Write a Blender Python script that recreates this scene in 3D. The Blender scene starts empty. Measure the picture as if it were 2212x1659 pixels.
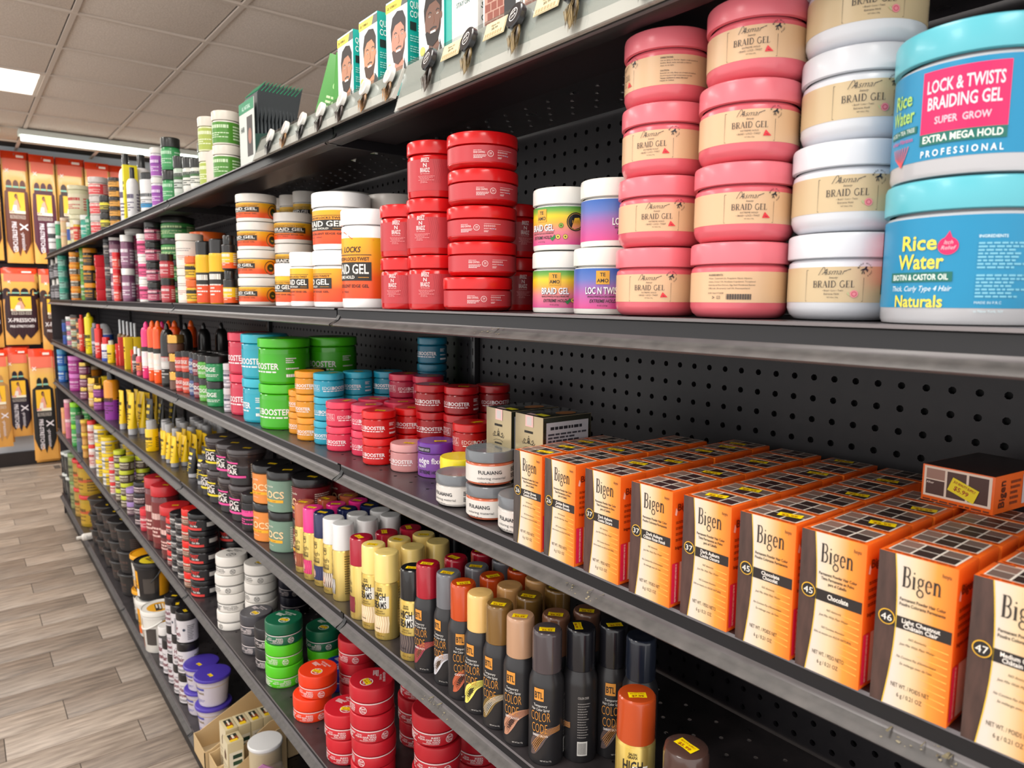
import bpy, bmesh, math, random
from mathutils import Vector, Matrix
import numpy as np
PI = math.pi
random.seed(7)
sc = bpy.context.scene
COL = sc.collection

# ------------------------------------------------------------------ camera
CX, CY, FPX = 1106.0, 829.5, 1532.73
R = np.array([[0.6160155, -0.0964283, 0.7818097], [0.7876981, 0.0659215, -0.6125244], [0.0075266, 0.9931545, 0.1165651]])
CAM = np.array([1.208, 0.0, 1.60])
cd = bpy.data.cameras.new('camera'); cam = bpy.data.objects.new('camera', cd); COL.objects.link(cam)
m = Matrix([list(R[0]) + [CAM[0]], list(R[1]) + [CAM[1]], list(R[2]) + [CAM[2]], [0, 0, 0, 1]])
cam.matrix_world = Matrix.LocRotScale(m.to_translation(), m.to_quaternion(), Vector((1, 1, 1)))
cd.sensor_width = 36; cd.lens = 36 * FPX / 2212
cd.clip_start = .02; cd.clip_end = 60
cd.dof.use_dof = True; cd.dof.focus_distance = 0.95; cd.dof.aperture_fstop = 9.0
sc.camera = cam
# ------------------------------------------------------------------ world, lights, exposure
sc.view_settings.view_transform = 'Standard'; sc.view_settings.look = 'None'
sc.view_settings.exposure = 0.0; sc.view_settings.gamma = 1.0
w = bpy.data.worlds.new('world'); sc.world = w; w.use_nodes = True
w.node_tree.nodes['Background'].inputs[0].default_value = (1, .97, .94, 1)
w.node_tree.nodes['Background'].inputs[1].default_value = 1.65
def area(name, loc, sx, sy, power, col=(1, .97, .93), rot=(0, 0, 0)):
    l = bpy.data.lights.new(name, 'AREA'); l.shape = 'RECTANGLE'; l.size = sx; l.size_y = sy; l.energy = power; l.color = col
    o = bpy.data.objects.new(name, l); COL.objects.link(o); o.location = loc; o.rotation_euler = rot
    return o
LIGHT = 19
for x_, y_ in ((-4.43, -.07), (-2.0, -.68), (.43, -.07), (.43, -1.9), (2.3, -.4), (-2.0, -2.2)):
    area('troffer_lamp', (x_, y_, 2.925), .55, 1.15, LIGHT)
area('strip_lamp', (-5.93, 1.2, 2.84), .1, 3.6, 60)
area('strip_lamp', (-5.93, -1.6, 2.84), .1, 1.9, 30)
sc.cycles.max_bounces = 6; sc.cycles.diffuse_bounces = 3; sc.cycles.glossy_bounces = 3
sc.cycles.transmission_bounces = 3; sc.cycles.transparent_max_bounces = 6
sc.cycles.caustics_reflective = False; sc.cycles.caustics_refractive = False
sc.cycles.use_denoising = True

# ------------------------------------------------------------------ projection helpers (photo pixel -> place in the room)
def ray(px, py): return R @ np.array([px - CX, -(py - CY), -FPX])
def aty(px, py, y): r = ray(px, py); return CAM + r * (y - CAM[1]) / r[1]
def atz(px, py, z): r = ray(px, py); return CAM + r * (z - CAM[2]) / r[2]
def atx(px, py, x): r = ray(px, py); return CAM + r * (x - CAM[0]) / r[0]
ZS = dict(A=1.9016, B=1.5848, C=1.2992, D=1.0126, E=.647, F=.165)
YF = .541; YBACK = .85; BAY = 1.219

# ------------------------------------------------------------------ materials
def lin(h):
    h = h.lstrip('#'); c = [int(h[i:i + 2], 16) / 255 for i in (0, 2, 4)]
    return tuple((x / 12.92 if x <= .04045 else ((x + .055) / 1.055) ** 2.4) for x in c) + (1,)
_M = {}
def M(h, rough=.38, metal=0.0, coat=0.0, spec=.5):
    k = (h, rough, metal, coat, spec)
    if k in _M: return _M[k]
    m = bpy.data.materials.new('paint_' + h.lstrip('#')); m.use_nodes = True
    b = m.node_tree.nodes['Principled BSDF']
    b.inputs['Base Color'].default_value = lin(h); b.inputs['Roughness'].default_value = rough
    b.inputs['Metallic'].default_value = metal; b.inputs['Coat Weight'].default_value = coat
    b.inputs['Specular IOR Level'].default_value = spec
    _M[k] = m; return m
def INK(h): return M(h, .5)
def GL(h): return M(h, .22, 0, .3)
def grad(name, axis, lo, hi, stops, rough=.4, metal=0.0):
    """print with a colour ramp along one object axis (metres lo..hi)"""
    k = ('g', name, axis, round(lo, 4), round(hi, 4))
    if k in _M: return _M[k]
    m = bpy.data.materials.new(name); m.use_nodes = True; nt = m.node_tree; b = nt.nodes['Principled BSDF']
    b.inputs['Roughness'].default_value = rough; b.inputs['Metallic'].default_value = metal
    tc = nt.nodes.new('ShaderNodeTexCoord'); sx = nt.nodes.new('ShaderNodeSeparateXYZ'); mr = nt.nodes.new('ShaderNodeMapRange')
    cr = nt.nodes.new('ShaderNodeValToRGB')
    nt.links.new(tc.outputs['Object'], sx.inputs[0]); nt.links.new(sx.outputs['XYZ'.index(axis)], mr.inputs[0])
    mr.inputs[1].default_value = lo; mr.inputs[2].default_value = hi
    nt.links.new(mr.outputs[0], cr.inputs[0]); nt.links.new(cr.outputs[0], b.inputs['Base Color'])
    e = cr.color_ramp.elements
    while len(e) < len(stops): e.new(.5)
    for i, (p, c) in enumerate(stops): e[i].position = p; e[i].color = lin(c)
    _M[k] = m; return m
def noisy(name, c1, c2, scale, rough=.6, metal=0.0, bump=0.0, stretch=(1, 1, 1), detail=4, ramp=(.35, .65), rough2=None):
    m = bpy.data.materials.new(name); m.use_nodes = True; nt = m.node_tree; b = nt.nodes['Principled BSDF']
    b.inputs['Roughness'].default_value = rough; b.inputs['Metallic'].default_value = metal
    tc = nt.nodes.new('ShaderNodeTexCoord'); mp = nt.nodes.new('ShaderNodeMapping'); n = nt.nodes.new('ShaderNodeTexNoise')
    mp.inputs['Scale'].default_value = stretch; n.inputs['Scale'].default_value = scale; n.inputs['Detail'].default_value = detail
    cr = nt.nodes.new('ShaderNodeValToRGB'); cr.color_ramp.elements[0].position = ramp[0]; cr.color_ramp.elements[1].position = ramp[1]
    cr.color_ramp.elements[0].color = lin(c1); cr.color_ramp.elements[1].color = lin(c2)
    nt.links.new(tc.outputs['Object'], mp.inputs[0]); nt.links.new(mp.outputs[0], n.inputs['Vector'])
    nt.links.new(n.outputs['Fac'], cr.inputs[0]); nt.links.new(cr.outputs[0], b.inputs['Base Color'])
    if rough2 is not None:
        mr = nt.nodes.new('ShaderNodeMapRange'); mr.inputs[3].default_value = rough; mr.inputs[4].default_value = rough2
        nt.links.new(n.outputs['Fac'], mr.inputs[0]); nt.links.new(mr.outputs[0], b.inputs['Roughness'])
    if bump:
        bp = nt.nodes.new('ShaderNodeBump'); bp.inputs['Strength'].default_value = bump; bp.inputs['Distance'].default_value = .002
        nt.links.new(n.outputs['Fac'], bp.inputs['Height']); nt.links.new(bp.outputs[0], b.inputs['Normal'])
    return m
def clear(name, tint='#ffffff', op=.18, rough=.05):
    if name in _M: return _M[name]
    m = bpy.data.materials.new(name); m.use_nodes = True; nt = m.node_tree; nt.nodes.remove(nt.nodes['Principled BSDF'])
    o = nt.nodes['Material Output']; t = nt.nodes.new('ShaderNodeBsdfTransparent'); t.inputs[0].default_value = lin(tint)
    g = nt.nodes.new('ShaderNodeBsdfGlossy'); g.inputs['Roughness'].default_value = rough
    fr = nt.nodes.new('ShaderNodeLayerWeight'); fr.inputs[0].default_value = .25
    ad = nt.nodes.new('ShaderNodeMath'); ad.operation = 'MULTIPLY_ADD'; ad.inputs[1].default_value = .35; ad.inputs[2].default_value = .04 + op * .1
    mx = nt.nodes.new('ShaderNodeMixShader')
    nt.links.new(fr.outputs[1], ad.inputs[0]); nt.links.new(ad.outputs[0], mx.inputs[0]); nt.links.new(t.outputs[0], mx.inputs[1]); nt.links.new(g.outputs[0], mx.inputs[2])
    nt.links.new(mx.outputs[0], o.inputs[0]); _M[name] = m; return m
def emit(name, col, s):
    m = bpy.data.materials.new(name); m.use_nodes = True; b = m.node_tree.nodes['Principled BSDF']
    b.inputs['Base Color'].default_value = (1, 1, 1, 1)
    b.inputs['Emission Color'].default_value = lin(col); b.inputs['Emission Strength'].default_value = s; return m

# ------------------------------------------------------------------ mesh helpers
def mesh_of(name, verts, faces, mats, mi=None, smooth=False, angle=35):
    me = bpy.data.meshes.new(name); me.from_pydata([tuple(map(float, v)) for v in verts], [], faces)
    for mt in mats: me.materials.append(mt)
    if mi is not None: me.polygons.foreach_set('material_index', mi)
    if smooth:
        me.polygons.foreach_set('use_smooth', [True] * len(me.polygons))
        try: me.set_sharp_from_angle(angle=math.radians(angle))
        except Exception: pass
    me.update(); return me
def lathe(name, prof, mat, n=32, mats=None, mi_prof=None, sx=1.0, sy=1.0):
    """prof: [(r, z)...] from bottom axis to top axis"""
    v = []; f = []; mi = []; rows = []
    for r, z in prof:
        if r < 1e-6: rows.append([len(v)]); v.append((0, 0, z))
        else:
            rows.append(list(range(len(v), len(v) + n)))
            v += [(r * math.cos(2 * PI * i / n) * sx, r * math.sin(2 * PI * i / n) * sy, z) for i in range(n)]
    for k in range(len(rows) - 1):
        a, b = rows[k], rows[k + 1]; q = mi_prof[k] if mi_prof else 0
        for i in range(n):
            j = (i + 1) % n
            if len(a) == 1 and len(b) == 1: continue
            if len(a) == 1: f.append((a[0], b[j], b[i]))
            elif len(b) == 1: f.append((a[i], a[j], b[0]))
            else: f.append((a[i], a[j], b[j], b[i]))
            mi.append(q)
    return mesh_of(name, v, f, mats or [mat], mi, True)
def boxm(name, x0, x1, y0, y1, z0, z1, mat, bev=0.0, mats=None, face=None):
    bm = bmesh.new()
    vs = [bm.verts.new(p) for p in ((x0, y0, z0), (x1, y0, z0), (x1, y1, z0), (x0, y1, z0), (x0, y0, z1), (x1, y0, z1), (x1, y1, z1), (x0, y1, z1))]
    fs = ((0, 3, 2, 1), (4, 5, 6, 7), (0, 1, 5, 4), (1, 2, 6, 5), (2, 3, 7, 6), (3, 0, 4, 7))  # bottom top front right back left
    for i, q in enumerate(fs):
        fc = bm.faces.new([vs[k] for k in q])
        if face: fc.material_index = face[i]
    if bev: bmesh.ops.bevel(bm, geom=list(bm.edges), offset=bev, segments=2, profile=.6, affect='EDGES')
    me = bpy.data.meshes.new(name); bm.to_mesh(me); bm.free()
    for mt in (mats or [mat]): me.materials.append(mt)
    if bev:
        me.polygons.foreach_set('use_smooth', [True] * len(me.polygons)); me.set_sharp_from_angle(angle=math.radians(50))
    return me
def prism(name, prof, x0, x1, mat, axis='x'):
    """closed profile (a, b) swept along an axis"""
    n = len(prof); mk = (lambda t, a, b: (t, a, b)) if axis == 'x' else ((lambda t, a, b: (a, t, b)) if axis == 'y' else (lambda t, a, b: (a, b, t)))
    v = [mk(x0, *p) for p in prof] + [mk(x1, *p) for p in prof]
    f = [(i, (i + 1) % n, n + (i + 1) % n, n + i) for i in range(n)] + [tuple(range(n - 1, -1, -1)), tuple(range(n, 2 * n))]
    me = mesh_of(name, v, f, [mat]); bm = bmesh.new(); bm.from_mesh(me); bmesh.ops.recalc_face_normals(bm, faces=bm.faces); bm.to_mesh(me); bm.free(); return me
def tube(name, pts, r, mat, n=8):
    pts = [Vector(p) for p in pts]; v = []; f = []
    for i, p in enumerate(pts):
        d = (pts[min(i + 1, len(pts) - 1)] - pts[max(i - 1, 0)]).normalized()
        u = d.orthogonal().normalized() if abs(d.z) > .99 else d.cross(Vector((0, 0, 1))).normalized(); w_ = d.cross(u)
        v += [tuple(p + r * (math.cos(2 * PI * k / n) * u + math.sin(2 * PI * k / n) * w_)) for k in range(n)]
    for i in range(len(pts) - 1):
        for k in range(n): f.append((i * n + k, i * n + (k + 1) % n, (i + 1) * n + (k + 1) % n, (i + 1) * n + k))
    f += [tuple(range(n)), tuple(range(len(v) - n, len(v)))]
    return mesh_of(name, v, f, [mat], None, True)
# ---- lettering
_T = {}
def text_geo(s, bold):
    k = (s, bold)
    if k in _T: return _T[k]
    cu = bpy.data.curves.new('t', 'FONT'); cu.body = s; cu.size = 1; cu.resolution_u = 2; cu.offset = .018 if bold else (-.012 if bold is None else 0)
    o = bpy.data.objects.new('t', cu); COL.objects.link(o)
    me = bpy.data.meshes.new_from_object(o.evaluated_get(bpy.context.evaluated_depsgraph_get()))
    v = np.zeros(len(me.vertices) * 3); me.vertices.foreach_get('co', v); v = v.reshape(-1, 3)[:, :2]
    f = [tuple(p.vertices) for p in me.polygons]
    bpy.data.objects.remove(o); bpy.data.curves.remove(cu); bpy.data.meshes.remove(me)
    if len(v): v[:, 0] -= v[:, 0].min(); wd = v[:, 0].max()
    else: v = np.zeros((0, 2)); wd = 1
    _T[k] = (v, f, wd); return _T[k]
CAPH = .70
# a small serif face drawn with strokes: glyph -> (advance, [(points, width)...])
def arc(cx, cy, rx, ry, a0, a1, n=8): return [(cx + rx * math.cos(math.radians(a0 + (a1 - a0) * i / n)), cy + ry * math.sin(math.radians(a0 + (a1 - a0) * i / n))) for i in range(n + 1)]
SERIF = {
 'B': (.72, [([(.17, 0), (.17, 1)], .13), ([(.03, .02), (.4, .02)], .045), ([(.03, .98), (.4, .98)], .045), ([(.17, .53), (.4, .53)], .045), (arc(.38, .755, .2, .225, 90, -90), .08), (arc(.38, .275, .25, .255, 90, -90), .09)]),
 'R': (.75, [([(.17, 0), (.17, 1)], .13), ([(.03, .02), (.31, .02)], .045), ([(.03, .98), (.4, .98)], .045), ([(.17, .5), (.4, .5)], .045), (arc(.38, .74, .22, .24, 90, -90), .08), ([(.36, .5), (.62, .03), (.75, .02)], .09)]),
 'A': (.78, [([(.1, 0), (.4, 1)], .05), ([(.38, 1), (.68, 0)], .12), ([(.2, .35), (.57, .35)], .04), ([(0, .02), (.22, .02)], .045), ([(.55, .02), (.8, .02)], .045)]),
 'I': (.38, [([(.17, 0), (.17, 1)], .13), ([(.03, .02), (.31, .02)], .045), ([(.03, .98), (.31, .98)], .045)]),
 'D': (.82, [([(.17, 0), (.17, 1)], .13), ([(.03, .02), (.35, .02)], .045), ([(.03, .98), (.35, .98)], .045), (arc(.32, .5, .4, .48, 90, -90, 12), .09)]),
 'G': (.82, [(arc(.42, .5, .36, .49, 50, 325, 14), .09), ([(.68, 0.05), (.68, .42)], .11), ([(.55, .42), (.8, .42)], .045)]),
 'E': (.66, [([(.17, 0), (.17, 1)], .13), ([(.03, .02), (.58, .02), (.6, .2)], .045), ([(.03, .98), (.55, .98), (.57, .82)], .045), ([(.17, .52), (.45, .52)], .045)]),
 'L': (.62, [([(.17, 0), (.17, 1)], .13), ([(.03, .02), (.55, .02), (.58, .22)], .045), ([(.03, .98), (.31, .98)], .045)]),
 'i': (.36, [([(.17, 0), (.17, .6)], .12), ([(.04, .02), (.3, .02)], .04), ([(.04, .59), (.17, .6)], .04), ([(.12, .78), (.22, .78)], .1)]),
 'g': (.58, [(arc(.27, .42, .18, .18, 0, 360, 12), .08), (arc(.28, -.12, .24, .17, 0, 360, 12), .07), ([(.16, .26), (.1, .16), (.2, .08), (.42, .04)], .06), ([(.42, .55), (.55, .6)], .05)]),
 'e': (.54, [(arc(.27, .3, .2, .29, 5, 320, 12), .09), ([(.1, .33), (.46, .33)], .04)]),
 'n': (.66, [([(.15, 0), (.15, .6)], .12), (arc(.33, .38, .18, .2, 150, 0, 6) + [(.51, 0)], .1), ([(.03, .02), (.27, .02)], .04), ([(.4, .02), (.64, .02)], .04), ([(.03, .59), (.15, .6)], .04)]),
 ' ': (.4, [])}
class Art:
    """flat print on a surface: mp(u, v, layer) -> point"""
    def __init__(s, mp, step=None): s.v = []; s.f = []; s.m = []; s.mats = []; s.mp = mp; s.step = step; s.seed = random.Random(3)
    def mi(s, mat):
        if isinstance(mat, str): mat = INK(mat)
        if mat not in s.mats: s.mats.append(mat)
        return s.mats.index(mat)
    def add(s, pts, faces, mat, l):
        b = len(s.v); s.v += [s.mp(p[0], p[1], l) for p in pts]; s.f += [tuple(b + i for i in q) for q in faces]; s.m += [s.mi(mat)] * len(faces); return s
    def rect(s, x0, y0, x1, y1, mat, l=1):
        n = max(1, int(math.ceil(abs(x1 - x0) / s.step))) if s.step else 1
        pts = []; fs = []
        for i in range(n + 1): x = x0 + (x1 - x0) * i / n; pts += [(x, y0), (x, y1)]
        for i in range(n): fs.append((2 * i, 2 * i + 2, 2 * i + 3, 2 * i + 1))
        return s.add(pts, fs, mat, l)
    def strip(s, pts, wd, mat, l=2):
        P = []; fs = []
        for i, p in enumerate(pts):
            a = pts[max(i - 1, 0)]; b = pts[min(i + 1, len(pts) - 1)]; dx, dy = b[0] - a[0], b[1] - a[1]; q = math.hypot(dx, dy) or 1
            ww = (wd[i] if isinstance(wd, (list, tuple)) else wd) / 2
            P += [(p[0] - dy / q * ww, p[1] + dx / q * ww), (p[0] + dy / q * ww, p[1] - dx / q * ww)]
        for i in range(len(pts) - 1): fs.append((2 * i, 2 * i + 1, 2 * i + 3, 2 * i + 2))
        return s.add(P, fs, mat, l)
    def field(s, top, bot, mat, l=1, sub=1):
        """area between two left-to-right outlines, cut into columns so that it follows a curved face"""
        us = sorted({p[0] for p in top} | {p[0] for p in bot}); g = lambda P, u: float(np.interp(u, [p[0] for p in P], [p[1] for p in P]))
        pts = []; fs = []; K = 6
        for u in us: t, b = g(top, u), g(bot, u); pts += [(u, b + (t - b) * k / K) for k in range(K + 1)]
        for i in range(len(us) - 1):
            for k in range(K): a = i * (K + 1) + k; fs.append((a, a + K + 1, a + K + 2, a + 1))
        return s.add(pts, fs, mat, l)
    def poly(s, pts, mat, l=1): return s.add(pts, [tuple(range(len(pts)))], mat, l)
    def disc(s, x, y, r, mat, l=1, n=18, ry=None): return s.poly([(x + r * math.cos(2 * PI * i / n), y + (ry or r) * math.sin(2 * PI * i / n)) for i in range(n)], mat, l)
    def ring(s, x, y, r, wd, mat, l=2, n=20, ry=None):
        return s.strip([(x + r * math.cos(2 * PI * i / n), y + (ry or r) * math.sin(2 * PI * i / n)) for i in range(n + 1)], wd, mat, l)
    def frame(s, x0, y0, x1, y1, wd, mat, l=2):
        s.rect(x0, y0, x1, y0 + wd, mat, l); s.rect(x0, y1 - wd, x1, y1, mat, l); s.rect(x0, y0, x0 + wd, y1, mat, l); return s.rect(x1 - wd, y0, x1, y1, mat, l)
    def text(s, t, x, y, h, mat, w=None, al='c', bold=False, l=3, sh=0, rot=0, mw=None):
        v, f, wd = text_geo(t, bold); sy = h / CAPH; sx = (w / wd) if w else sy
        if mw and sx * wd > mw: sx = mw / wd
        tw = wd * sx; ox = x - (tw / 2 if al == 'c' else (tw if al == 'r' else 0))
        P = [(ox + a * sx + b * sy * sh, y + b * sy) for a, b in v]
        if rot: c, q = math.cos(rot), math.sin(rot); P = [(x + (a - x) * c - (b - y) * q, y + (a - x) * q + (b - y) * c) for a, b in P]
        return s.add(P, f, mat, l)
    def serif(s, t, x, y, h, mat, w=None, l=3, gap=.05):
        tot = sum(SERIF[c][0] + gap for c in t) - gap; sx = (w / tot) if w else h; o = x - tot * sx / 2
        for c in t:
            for pts, wd in SERIF[c][1]: s.strip([(o + a * sx, y + b * h) for a, b in pts], wd * (sx + h) / 2, mat, l)
            o += (SERIF[c][0] + gap) * sx
        return s
    def micro(s, x0, y0, x1, y1, rows, mat, l=3, fill=.5, al='l'):
        """rows of unreadably small print"""
        hh = (y1 - y0) / rows; L = x1 - x0
        for k in range(rows):
            y = y1 - (k + 1) * hh; end = x1 - L * s.seed.uniform(0, .35) * (k > 0); x = x0 + (x1 - end) / 2 * (al == 'c'); end = end if al == 'l' else end - (x1 - end) / 2
            while x < end:
                ww = min(end - x, s.seed.uniform(.06, .16) * L); s.rect(x, y, x + ww, y + hh * fill, mat, l); x += ww + L * .025
        return s
    def mesh(s, name='lettering'): return mesh_of(name, s.v, s.f, s.mats, s.m)
def sm(P, n=4):
    """smooth curve through points"""
    Q = [P[0]] + list(P) + [P[-1]]; o = []
    for i in range(1, len(Q) - 2):
        for k in range(n):
            t = k / n; o.append(tuple(.5 * (2 * Q[i][a] + (Q[i + 1][a] - Q[i - 1][a]) * t + (2 * Q[i - 1][a] - 5 * Q[i][a] + 4 * Q[i + 1][a] - Q[i + 2][a]) * t * t + (3 * Q[i][a] - Q[i - 1][a] - 3 * Q[i + 1][a] + Q[i + 2][a]) * t ** 3) for a in range(len(P[0]))))
    return o + [tuple(P[-1])]
def cylmap(r, z0=0): return lambda u, v, l: ((r + .0002 + l * .00012) * math.sin(u / r), -(r + .0002 + l * .00012) * math.cos(u / r), z0 + v)
def frontmap(d): return lambda u, v, l: (u, -d - .0002 - l * .0001, v)
def rightmap(wd): return lambda u, v, l: (wd + .0002 + l * .0001, u, v)
def topmap(h): return lambda u, v, l: (u, v, h + .0002 + l * .0001)

# ------------------------------------------------------------------ things
def link(name, me, parent=None):
    o = bpy.data.objects.new(name, me); COL.objects.link(o)
    if parent is not None: o.parent = parent
    return o
LABELS = {}
def tag(o, label, cat, group=None, kind=None):
    if label: o['label'] = label; LABELS.setdefault(label, []).append(o.name)
    if cat: o['category'] = cat
    if group: o['group'] = group
    if kind: o['kind'] = kind
    return o
def thing(name, loc, rz, label, cat, group=None, parts=(), rot=None):
    """parts: nested [(name, mesh, [subparts], part_label)]"""
    t = bpy.data.objects.new(name, None); COL.objects.link(t); t.empty_display_size = .02
    t.location = loc; t.rotation_euler = rot or (0, 0, rz); tag(t, label, cat, group)
    for p in parts:
        o = link(p[0], p[1], t)
        if len(p) > 3 and p[3]: o['label'] = p[3]
        for q in (p[2] if len(p) > 2 and p[2] else ()):
            c = link(q[0], q[1], o)
            if len(q) > 3 and q[3]: c['label'] = q[3]
    return t
_P = {}
def cached(key, fn):
    if key not in _P: _P[key] = fn()
    return _P[key]
YEL = '#f7d90c'
def sticker(h, x=0, y=0, rz=.3, wd=.022, price='$5.99', top=True):
    def mk():
        c, q = math.cos(rz), math.sin(rz)
        mp = lambda u, v, l: (x + u * c - v * q, y + u * q + v * c, h + .0003 + l * .0001)
        a = Art(mp); a.poly([(-wd / 2, -wd * .27), (0, -wd * .24), (wd / 2, -wd * .27), (wd / 2, wd * .27), (.0, wd * .24), (-wd / 2, wd * .27)], M('#ffe000', .5), 0)
        a.text('BEAUTY SUPPLY', 0, wd * .06, wd * .1, '#b03a10', w=wd * .8); a.text(price, 0, -wd * .2, wd * .17, '#a03010', w=wd * .66, bold=True); return a.mesh('price_sticker')
    return cached(('st', round(h, 4), x, y, rz, wd, price), mk)

# ================================================================== the room
plank_mats = [noisy('plank_' + str(i), a, b, 9, .42, 0, .25, (.8, .07 * 10, 1), 6, (.3, .7)) for i, (a, b) in enumerate((('#7a6d62', '#b5a596'), ('#86786c', '#beae9f'), ('#6d6158', '#a49485'), ('#8b7d70', '#c6b6a7'), ('#766a60', '#ad9e90')))]
for pm in plank_mats:
    mpn = [n for n in pm.node_tree.nodes if n.type == 'MAPPING'][0]; mpn.inputs['Scale'].default_value = (5.5, .75, 1)
grout = M('#544c46', .8)
floor = link('floor', boxm('floor', -7.0, 3.0, -3.2, 2.6, -.03, -.004, None, mats=[noisy('floor_base', '#7a6d62', '#a89a8c', 3, .5, stretch=(6, 1, 1))])); tag(floor, None, None, kind='structure')
PW, PL = .1635, .61
pmesh = [boxm('plank', .0015, PW - .0015, .0015, PL - .0015, -.006, 0, plank_mats[i], .0008) for i in range(5)]
rnd = random.Random(4)
for i in range(-42, -6):
    x = -1.505 + (i + 9) * PW
    if x < -6.98: continue
    off = (.24, .04, .45)[(i + 9) % 3]
    for k in range(-3, 2):
        y = off + k * PL
        if y > .55 or y < -1.3 and x > -3.5: continue
        p = link('plank', pmesh[rnd.randrange(5)], floor); p.location = (x, y, 0)
gr_ = link('grout', boxm('grout', -7.0, -.6, -1.9, .7, -.0039, -.0025, grout), floor)

TZ = 2.95; T = .6035
tile_m = noisy('ceiling_tile', '#f3e6db', '#e0d2c6', 140, .95, 0, .5, (1, 1, 1), 3, (.38, .6))
bar_m = M('#e2d4c8', .7)
ceil = link('ceiling', boxm('ceiling', -7.0, 3.0, -3.2, 2.6, TZ + .03, TZ + .06, M('#3d3733', .9))); tag(ceil, None, None, kind='structure')
tmesh = boxm('ceiling_tile', .0165, T - .0165, .0165, T - .0165, TZ + .006, TZ + .02, tile_m, .002)  # tiles cut short: dark gap stands in for the shadow line along bars
troffers = {(-3, -2), (-3, -1)}
def troff(i, j): return (i, j) in {(-3, -1), (-3, -2), (1, -2), (1, -3), (5, -1), (5, -2), (5, -4), (5, -5), (8, -2), (8, -1), (1, -5), (1, -4)}
GX, GY = -2.905, .546
for i in range(-7, 10):
    for j in range(-6, 4):
        if troff(i, j): continue
        x, y = GX + i * T, GY + j * T
        if x < -7.1 or y > 2.2: continue
        o = link('ceiling_tile', tmesh, ceil); o.location = (x, y, 0)
for i in range(-7, 10):
    o = link('grid_bar', boxm('grid_bar', GX + i * T - .012, GX + i * T + .012, -3.2, 2.5, TZ - .004, TZ + .008, bar_m), ceil)
for j in range(-6, 4):
    o = link('grid_bar', boxm('grid_bar', -7.0, 3.0, GY + j * T - .012, GY + j * T + .012, TZ - .003, TZ + .006, bar_m), ceil)
lamp_m = emit('troffer_lens', '#fff6e8', 3.2); rim_m = M('#e8e2da', .5)
for n_, (i, j, lb) in enumerate(((-3, -1, 'white recessed ceiling light panel near the far wall'), (1, -2, 'white recessed ceiling light panel over the aisle'), (5, -1, 'white recessed ceiling light panel above the camera'), (5, -4, 'white recessed ceiling light panel behind the camera'), (8, -1, 'white recessed ceiling light panel nearest the room end'), (1, -4, 'white recessed ceiling light panel over the next aisle'))):
    x, y = GX + i * T, GY + (j - 1) * T
    fr = boxm('frame', x + .012, x + T - .012, y + .012, y + 2 * T - .012, TZ + .001, TZ + .012, rim_m)
    ln = boxm('lens', x + .035, x + T - .035, y + .04, y + 2 * T - .04, TZ - .003, TZ + .003, lamp_m)
    sp = boxm('divider', x + .14, x + .146, y + .04, y + 2 * T - .04, TZ - .006, TZ, M('#c9b98a', .5)); sp2 = boxm('divider', x + T - .146, x + T - .14, y + .04, y + 2 * T - .04, TZ - .006, TZ, M('#c9b98a', .5))
    thing('ceiling_light', (0, 0, 0), 0, lb, 'light', 'recessed ceiling lights', [('frame', fr), ('lens', ln), ('divider', sp), ('divider', sp2)])
tube_m = emit('strip_tube', '#f2fff4', 5.0)
for (y0, y1, lb) in ((.5, 2.5, 'long fluorescent strip light above the hair packs'), (-3.0, .38, 'fluorescent strip light continuing out of view on the left')):
    thing('strip_light', (0, 0, 0), 0, lb, 'light', None, [('housing', boxm('housing', -6.0, -5.86, y0, y1, TZ - .05, TZ - .008, M('#dfe6e0', .5), .004)), ('tube', tube('tube', [(-5.96, y0 + .02, TZ - .07), (-5.96, y1 - .02, TZ - .07)], .016, tube_m)), ('tube', tube('tube', [(-5.9, y0 + .02, TZ - .07), (-5.9, y1 - .02, TZ - .07)], .016, tube_m))])
wf = link('wall_far', boxm('wall_far', -7.1, -7.0, -3.2, 2.6, 0, TZ + .03, M('#dde3ec', .7))); tag(wf, None, None, kind='structure')
wr = link('wall_right', boxm('wall_right', -7.1, 3.0, 2.6, 2.7, 0, TZ + .03, M('#b8b0a8', .8))); tag(wr, None, None, kind='structure')
bb = link('baseboard_far', boxm('baseboard_far', -7.0, -6.94, -3.2, 2.6, 0, .12, M('#2b2322', .6))); tag(bb, None, None, kind='structure')
sw = []
pan = thing('slat_panel_display', (0, 0, 0), 0, 'dark slatted display panel holding the hair packs on the far wall', 'display panel', None, [])
for k in range(16):
    z = .42 + k * .15
    link('slat', boxm('slat', -6.982, -6.955, -2.6, 2.4, z, z + .138, M('#2a1a20', .5)), pan)
link('backing', boxm('backing', -6.992, -6.984, -2.6, 2.4,   .41, 2.8, M('#171014', .7)), pan)

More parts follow.
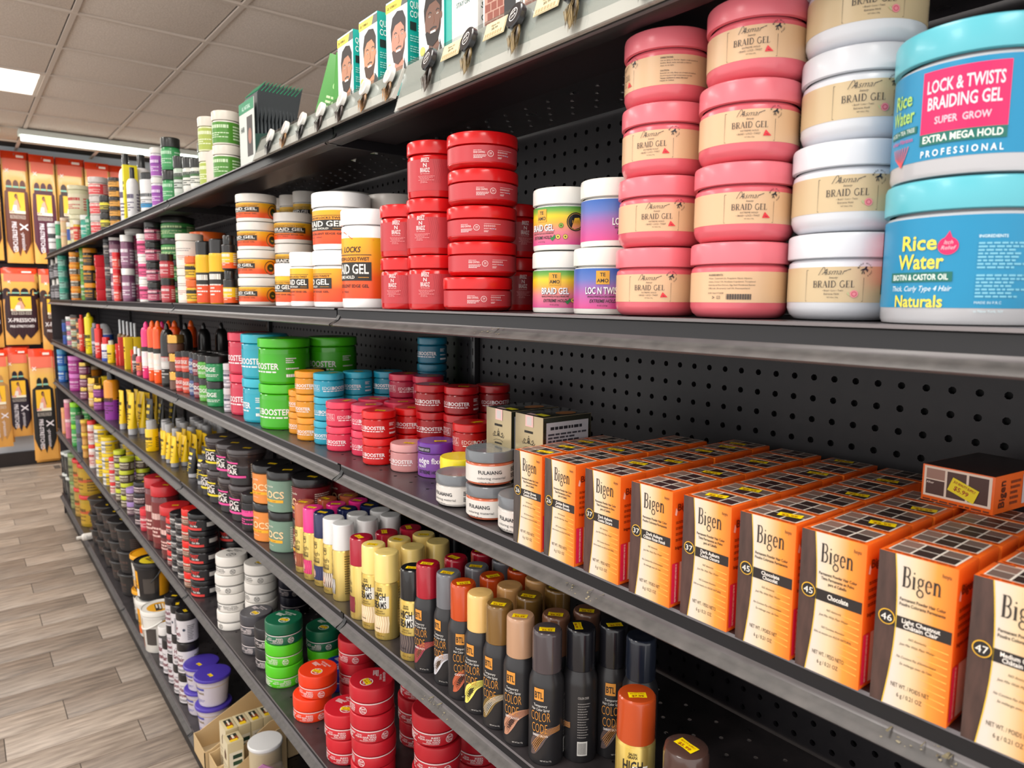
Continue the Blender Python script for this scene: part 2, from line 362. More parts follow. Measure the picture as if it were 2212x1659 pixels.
# ------------------------------------------------------------------ shelving
def perf(name, L, H, pitch, rh, mat, mask=None, plane='xz', t=.002):
    nx, nz = int(L / pitch + .5), int(H / pitch + .5); px, pz = L / nx, H / nz
    ang = [math.radians(a) for a in (-112.5, -67.5, -22.5, 22.5, 67.5, 112.5, 157.5, 202.5)]
    oc = [(rh * math.cos(a), rh * math.sin(a)) for a in ang]
    V = []; F = []
    for i in range(nx):
        for j in range(nz):
            b = len(V); x0, z0 = i * px, j * pz; V += [(x0, z0, 0), (x0 + px, z0, 0), (x0 + px, z0 + pz, 0), (x0, z0 + pz, 0)]
            if mask and not mask(i, j): F.append((b, b + 1, b + 2, b + 3)); continue
            cx, cz = x0 + px / 2, z0 + pz / 2
            V += [(cx + a, cz + c, 0) for a, c in oc] + [(cx + a, cz + c, t) for a, c in oc]
            O = lambda k: b + 4 + (k % 8)
            F += [(b, b + 1, O(1), O(0)), (b + 1, b + 2, O(3), O(2)), (b + 2, b + 3, O(5), O(4)), (b + 3, b, O(7), O(6)),
                  (b + 1, O(2), O(1)), (b + 2, O(4), O(3)), (b + 3, O(6), O(5)), (b, O(0), O(7))]
            F += [(O(k), O(k + 1), O(k + 1) + 8, O(k) + 8) for k in range(8)]
    if plane == 'xz': V = [(x, z_, y) for x, y, z_ in V]
    return mesh_of(name, V, F, [mat])
steel = noisy('shelf_steel', '#2b282a', '#3a3537', 30, .22, .0, 0, rough2=.38)
steel_d = M('#151418', .4, 0, 0); panel_m = noisy('pegboard_paint', '#141217', '#1b181c', 60, .5, 0, .1)
edge_m = M('#6d686a', .4, .5); recess_m = M('#121114', .5)
chan_u = noisy('channel_plastic', '#4a4546', '#565052', 24, .25, 0, .05, (1, 1, 1), 5, rough2=.4)
chan_l = noisy('channel_lower', '#423f3e', '#5a5654', 55, .42, 0, .15, (1, 1, 1), 8, (.35, .75), rough2=.6)
glue = noisy('channel_glue', '#6a6250', '#968c70', 240, .35, 0, .6)
LIP = [(.012, -.0005), (0, 0), (-.0008, -.003), (.004, -.0045), (.005, -.008), (.0055, -.013), (.004, -.0185), (.0005, -.0225), (-.0045, -.0255), (-.0105, -.0285), (-.012, -.0305), (-.010, -.0325), (.004, -.033), (.012, -.033)]
LIPM = [0, 0, 1, 1, 2, 2, 2, 3, 3, 3, 0, 1, 1]
def lip_mesh(L):
    v = []; f = []; mi = []
    for x in (0, L): v += [(x, y, z) for y, z in LIP]
    n = len(LIP)
    for i in range(n - 1): f.append((i, n + i, n + i + 1, i + 1)); mi.append(LIPM[i])
    f.append(tuple(range(n))); mi.append(1); f.append(tuple(range(2 * n - 1, n - 1, -1))); mi.append(1)
    return mesh_of('price_channel', v, f, [edge_m, recess_m, chan_u, chan_l], mi, True, 50)
lipm = lip_mesh(BAY - .016)
DEPTH = YBACK - YF
deck_top = perf('deck', BAY, DEPTH - .004, .0265, .0032, steel, lambda i, j: (i + j) % 2 == 0 and j in (1, 2, 3, 7, 8, 9, 10), 'xy', -.0015)
hat = prism('stiffener', [(0, 0), (.004, -.016), (.09, -.016), (.105, -.002), (.105, 0)], .01, BAY - .01, M('#2a2427', .35))
lipback = boxm('front_flange', .004, BAY - .004, .004, .016, -.032, -.002, steel_d)
br = prism('bracket', [(.006, -.0335), (.006, -.004), (DEPTH - .01, -.004), (DEPTH - .01, -.06), (.2, -.034)], 0, .0025, steel_d)
capm = prism('channel_end', [(.004, -.001), (.0045, -.012), (0, -.021), (-.012, -.030), (-.008, -.0335), (.006, -.0335), (.014, -.001)], 0, .011, M('#1d1d1f', .4))
LEVEL = dict(A='top', B='second', C='third', D='fourth', E='fifth', F='bottom')
BAYN = ['nearest', 'second', 'third', 'fourth', 'farthest']
for lv in 'ABCDEF':
    for b in range(-1, 4):
        x0 = -(b + 1) * BAY
        dz = {-1: 0, 0: .0, 1: 0, 2: 0, 3: 0}[b]
        t = thing('shelf', (x0, YF if lv != 'F' else YF - .004, ZS[lv] + dz), 0, f'black metal {LEVEL[lv]} shelf with price rail in the {BAYN[b + 1]} bay', 'shelf', 'gondola shelves')
        link('deck', deck_top, t)
        o = link('price_channel', lipm, t); o.location = (.012, 0, 0)
        link('channel_end', capm, t); link('front_flange', lipback, t)
        if lv != 'F':
            o = link('stiffener', hat, t); o.location = (0, .03, -.002)
            link('bracket', br, t); o = link('bracket', br, t); o.location = (BAY - .0025, 0, 0)
peg = perf('pegboard', BAY - .03, 1.92, .0265, .0042, panel_m, None, 'xz', .006)
for b in range(-1, 4):
    x0 = -(b + 1) * BAY
    t = thing('back_panel', (x0 + .015, YBACK, .0), 0, f'black pegboard back panel of the {BAYN[b + 1]} bay', 'panel', 'gondola back panels')
    link('pegboard', peg, t); link('backing', boxm('backing', 0, BAY - .03, .012, .02, 0, 1.92, M('#08080a', .6)), t)
for k in range(0, 6):
    x0 = -(k - 1) * BAY
    t = thing('upright_post', (x0, YBACK - .012, 0), 0, f'black slotted steel upright {["right of the nearest bay","left of the nearest bay","between the second and third bays","between the third and fourth bays","between the fourth and farthest bays","at the far end of the shelving"][k]}', 'post', 'gondola uprights')
    link('post', boxm('post', -.0125, .0125, 0, .03, 0, 1.94, M('#1b191c', .3), .001), t)
    sl = []
    v = []; f = []
    for q in range(60):
        for s in (-1, 1):
            z = .2 + q * .028; b = len(v); v += [(s * .006 - .0015, -.0004, z), (s * .006 + .0015, -.0004, z), (s * .006 + .0015, -.0004, z + .014), (s * .006 - .0015, -.0004, z + .014)]; f.append((b, b + 1, b + 2, b + 3))
    so = link('slots', mesh_of('slots', v, f, [M('#050506', .8)]), t); so['kind'] = 'stuff'
kp = thing('kick_plate', (0, 0, 0), 0, 'black kick plate along the foot of the shelving', 'kick plate', None, [('plate', boxm('plate', -4 * BAY, BAY, YF + .02, YF + .03, 0, ZS['F'] - .03, M('#151416', .5)))])
ep = thing('end_panel', (0, 0, 0), 0, 'thin dark end panel closing the far end of the shelving', 'panel', None, [('panel', boxm('panel', -4 * BAY - .03, -4 * BAY - .018, YF + .01, YBACK + .02, 0, 1.9, M('#2a2226', .5)))])
# glue residue left on the price rails
def smear(x, L, z, h, lab, y=YF):
    a = Art(lambda u, v, l: (x + u, y + (-.0045 if v < -.02 else .004) - .0015 + (-(v + .0255) * -1.6 if v < -.0225 else 0), z + v)); rs = random.Random(int(x * 1000))
    for k in range(18):
        u = rs.random() * L; v = rs.uniform(-.0275, -.019); s = rs.uniform(.0004, .0014)
        a.poly([(u + s * math.cos(t_) * rs.uniform(.5, 2.2), v + s * .5 * math.sin(t_)) for t_ in (0, 1, 2, 3, 4, 5)], glue, 0)
    o = link('glue_residue', a.mesh('glue_residue')); tag(o, lab, 'residue', 'glue residue on the price rails', 'stuff')
smear(.62, .07, ZS['C'], .01, 'dried yellowish glue residue on the third shelf rail below the auburn boxes')
smear(.985, .05, ZS['C'], .01, 'dried glue residue at the right end of the third shelf rail')
smear(.44, .06, ZS['B'], .01, 'scratched glue flecks on the second shelf rail')
smear(.3, .08, ZS['D'], .01, 'whitish glue flecks on the fourth shelf rail')

# ------------------------------------------------------------------ hair packs on the far wall
def pack_parts(wd, h, hair, tips, seed, cols=3, dark=False):
    rs = random.Random(seed); d = .018
    # pillow bag
    nx, nz = 8, 14; v = []; f = []; mi = []
    for s in (-1, 1):
        for i in range(nx + 1):
            for j in range(nz + 1):
                a, b = i / nx * 2 - 1, j / nz * 2 - 1
                t_ = d * (1 - a ** 6) ** .5 * (1 - b ** 10) ** .5 + rs.uniform(-.001, .001) * (abs(a) < 1 and abs(b) < 1)
                v.append((a * wd / 2, s * t_, h / 2 + b * h / 2))
    N = (nx + 1) * (nz + 1)
    for s in range(2):
        for i in range(nx):
            for j in range(nz):
                q = [s * N + i * (nz + 1) + j, s * N + (i + 1) * (nz + 1) + j, s * N + (i + 1) * (nz + 1) + j + 1, s * N + i * (nz + 1) + j + 1]
                f.append(tuple(q if s == 0 else q[::-1])); mi.append(1 if j >= nz - 1 else 0)
    bag = mesh_of('bag', v, f, [cached(('bagm',), lambda: grad('pack_film', 'Z', 0, 1.0, [(0, '#f0b058'), (.35, '#dc9a48'), (.8, '#eebc62'), (1, '#ee9880')], .18)), GL('#e8401c')], mi, True, 80)
    mp = lambda u, v_, l: (u, -(d + .0005 + l * .0006) * max(.12, 1 - (2 * u / wd) ** 6) ** .5 - .0006, v_)
    a = Art(mp, wd / 6)
    a.rect(-wd * .44, h * .83, wd * .44, h * .93, '#f0745c', 1); a.rect(wd * .08, h * .945, wd * .36, h * .965, '#ffe9df', 2); a.text('X', -wd * .3, h * .81, h * .03, '#ffffff', bold=True)
    hb = Art(mp, None); top = h * .8; bot = h * .08
    hb.field([(-wd * .47, h * .5), (-wd * .43, h * .64), (-wd * .2, h * .68), (0, h * .66), (wd * .2, h * .68), (wd * .43, h * .64), (wd * .47, h * .5)],
             [(-wd * .47, h * .2), (-wd * .36, bot + h * .05), (-wd * .24, bot), (-wd * .12, bot + h * .06), (0, bot - h * .02), (wd * .1, bot + h * .06), (wd * .22, bot), (wd * .34, bot + h * .05), (wd * .47, h * .2)], M(hair, .35), 2)
    for k in range(cols):
        cx = (k - (cols - 1) / 2) * wd * .26
        hb.poly([(cx + wd * .11 * math.cos(q), h * .7 + h * .045 * math.sin(q)) for q in [PI * i / 8 for i in range(9)]] + [(cx - wd * .12, h * .6), (cx + wd * .12, h * .6)], M(hair, .35), 3)
        hb.rect(cx - wd * .11, h * .675, cx + wd * .11, h * .69, '#8fc9b0', 4)
    for k in range(9):
        x = -wd * .36 + k * wd * .09; hb.strip([(x, h * .6), (x * 1.02, h * .35), (x * .9, bot + h * .04)], wd * .008, M(tips, .4), 3)
    p = Art(mp, wd / 6); p.rect(-wd * .3, h * .46, wd * .3, h * .635, '#f6bd2e', 5)
    p.disc(-wd * .02, h * .6, wd * .06, '#3a2218', 6, ry=h * .022); p.disc(-wd * .005, h * .592, wd * .04, '#a8694a', 7, ry=h * .018)
    p.poly([(-wd * .16, h * .47), (wd * .1, h * .47), (wd * .07, h * .55), (0, h * .575), (-wd * .1, h * .55)], M('#e9a58e', .5), 6)
    p.poly([(-wd * .2, h * .46), (-wd * .02, h * .46), (-wd * .02, h * .52), (-wd * .14, h * .52)], M('#f2e4dc', .5), 7)
    p.strip([(wd * .02, h * .6), (wd * .06, h * .55), (wd * .12, h * .5)], wd * .02, '#20140f', 8)
    p.rect(-wd * .3, h * .445, wd * .3, h * .47, '#f4ead0', 8); p.text('4X', -wd * .2, h * .45, h * .022, '#e8402a', bold=True, l=9)
    for k in range(3): p.frame(-wd * .28 + k * wd * .2, h * .4, -wd * .12 + k * wd * .2, h * .43, wd * .012, '#e8dccf', 6); p.text('52"', -wd * .2 + k * wd * .2, h * .408, h * .012, '#e8dccf', l=6)
    q = PI / -2
    if dark == 'wide':
        p.text('X-PRESSION', 0, h * .3, h * .05, '#ece2e2', mw=wd * .8, bold=True, l=6); p.text('PRE-STRETCHED', 0, h * .23, h * .03, '#ece2e2', mw=wd * .7, bold=True, l=6)
    else:
        p.text('PRE-STRETCHED', -wd * .24, h * .37, wd * .17, '#ece4ea', al='l', w=h * .27, bold=True, l=6, rot=q)
        p.text('X', wd * .06, h * .36, wd * .3, '#ece4ea', al='l', bold=True, l=6, rot=q); p.text('-pression', wd * .1, h * .28, wd * .15, '#ece4ea', al='l', w=h * .16, l=6, rot=q, sh=.2)
    hook = tube('hang_hook', [(0, .03, h * .965), (0, -.035, h * .965), (0, -.045, h * .975)], .003, M('#b0b0b0', .3, 1))
    return [('bag', bag, [('header_print', a.mesh('header_print')), ('picture_print', p.mesh('picture_print'))]), ('hair_bundle', hb.mesh('hair_bundle')), ('hang_hook', hook)]
packs = [  # y centre, z bottom, width, height, hair, tips, columns, words, mode
 (.515, 1.91, .2, 1.0, '#5f2c1e', '#7d4028', 3, 'brown braiding hair pack at the far left of the top row', 0),
 (.722, 1.91, .195, .985, '#4a1228', '#6a2038', 3, 'plum braiding hair pack hanging second in the top row', 0),
 (.945, 1.93, .225, .97, '#3c241c', '#5c3a2a', 3, 'dark brown braiding hair pack third in the top row', 0),
 (1.165, 1.93, .2, .95, '#243038', '#3a4a50', 3, 'teal-banded braiding hair pack fourth in the top row', 0),
 (1.37, 1.95, .2, .93, '#5f2c1e', '#7d4028', 3, 'braiding hair pack hanging last in view beside the yellow boxes', 0),
 (.29, 1.93, .2, .98, '#3a1a14', '#5a3020', 3, 'braiding hair pack cut by the left frame edge, top row', 0),
 (.49, 1.16, .265, .7, '#2c1018', '#4c2028', 4, 'wide burgundy braiding hair pack, middle row at left', 'wide'),
 (.765, 1.1, .25, .76, '#3c2018', '#5a3424', 4, 'brown braiding hair pack partly behind the shelf end, middle row', 'wide'),
 (.235, 1.14, .22, .72, '#2a1414', '#4a2820', 4, 'braiding hair pack cut by the left frame edge, middle row', 'wide'),
 (.27, .22, .17, .9, '#b98750', '#d8a868', 2, 'blonde braiding hair pack at the far left of the bottom row', 0),
 (.425, .3, .18, .83, '#221826', '#3a2c3c', 2, 'purple-black braiding hair pack second in the bottom row', 0),
 (.61, .06, .19, 1.06, '#141416', '#2a2a2c', 2, 'long black braiding hair pack third in the bottom row', 0),
 (.79, .05, .19, 1.06, '#1a1a1c', '#303032', 2, 'long black braiding hair pack beside the end of the shelving', 0)]
for i, (y, z, wd, h, hr, tp, cl, lb, dk) in enumerate(packs):
    pp = pack_parts(wd, h, hr, tp, i, cl, dk)
    thing('hair_pack', (-6.8 + (i % 2) * .037, y, z), PI / 2, lb, 'hair pack', 'braiding hair packs on the far wall', pp)
    if i < 3 or i in (6, 9, 10, 11):   # packs hanging behind on the same hook
        thing('hair_pack', (-6.872 - (i % 2) * .04, y + .02, z + (-.05 if i == 11 else .012)), PI / 2, lb.replace('pack', 'pack, rear one,', 1), 'hair pack', 'braiding hair packs on the far wall', [pp[0], pp[1]])

# ================================================================== kinds of goods
def SEG(r, d=1.0): return 40 if r / d > .02 else 26
def jar(r, h, lid='#ffffff', body='#ffffff', lidf=.27, shape='straight', lab=None, art=None, lidr=1.0, seg=28, stick=True, price='$4.99', gloss=.3, neck=True, lidrough=.3, bodymat=None, lidmat=None, topart=None, stkx=0.0, shell=False, inset=0.0):
    key = ('jar', round(r, 4), round(h, 4), str(lid), str(body), lidf, shape, str(lab), art.__name__ if art else None, lidr, seg, stick, price, shell, topart.__name__ if topart else None, inset, stkx)
    def mk():
        lh = h * lidf; zb = h - lh; br = r * (.975 if lidr >= 1 else .985) * (1 - inset)
        LR = r * lidr; bm_ = bodymat or M(body, gloss, 0, .15); lm = lidmat or M(lid, lidrough, 0, .1)
        zt = zb - .0012
        if shape == 'straight': pr = [(0, .0006), (br * .9, .0006), (br * .975, .001), (br, .004), (br, zt - .003), (br * .97, zt - .0008), (br * .9, zt), (br * .88, zb + .001)]
        elif shape == 'bowl': pr = [(0, .0006), (br * .74, .0006), (br * .86, h * .02), (br * .955, h * .075), (br, h * .15), (br, zt - .006), (br * .985, zt - .002), (br * .94, zt), (br * .9, zb + .001)]
        elif shape == 'taper': pr = [(0, .0006), (br * .8, .0006), (br * .83, .003), (br * .985, zt - .002), (br * .99, zt), (br * .95, zb + .001)]
        elif shape == 'waist': pr = [(0, .0006), (br * .86, .0006), (br * .9, .004), (br * .86, h * .5), (br * .84, zb * .74), (br * .98, zb * .88), (br, zb * .92), (br, zt), (br * .9, zb + .001)]
        elif shape == 'squat': pr = [(0, .0006), (br * .8, .0006), (br * .93, h * .05), (br, h * .13), (br, zt * .93), (br * .97, zt), (br * .9, zb + .001)]
        bd = lathe('body', pr, bm_, seg)
        lp = [(LR * .93, zb), (LR * .995, zb + .0006), (LR, zb + .002), (LR, h - .0035), (LR * .985, h - .0012), (LR * .95, h - .0002), (LR * .9, h - .0004), (0, h - .0004)]
        ld = lathe('lid', lp, lm, seg)
        lid_sub = []
        if topart:
            ta = Art(topmap(h - .0006)); topart(ta, LR * .9); lid_sub.append(('lid_print', ta.mesh('lid_print')))
        if stick: lid_sub.append(('price_sticker', sticker(h - .0004 + .0002, LR * (.25 + stkx), -LR * .2, .25 + .2 * math.sin(r * 9000 + h * 3000), min(.022, r * .62), price)))
        parts = [('lid', ld, lid_sub)]
        bsub = []
        if lab:
            z0, z1, mt = lab; mt = M(mt, .35) if isinstance(mt, str) else mt
            rr = br + .00025
            if shape == 'taper': q = lambda z: br * (.83 + .155 * (z / zt)) + .0003
            elif shape == 'waist': q = lambda z: (br * .9 + (br * .86 - br * .9) * (z / (h * .5))) + .0004
            else: q = lambda z: rr
            lb = lathe('label', [(q(z0 * h), z0 * h), (q(z1 * h), z1 * h)], mt, seg)
            a = None
            if art:
                a = Art(cylmap(br + .0003 if shape not in ('taper',) else br * .93, 0), r * .12)
                if shape == 'taper': a.mp = lambda u, v, l: ((q(v) + .0003 + l * .00012) * math.sin(u / (br * .92)), -(q(v) + .0003 + l * .00012) * math.cos(u / (br * .92)), v)
                art(a, r, h)
            bsub.append(('label', lb))
            if a: bsub.append(('lettering', a.mesh('lettering')))
        elif art:
            a = Art(cylmap(br, 0), r * .12); art(a, r, h); bsub.append(('lettering', a.mesh('lettering')))
        parts.insert(0, ('body', bd, bsub))
        if shell:
            parts.append(('clear_shell', lathe('clear_shell', [(r * .9, .0003), (r * .985, .001), (r, .004), (r, zt), (r * .96, zb - .0004)], clear('clear_plastic'), seg)))
        return parts
    return cached(key, mk)
# ---- label artwork (u right, v up, metres; r, h of the jar)
def art_asmar(a, r, h, rose=False):
    k = h / .0765; z = .0175 * k; W = .024 * k; b = '#1e2430'
    a.strip([(-W, z + .027 * k), (-W, z), (W, z), (W, z + .020 * k)], .0003, b, 2); a.strip([(-W, z + .027 * k), (W * .55, z + .027 * k)], .0003, b, 2)
    a.text('Asmar', -.0005 * k, z + .0228 * k, .0052 * k, b, w=.0185 * k, sh=.45, bold=None); a.strip(sm([(-.0125 * k, z + .0225 * k), (-.008 * k, z + .0295 * k), (-.0065 * k, z + .0225 * k)]), .0004 * k, b, 3); a.strip([(.008 * k, z + .0255 * k), (.0135 * k, z + .0275 * k)], .0004 * k, b, 3)
    a.text('beauty', 0, z + .0195 * k, .0018 * k, b, sh=.35)
    a.serif('BRAID GEL', 0, z + .0118 * k, .0058 * k, '#23202a', w=.034 * k)
    a.text('EXTREME HOLD' if not rose else '• Braid • Locs • Twist', 0, z + .0085 * k, .0015 * k, b, w=.0165 * k); a.text('• BRAID • LOCS • TWIST' if not rose else 'Extreme Hold', -.001 * k, z + .0055 * k, .0016 * k, b, w=.022 * k if not rose else .012 * k)
    a.text('NET 8.8oz/ 250g', 0, z + .0028 * k, .001 * k, b, w=.009 * k)
    c = M('#e0303c', .4) if not rose else M('#e88a96', .4)
    if rose: a.disc(.0168 * k, z + .0062 * k, .0032 * k, c, 3); a.ring(.0168 * k, z + .0062 * k, .0018 * k, .0005 * k, '#c84a5c', 4); a.strip([(.0135 * k, z + .005 * k), (.0115 * k, z + .0075 * k)], .0012 * k, '#b9c090', 3)
    else: a.poly([(.0125 * k, z + .004 * k), (.0205 * k, z + .0042 * k), (.0175 * k, z + .0072 * k), (.015 * k, z + .0098 * k), (.0138 * k, z + .0075 * k)], c, 3); a.strip([(.015 * k, z + .006 * k), (.0175 * k, z + .0052 * k)], .0005, '#a01420', 4)
    hx, hz = .0245 * k, z + .0265 * k   # rearing horse in a ring of words
    a.poly([(hx - .002 * k, hz - .001 * k), (hx + .0012 * k, hz + .0006 * k), (hx + .0018 * k, hz + .0028 * k), (hx + .0006 * k, hz + .0032 * k), (hx - .0006 * k, hz + .0014 * k), (hx - .0022 * k, hz + .0008 * k)], M(b), 3)
    for q in ((-.0018, -.001, -.0024, -.0034), (-.001, -.001, -.0004, -.0034), (.0012, .0008, .0028, -.0004), (.0008, .0004, .0022, -.0016), (-.0021, .0006, -.0034, -.0006)): a.strip([(hx + q[0] * k, hz + q[1] * k), (hx + q[2] * k, hz + q[3] * k)], .0007 * k, b, 3)
    for i, ch in enumerate('MADE WITH LOVE'):
        t = math.radians(160 - i * 17); a.text(ch, hx + .0056 * k * math.cos(t), hz + .0056 * k * math.sin(t) - .0006 * k, .0013 * k, b, bold=True)
    B = .062 * k if False else r * 1.15   # directions panel further round
    a.text('DIRECTIONS:', B, z + .0255 * k, .0016 * k, b, al='l', bold=True)
    for i, s in enumerate(('Use on damp or dry hair. Apply a small amount on', 'hairline. Braid, twist, and style as desired.', 'dryer to set style.', '', 'CAUTION:', 'External use only. Keep out of reach of children.', 'Avoid long-term high temperature storage.', '"Asmar resilience in every skin tone"', 'MADE IN CHINA')):
        if s: a.text(s, B, z + (.0228 - i * .0026) * k, .0014 * k, b, al='l', bold=(i in (4, 7)))
    B = -r * 2.9
    a.text('INGREDIENTS:', B, z + .0255 * k, .0017 * k, b, al='l', bold=True)
    for i, s in enumerate(('Water, Ceteareth-25, Propylene Glycol, Glycerin,', 'mitate, Castor Oil, Acrylates Copolymer, Tocopherol', 'Hydrolyzed Rice Extract, Egg Shell Membrane Extract', 'Officinalis (Rosemary) Leaf Oil, Phenoxyethanol')): a.text(s, B, z + (.0222 - i * .0033) * k, .0015 * k, b, al='l')
    a.text('EXP: Feb/17/2028', B, z + .0075 * k, .0016 * k, b, al='l')
    for i in range(30): a.rect(B + .019 * k + i * .0008 * k, z + .002 * k, B + .019 * k + i * .0008 * k + .0004 * k * (1 + (i * 7) % 3) * .6, z + .0075 * k, b, 3)
    a.ring(B + .0055 * k, z + .004 * k, .0014 * k, .0006 * k, b, 3, 3); a.frame(B + .0095 * k, z + .0025 * k, B + .013 * k, z + .0055 * k, .0003 * k, b); a.text('12M', B + .0112 * k, z + .0034 * k, .001 * k, b)
def art_asmar_rose(a, r, h): art_asmar(a, r, h, True)
def art_rice(a, r, h):
    k = h / .104
    # face 1: "Rice Water" centred at 0; face 2: pink panel further round (+)
    a.text('Rice', .002 * k, .054 * k, .0105 * k, '#f2de4e', w=.026 * k, bold=True); a.text('Water', .003 * k, .0405 * k, .0105 * k, '#f2de4e', w=.034 * k, bold=True)
    a.rect(-.021 * k, .031 * k, .026 * k, .038 * k, '#0c6a60', 2); a.text('BIOTIN & CASTOR OIL', .0025 * k, .0325 * k, .004 * k, '#e8f4ee', w=.042 * k, bold=True)
    a.text('Thick, Curly Type 4 Hair', .003 * k, .0245 * k, .0038 * k, '#e8f6fa', w=.045 * k, sh=.25); a.text('Naturals', .003 * k, .013 * k, .0085 * k, '#f2de4e', w=.036 * k, bold=True)
    c = M('#e01a60', .4); a.poly([(.022 * k + .0065 * k * math.cos(t), .056 * k + .0062 * k * math.sin(t)) for t in [math.radians(q) for q in range(110, 431, 20)]] + [(.0225 * k, .0665 * k)], c, 3)
    a.text('Itch', .022 * k, .0572 * k, .0027 * k, '#f4c8d4', sh=.3, l=4); a.text('Relief', .022 * k, .0535 * k, .0027 * k, '#f4c8d4', sh=.3, l=4)
    t0 = .040 * k; a.text('INGREDIENTS', t0, .061 * k, .002 * k, '#d4eef6', al='l', bold=True); a.micro(t0, .04 * k, t0 + .034 * k, .059 * k, 8, '#7cc4dc'); a.micro(t0, .020 * k, t0 + .034 * k, .037 * k, 7, '#7cc4dc'); a.text('MADE IN P.R.C', t0, .0155 * k, .0018 * k, '#d4eef6', al='l'); a.text('in New York, NY', t0, .0095 * k, .0018 * k, '#d4eef6', al='l')
    p = -.075 * k
    a.rect(p - .027 * k, .030 * k, p + .027 * k, .073 * k, '#e01660', 2)
    a.text('LOCK & TWISTS', p, .058 * k, .0085 * k, '#f6dce6', w=.047 * k, bold=True); a.text('BRAIDING GEL', p, .0465 * k, .0085 * k, '#f6dce6', w=.045 * k, bold=True)
    a.text('SUPER  GROW', p, .0365 * k, .0048 * k, '#f0c4d4', w=.034 * k, bold=True); a.rect(p - .023 * k, .0385 * k, p - .0185 * k, .039 * k, '#f0c4d4'); a.rect(p + .0185 * k, .0385 * k, p + .023 * k, .039 * k, '#f0c4d4')
    a.rect(p - .027 * k, .0225 * k, p + .027 * k, .0305 * k, '#0c6a60', 3); a.text('EXTRA MEGA HOLD', p, .0242 * k, .0048 * k, '#eaf4ec', w=.049 * k, bold=True, l=4); a.text('P R O F E S S I O N A L', p, .0145 * k, .0045 * k, '#eaf4f8', w=.051 * k, bold=True)
    q = p - .046 * k
    a.text('Rice', q, .054 * k, .010 * k, '#a9d46a', w=.02 * k, bold=True); a.text('Water', q, .042 * k, .010 * k, '#a9d46a', w=.026 * k, bold=True); a.rect(q - .015 * k, .033 * k, q + .016 * k, .038 * k, '#0c6a60', 2); a.text('ALOE + TEA TREE', q, .0343 * k, .003 * k, '#e8f4ee', w=.028 * k); a.text('4 Hair Fibrates', q, .028 * k, .003 * k, '#e04a8a')
    for i in range(7): a.strip([(q + .002 * k, .011 * k), (q + (i - 3) * .002 * k, .018 * k), (q + (i - 3) * .003 * k, .025 * k)], .0008 * k, '#e05a60', 3)
    q2 = .105 * k
    a.text('Gro', q2 - .01 * k, .012 * k, .01 * k, '#e8f4ee', bold=True)
def art_teamo(a, r, h, blue=False):
    k = h / .085
    a.rect(-.0085 * k, .0385 * k, .0085 * k, .0555 * k, '#d6a030', 2); a.text('TE', 0, .0485 * k, .0045 * k, '#2a2420', bold=True); a.text('AMO', 0, .041 * k, .0045 * k, '#2a2420', bold=True)
    t = 'LOC N TWIST' if blue else 'BRAID GEL'
    a.text(t, 0, .0265 * k, .0085 * k, '#f4f2f6', w=(.046 if blue else .04) * k, bold=True, l=4); a.text(t, .0005, .026 * k, .0085 * k, '#30303c', w=(.046 if blue else .04) * k, bold=True, l=3)
    a.text('BRAID|TWIST|LOCS|CORNROW', 0, .022 * k, .0022 * k, '#2a2420', w=.04 * k, bold=True); a.text('EXTREME HOLD', 0, .0155 * k, .0042 * k, '#2a2026', w=.034 * k, bold=True, sh=.2); a.text('8 OZ (227g)', 0, .011 * k, .0018 * k, '#2a2026')
    for (x, y, c) in ((.03, .033, '#7aa83a'), (.026, .018, '#e2c65a'), (.036, .018, '#d8c24e')): a.disc(x * k, y * k, .0034 * k, '#3a3028', 2); a.disc(x * k, y * k, .003 * k, c, 3); a.disc(x * k, y * k, .0012 * k, '#4a5a20', 4)
    if not blue:
        a.poly([(.018 * k, .0125 * k), (.0225 * k, .0165 * k), (.0215 * k, .0215 * k), (.0185 * k, .0178 * k), (.0145 * k, .0165 * k)], M('#1f7a3c', .4), 4); a.disc(.05 * k, .038 * k, .0125 * k, '#1c1a18', 2, 24); a.ring(.05 * k, .038 * k, .0108 * k, .0005 * k, '#d6a030', 3); a.text('100%', .05 * k, .0365 * k, .0035 * k, '#d6a030', bold=True)
def art_teamo_blue(a, r, h): art_teamo(a, r, h, True)
def art_edge(a, r, h):
    k = h / .052; w_ = '#f6d8d8'
    a.text("BREEZ'N BRAIDZ", -.021 * k, .0232 * k, .0011 * k, w_, al='l', bold=True); a.text('EDGE CONTROL', -.021 * k, .0195 * k, .0028 * k, w_, al='l', w=.017 * k, bold=True); a.micro(-.021 * k, .0125 * k, -.002 * k, .0182 * k, 3, w_, al='l')
    a.ring(.004 * k, .019 * k, .0042 * k, .0007 * k, w_, 3); a.text('24', .004 * k, .0185 * k, .0026 * k, w_, bold=True); a.text('HOURS', .004 * k, .0165 * k, .0009 * k, w_)
    x = .015 * k; a.rect(x, .0243 * k, x + .026 * k, .0247 * k, w_, 3)
    for i in range(6): a.ring(x + .001 * k + i * .003 * k, .0215 * k, .001 * k, .0005 * k, w_, 3, 6 + i % 3)
    a.text('BRAIDZ // BREADZ', x, .017 * k, .0013 * k, w_, al='l', bold=True); a.micro(x, .0125 * k, x + .007 * k, .0155 * k, 2, w_)
    for i, c in enumerate(('#4a7ad0', '#e06a9a', '#4ab0e0', w_)): a.disc(x + .0125 * k + i * .0018 * k, .0173 * k, .0007 * k, c, 3, 8)
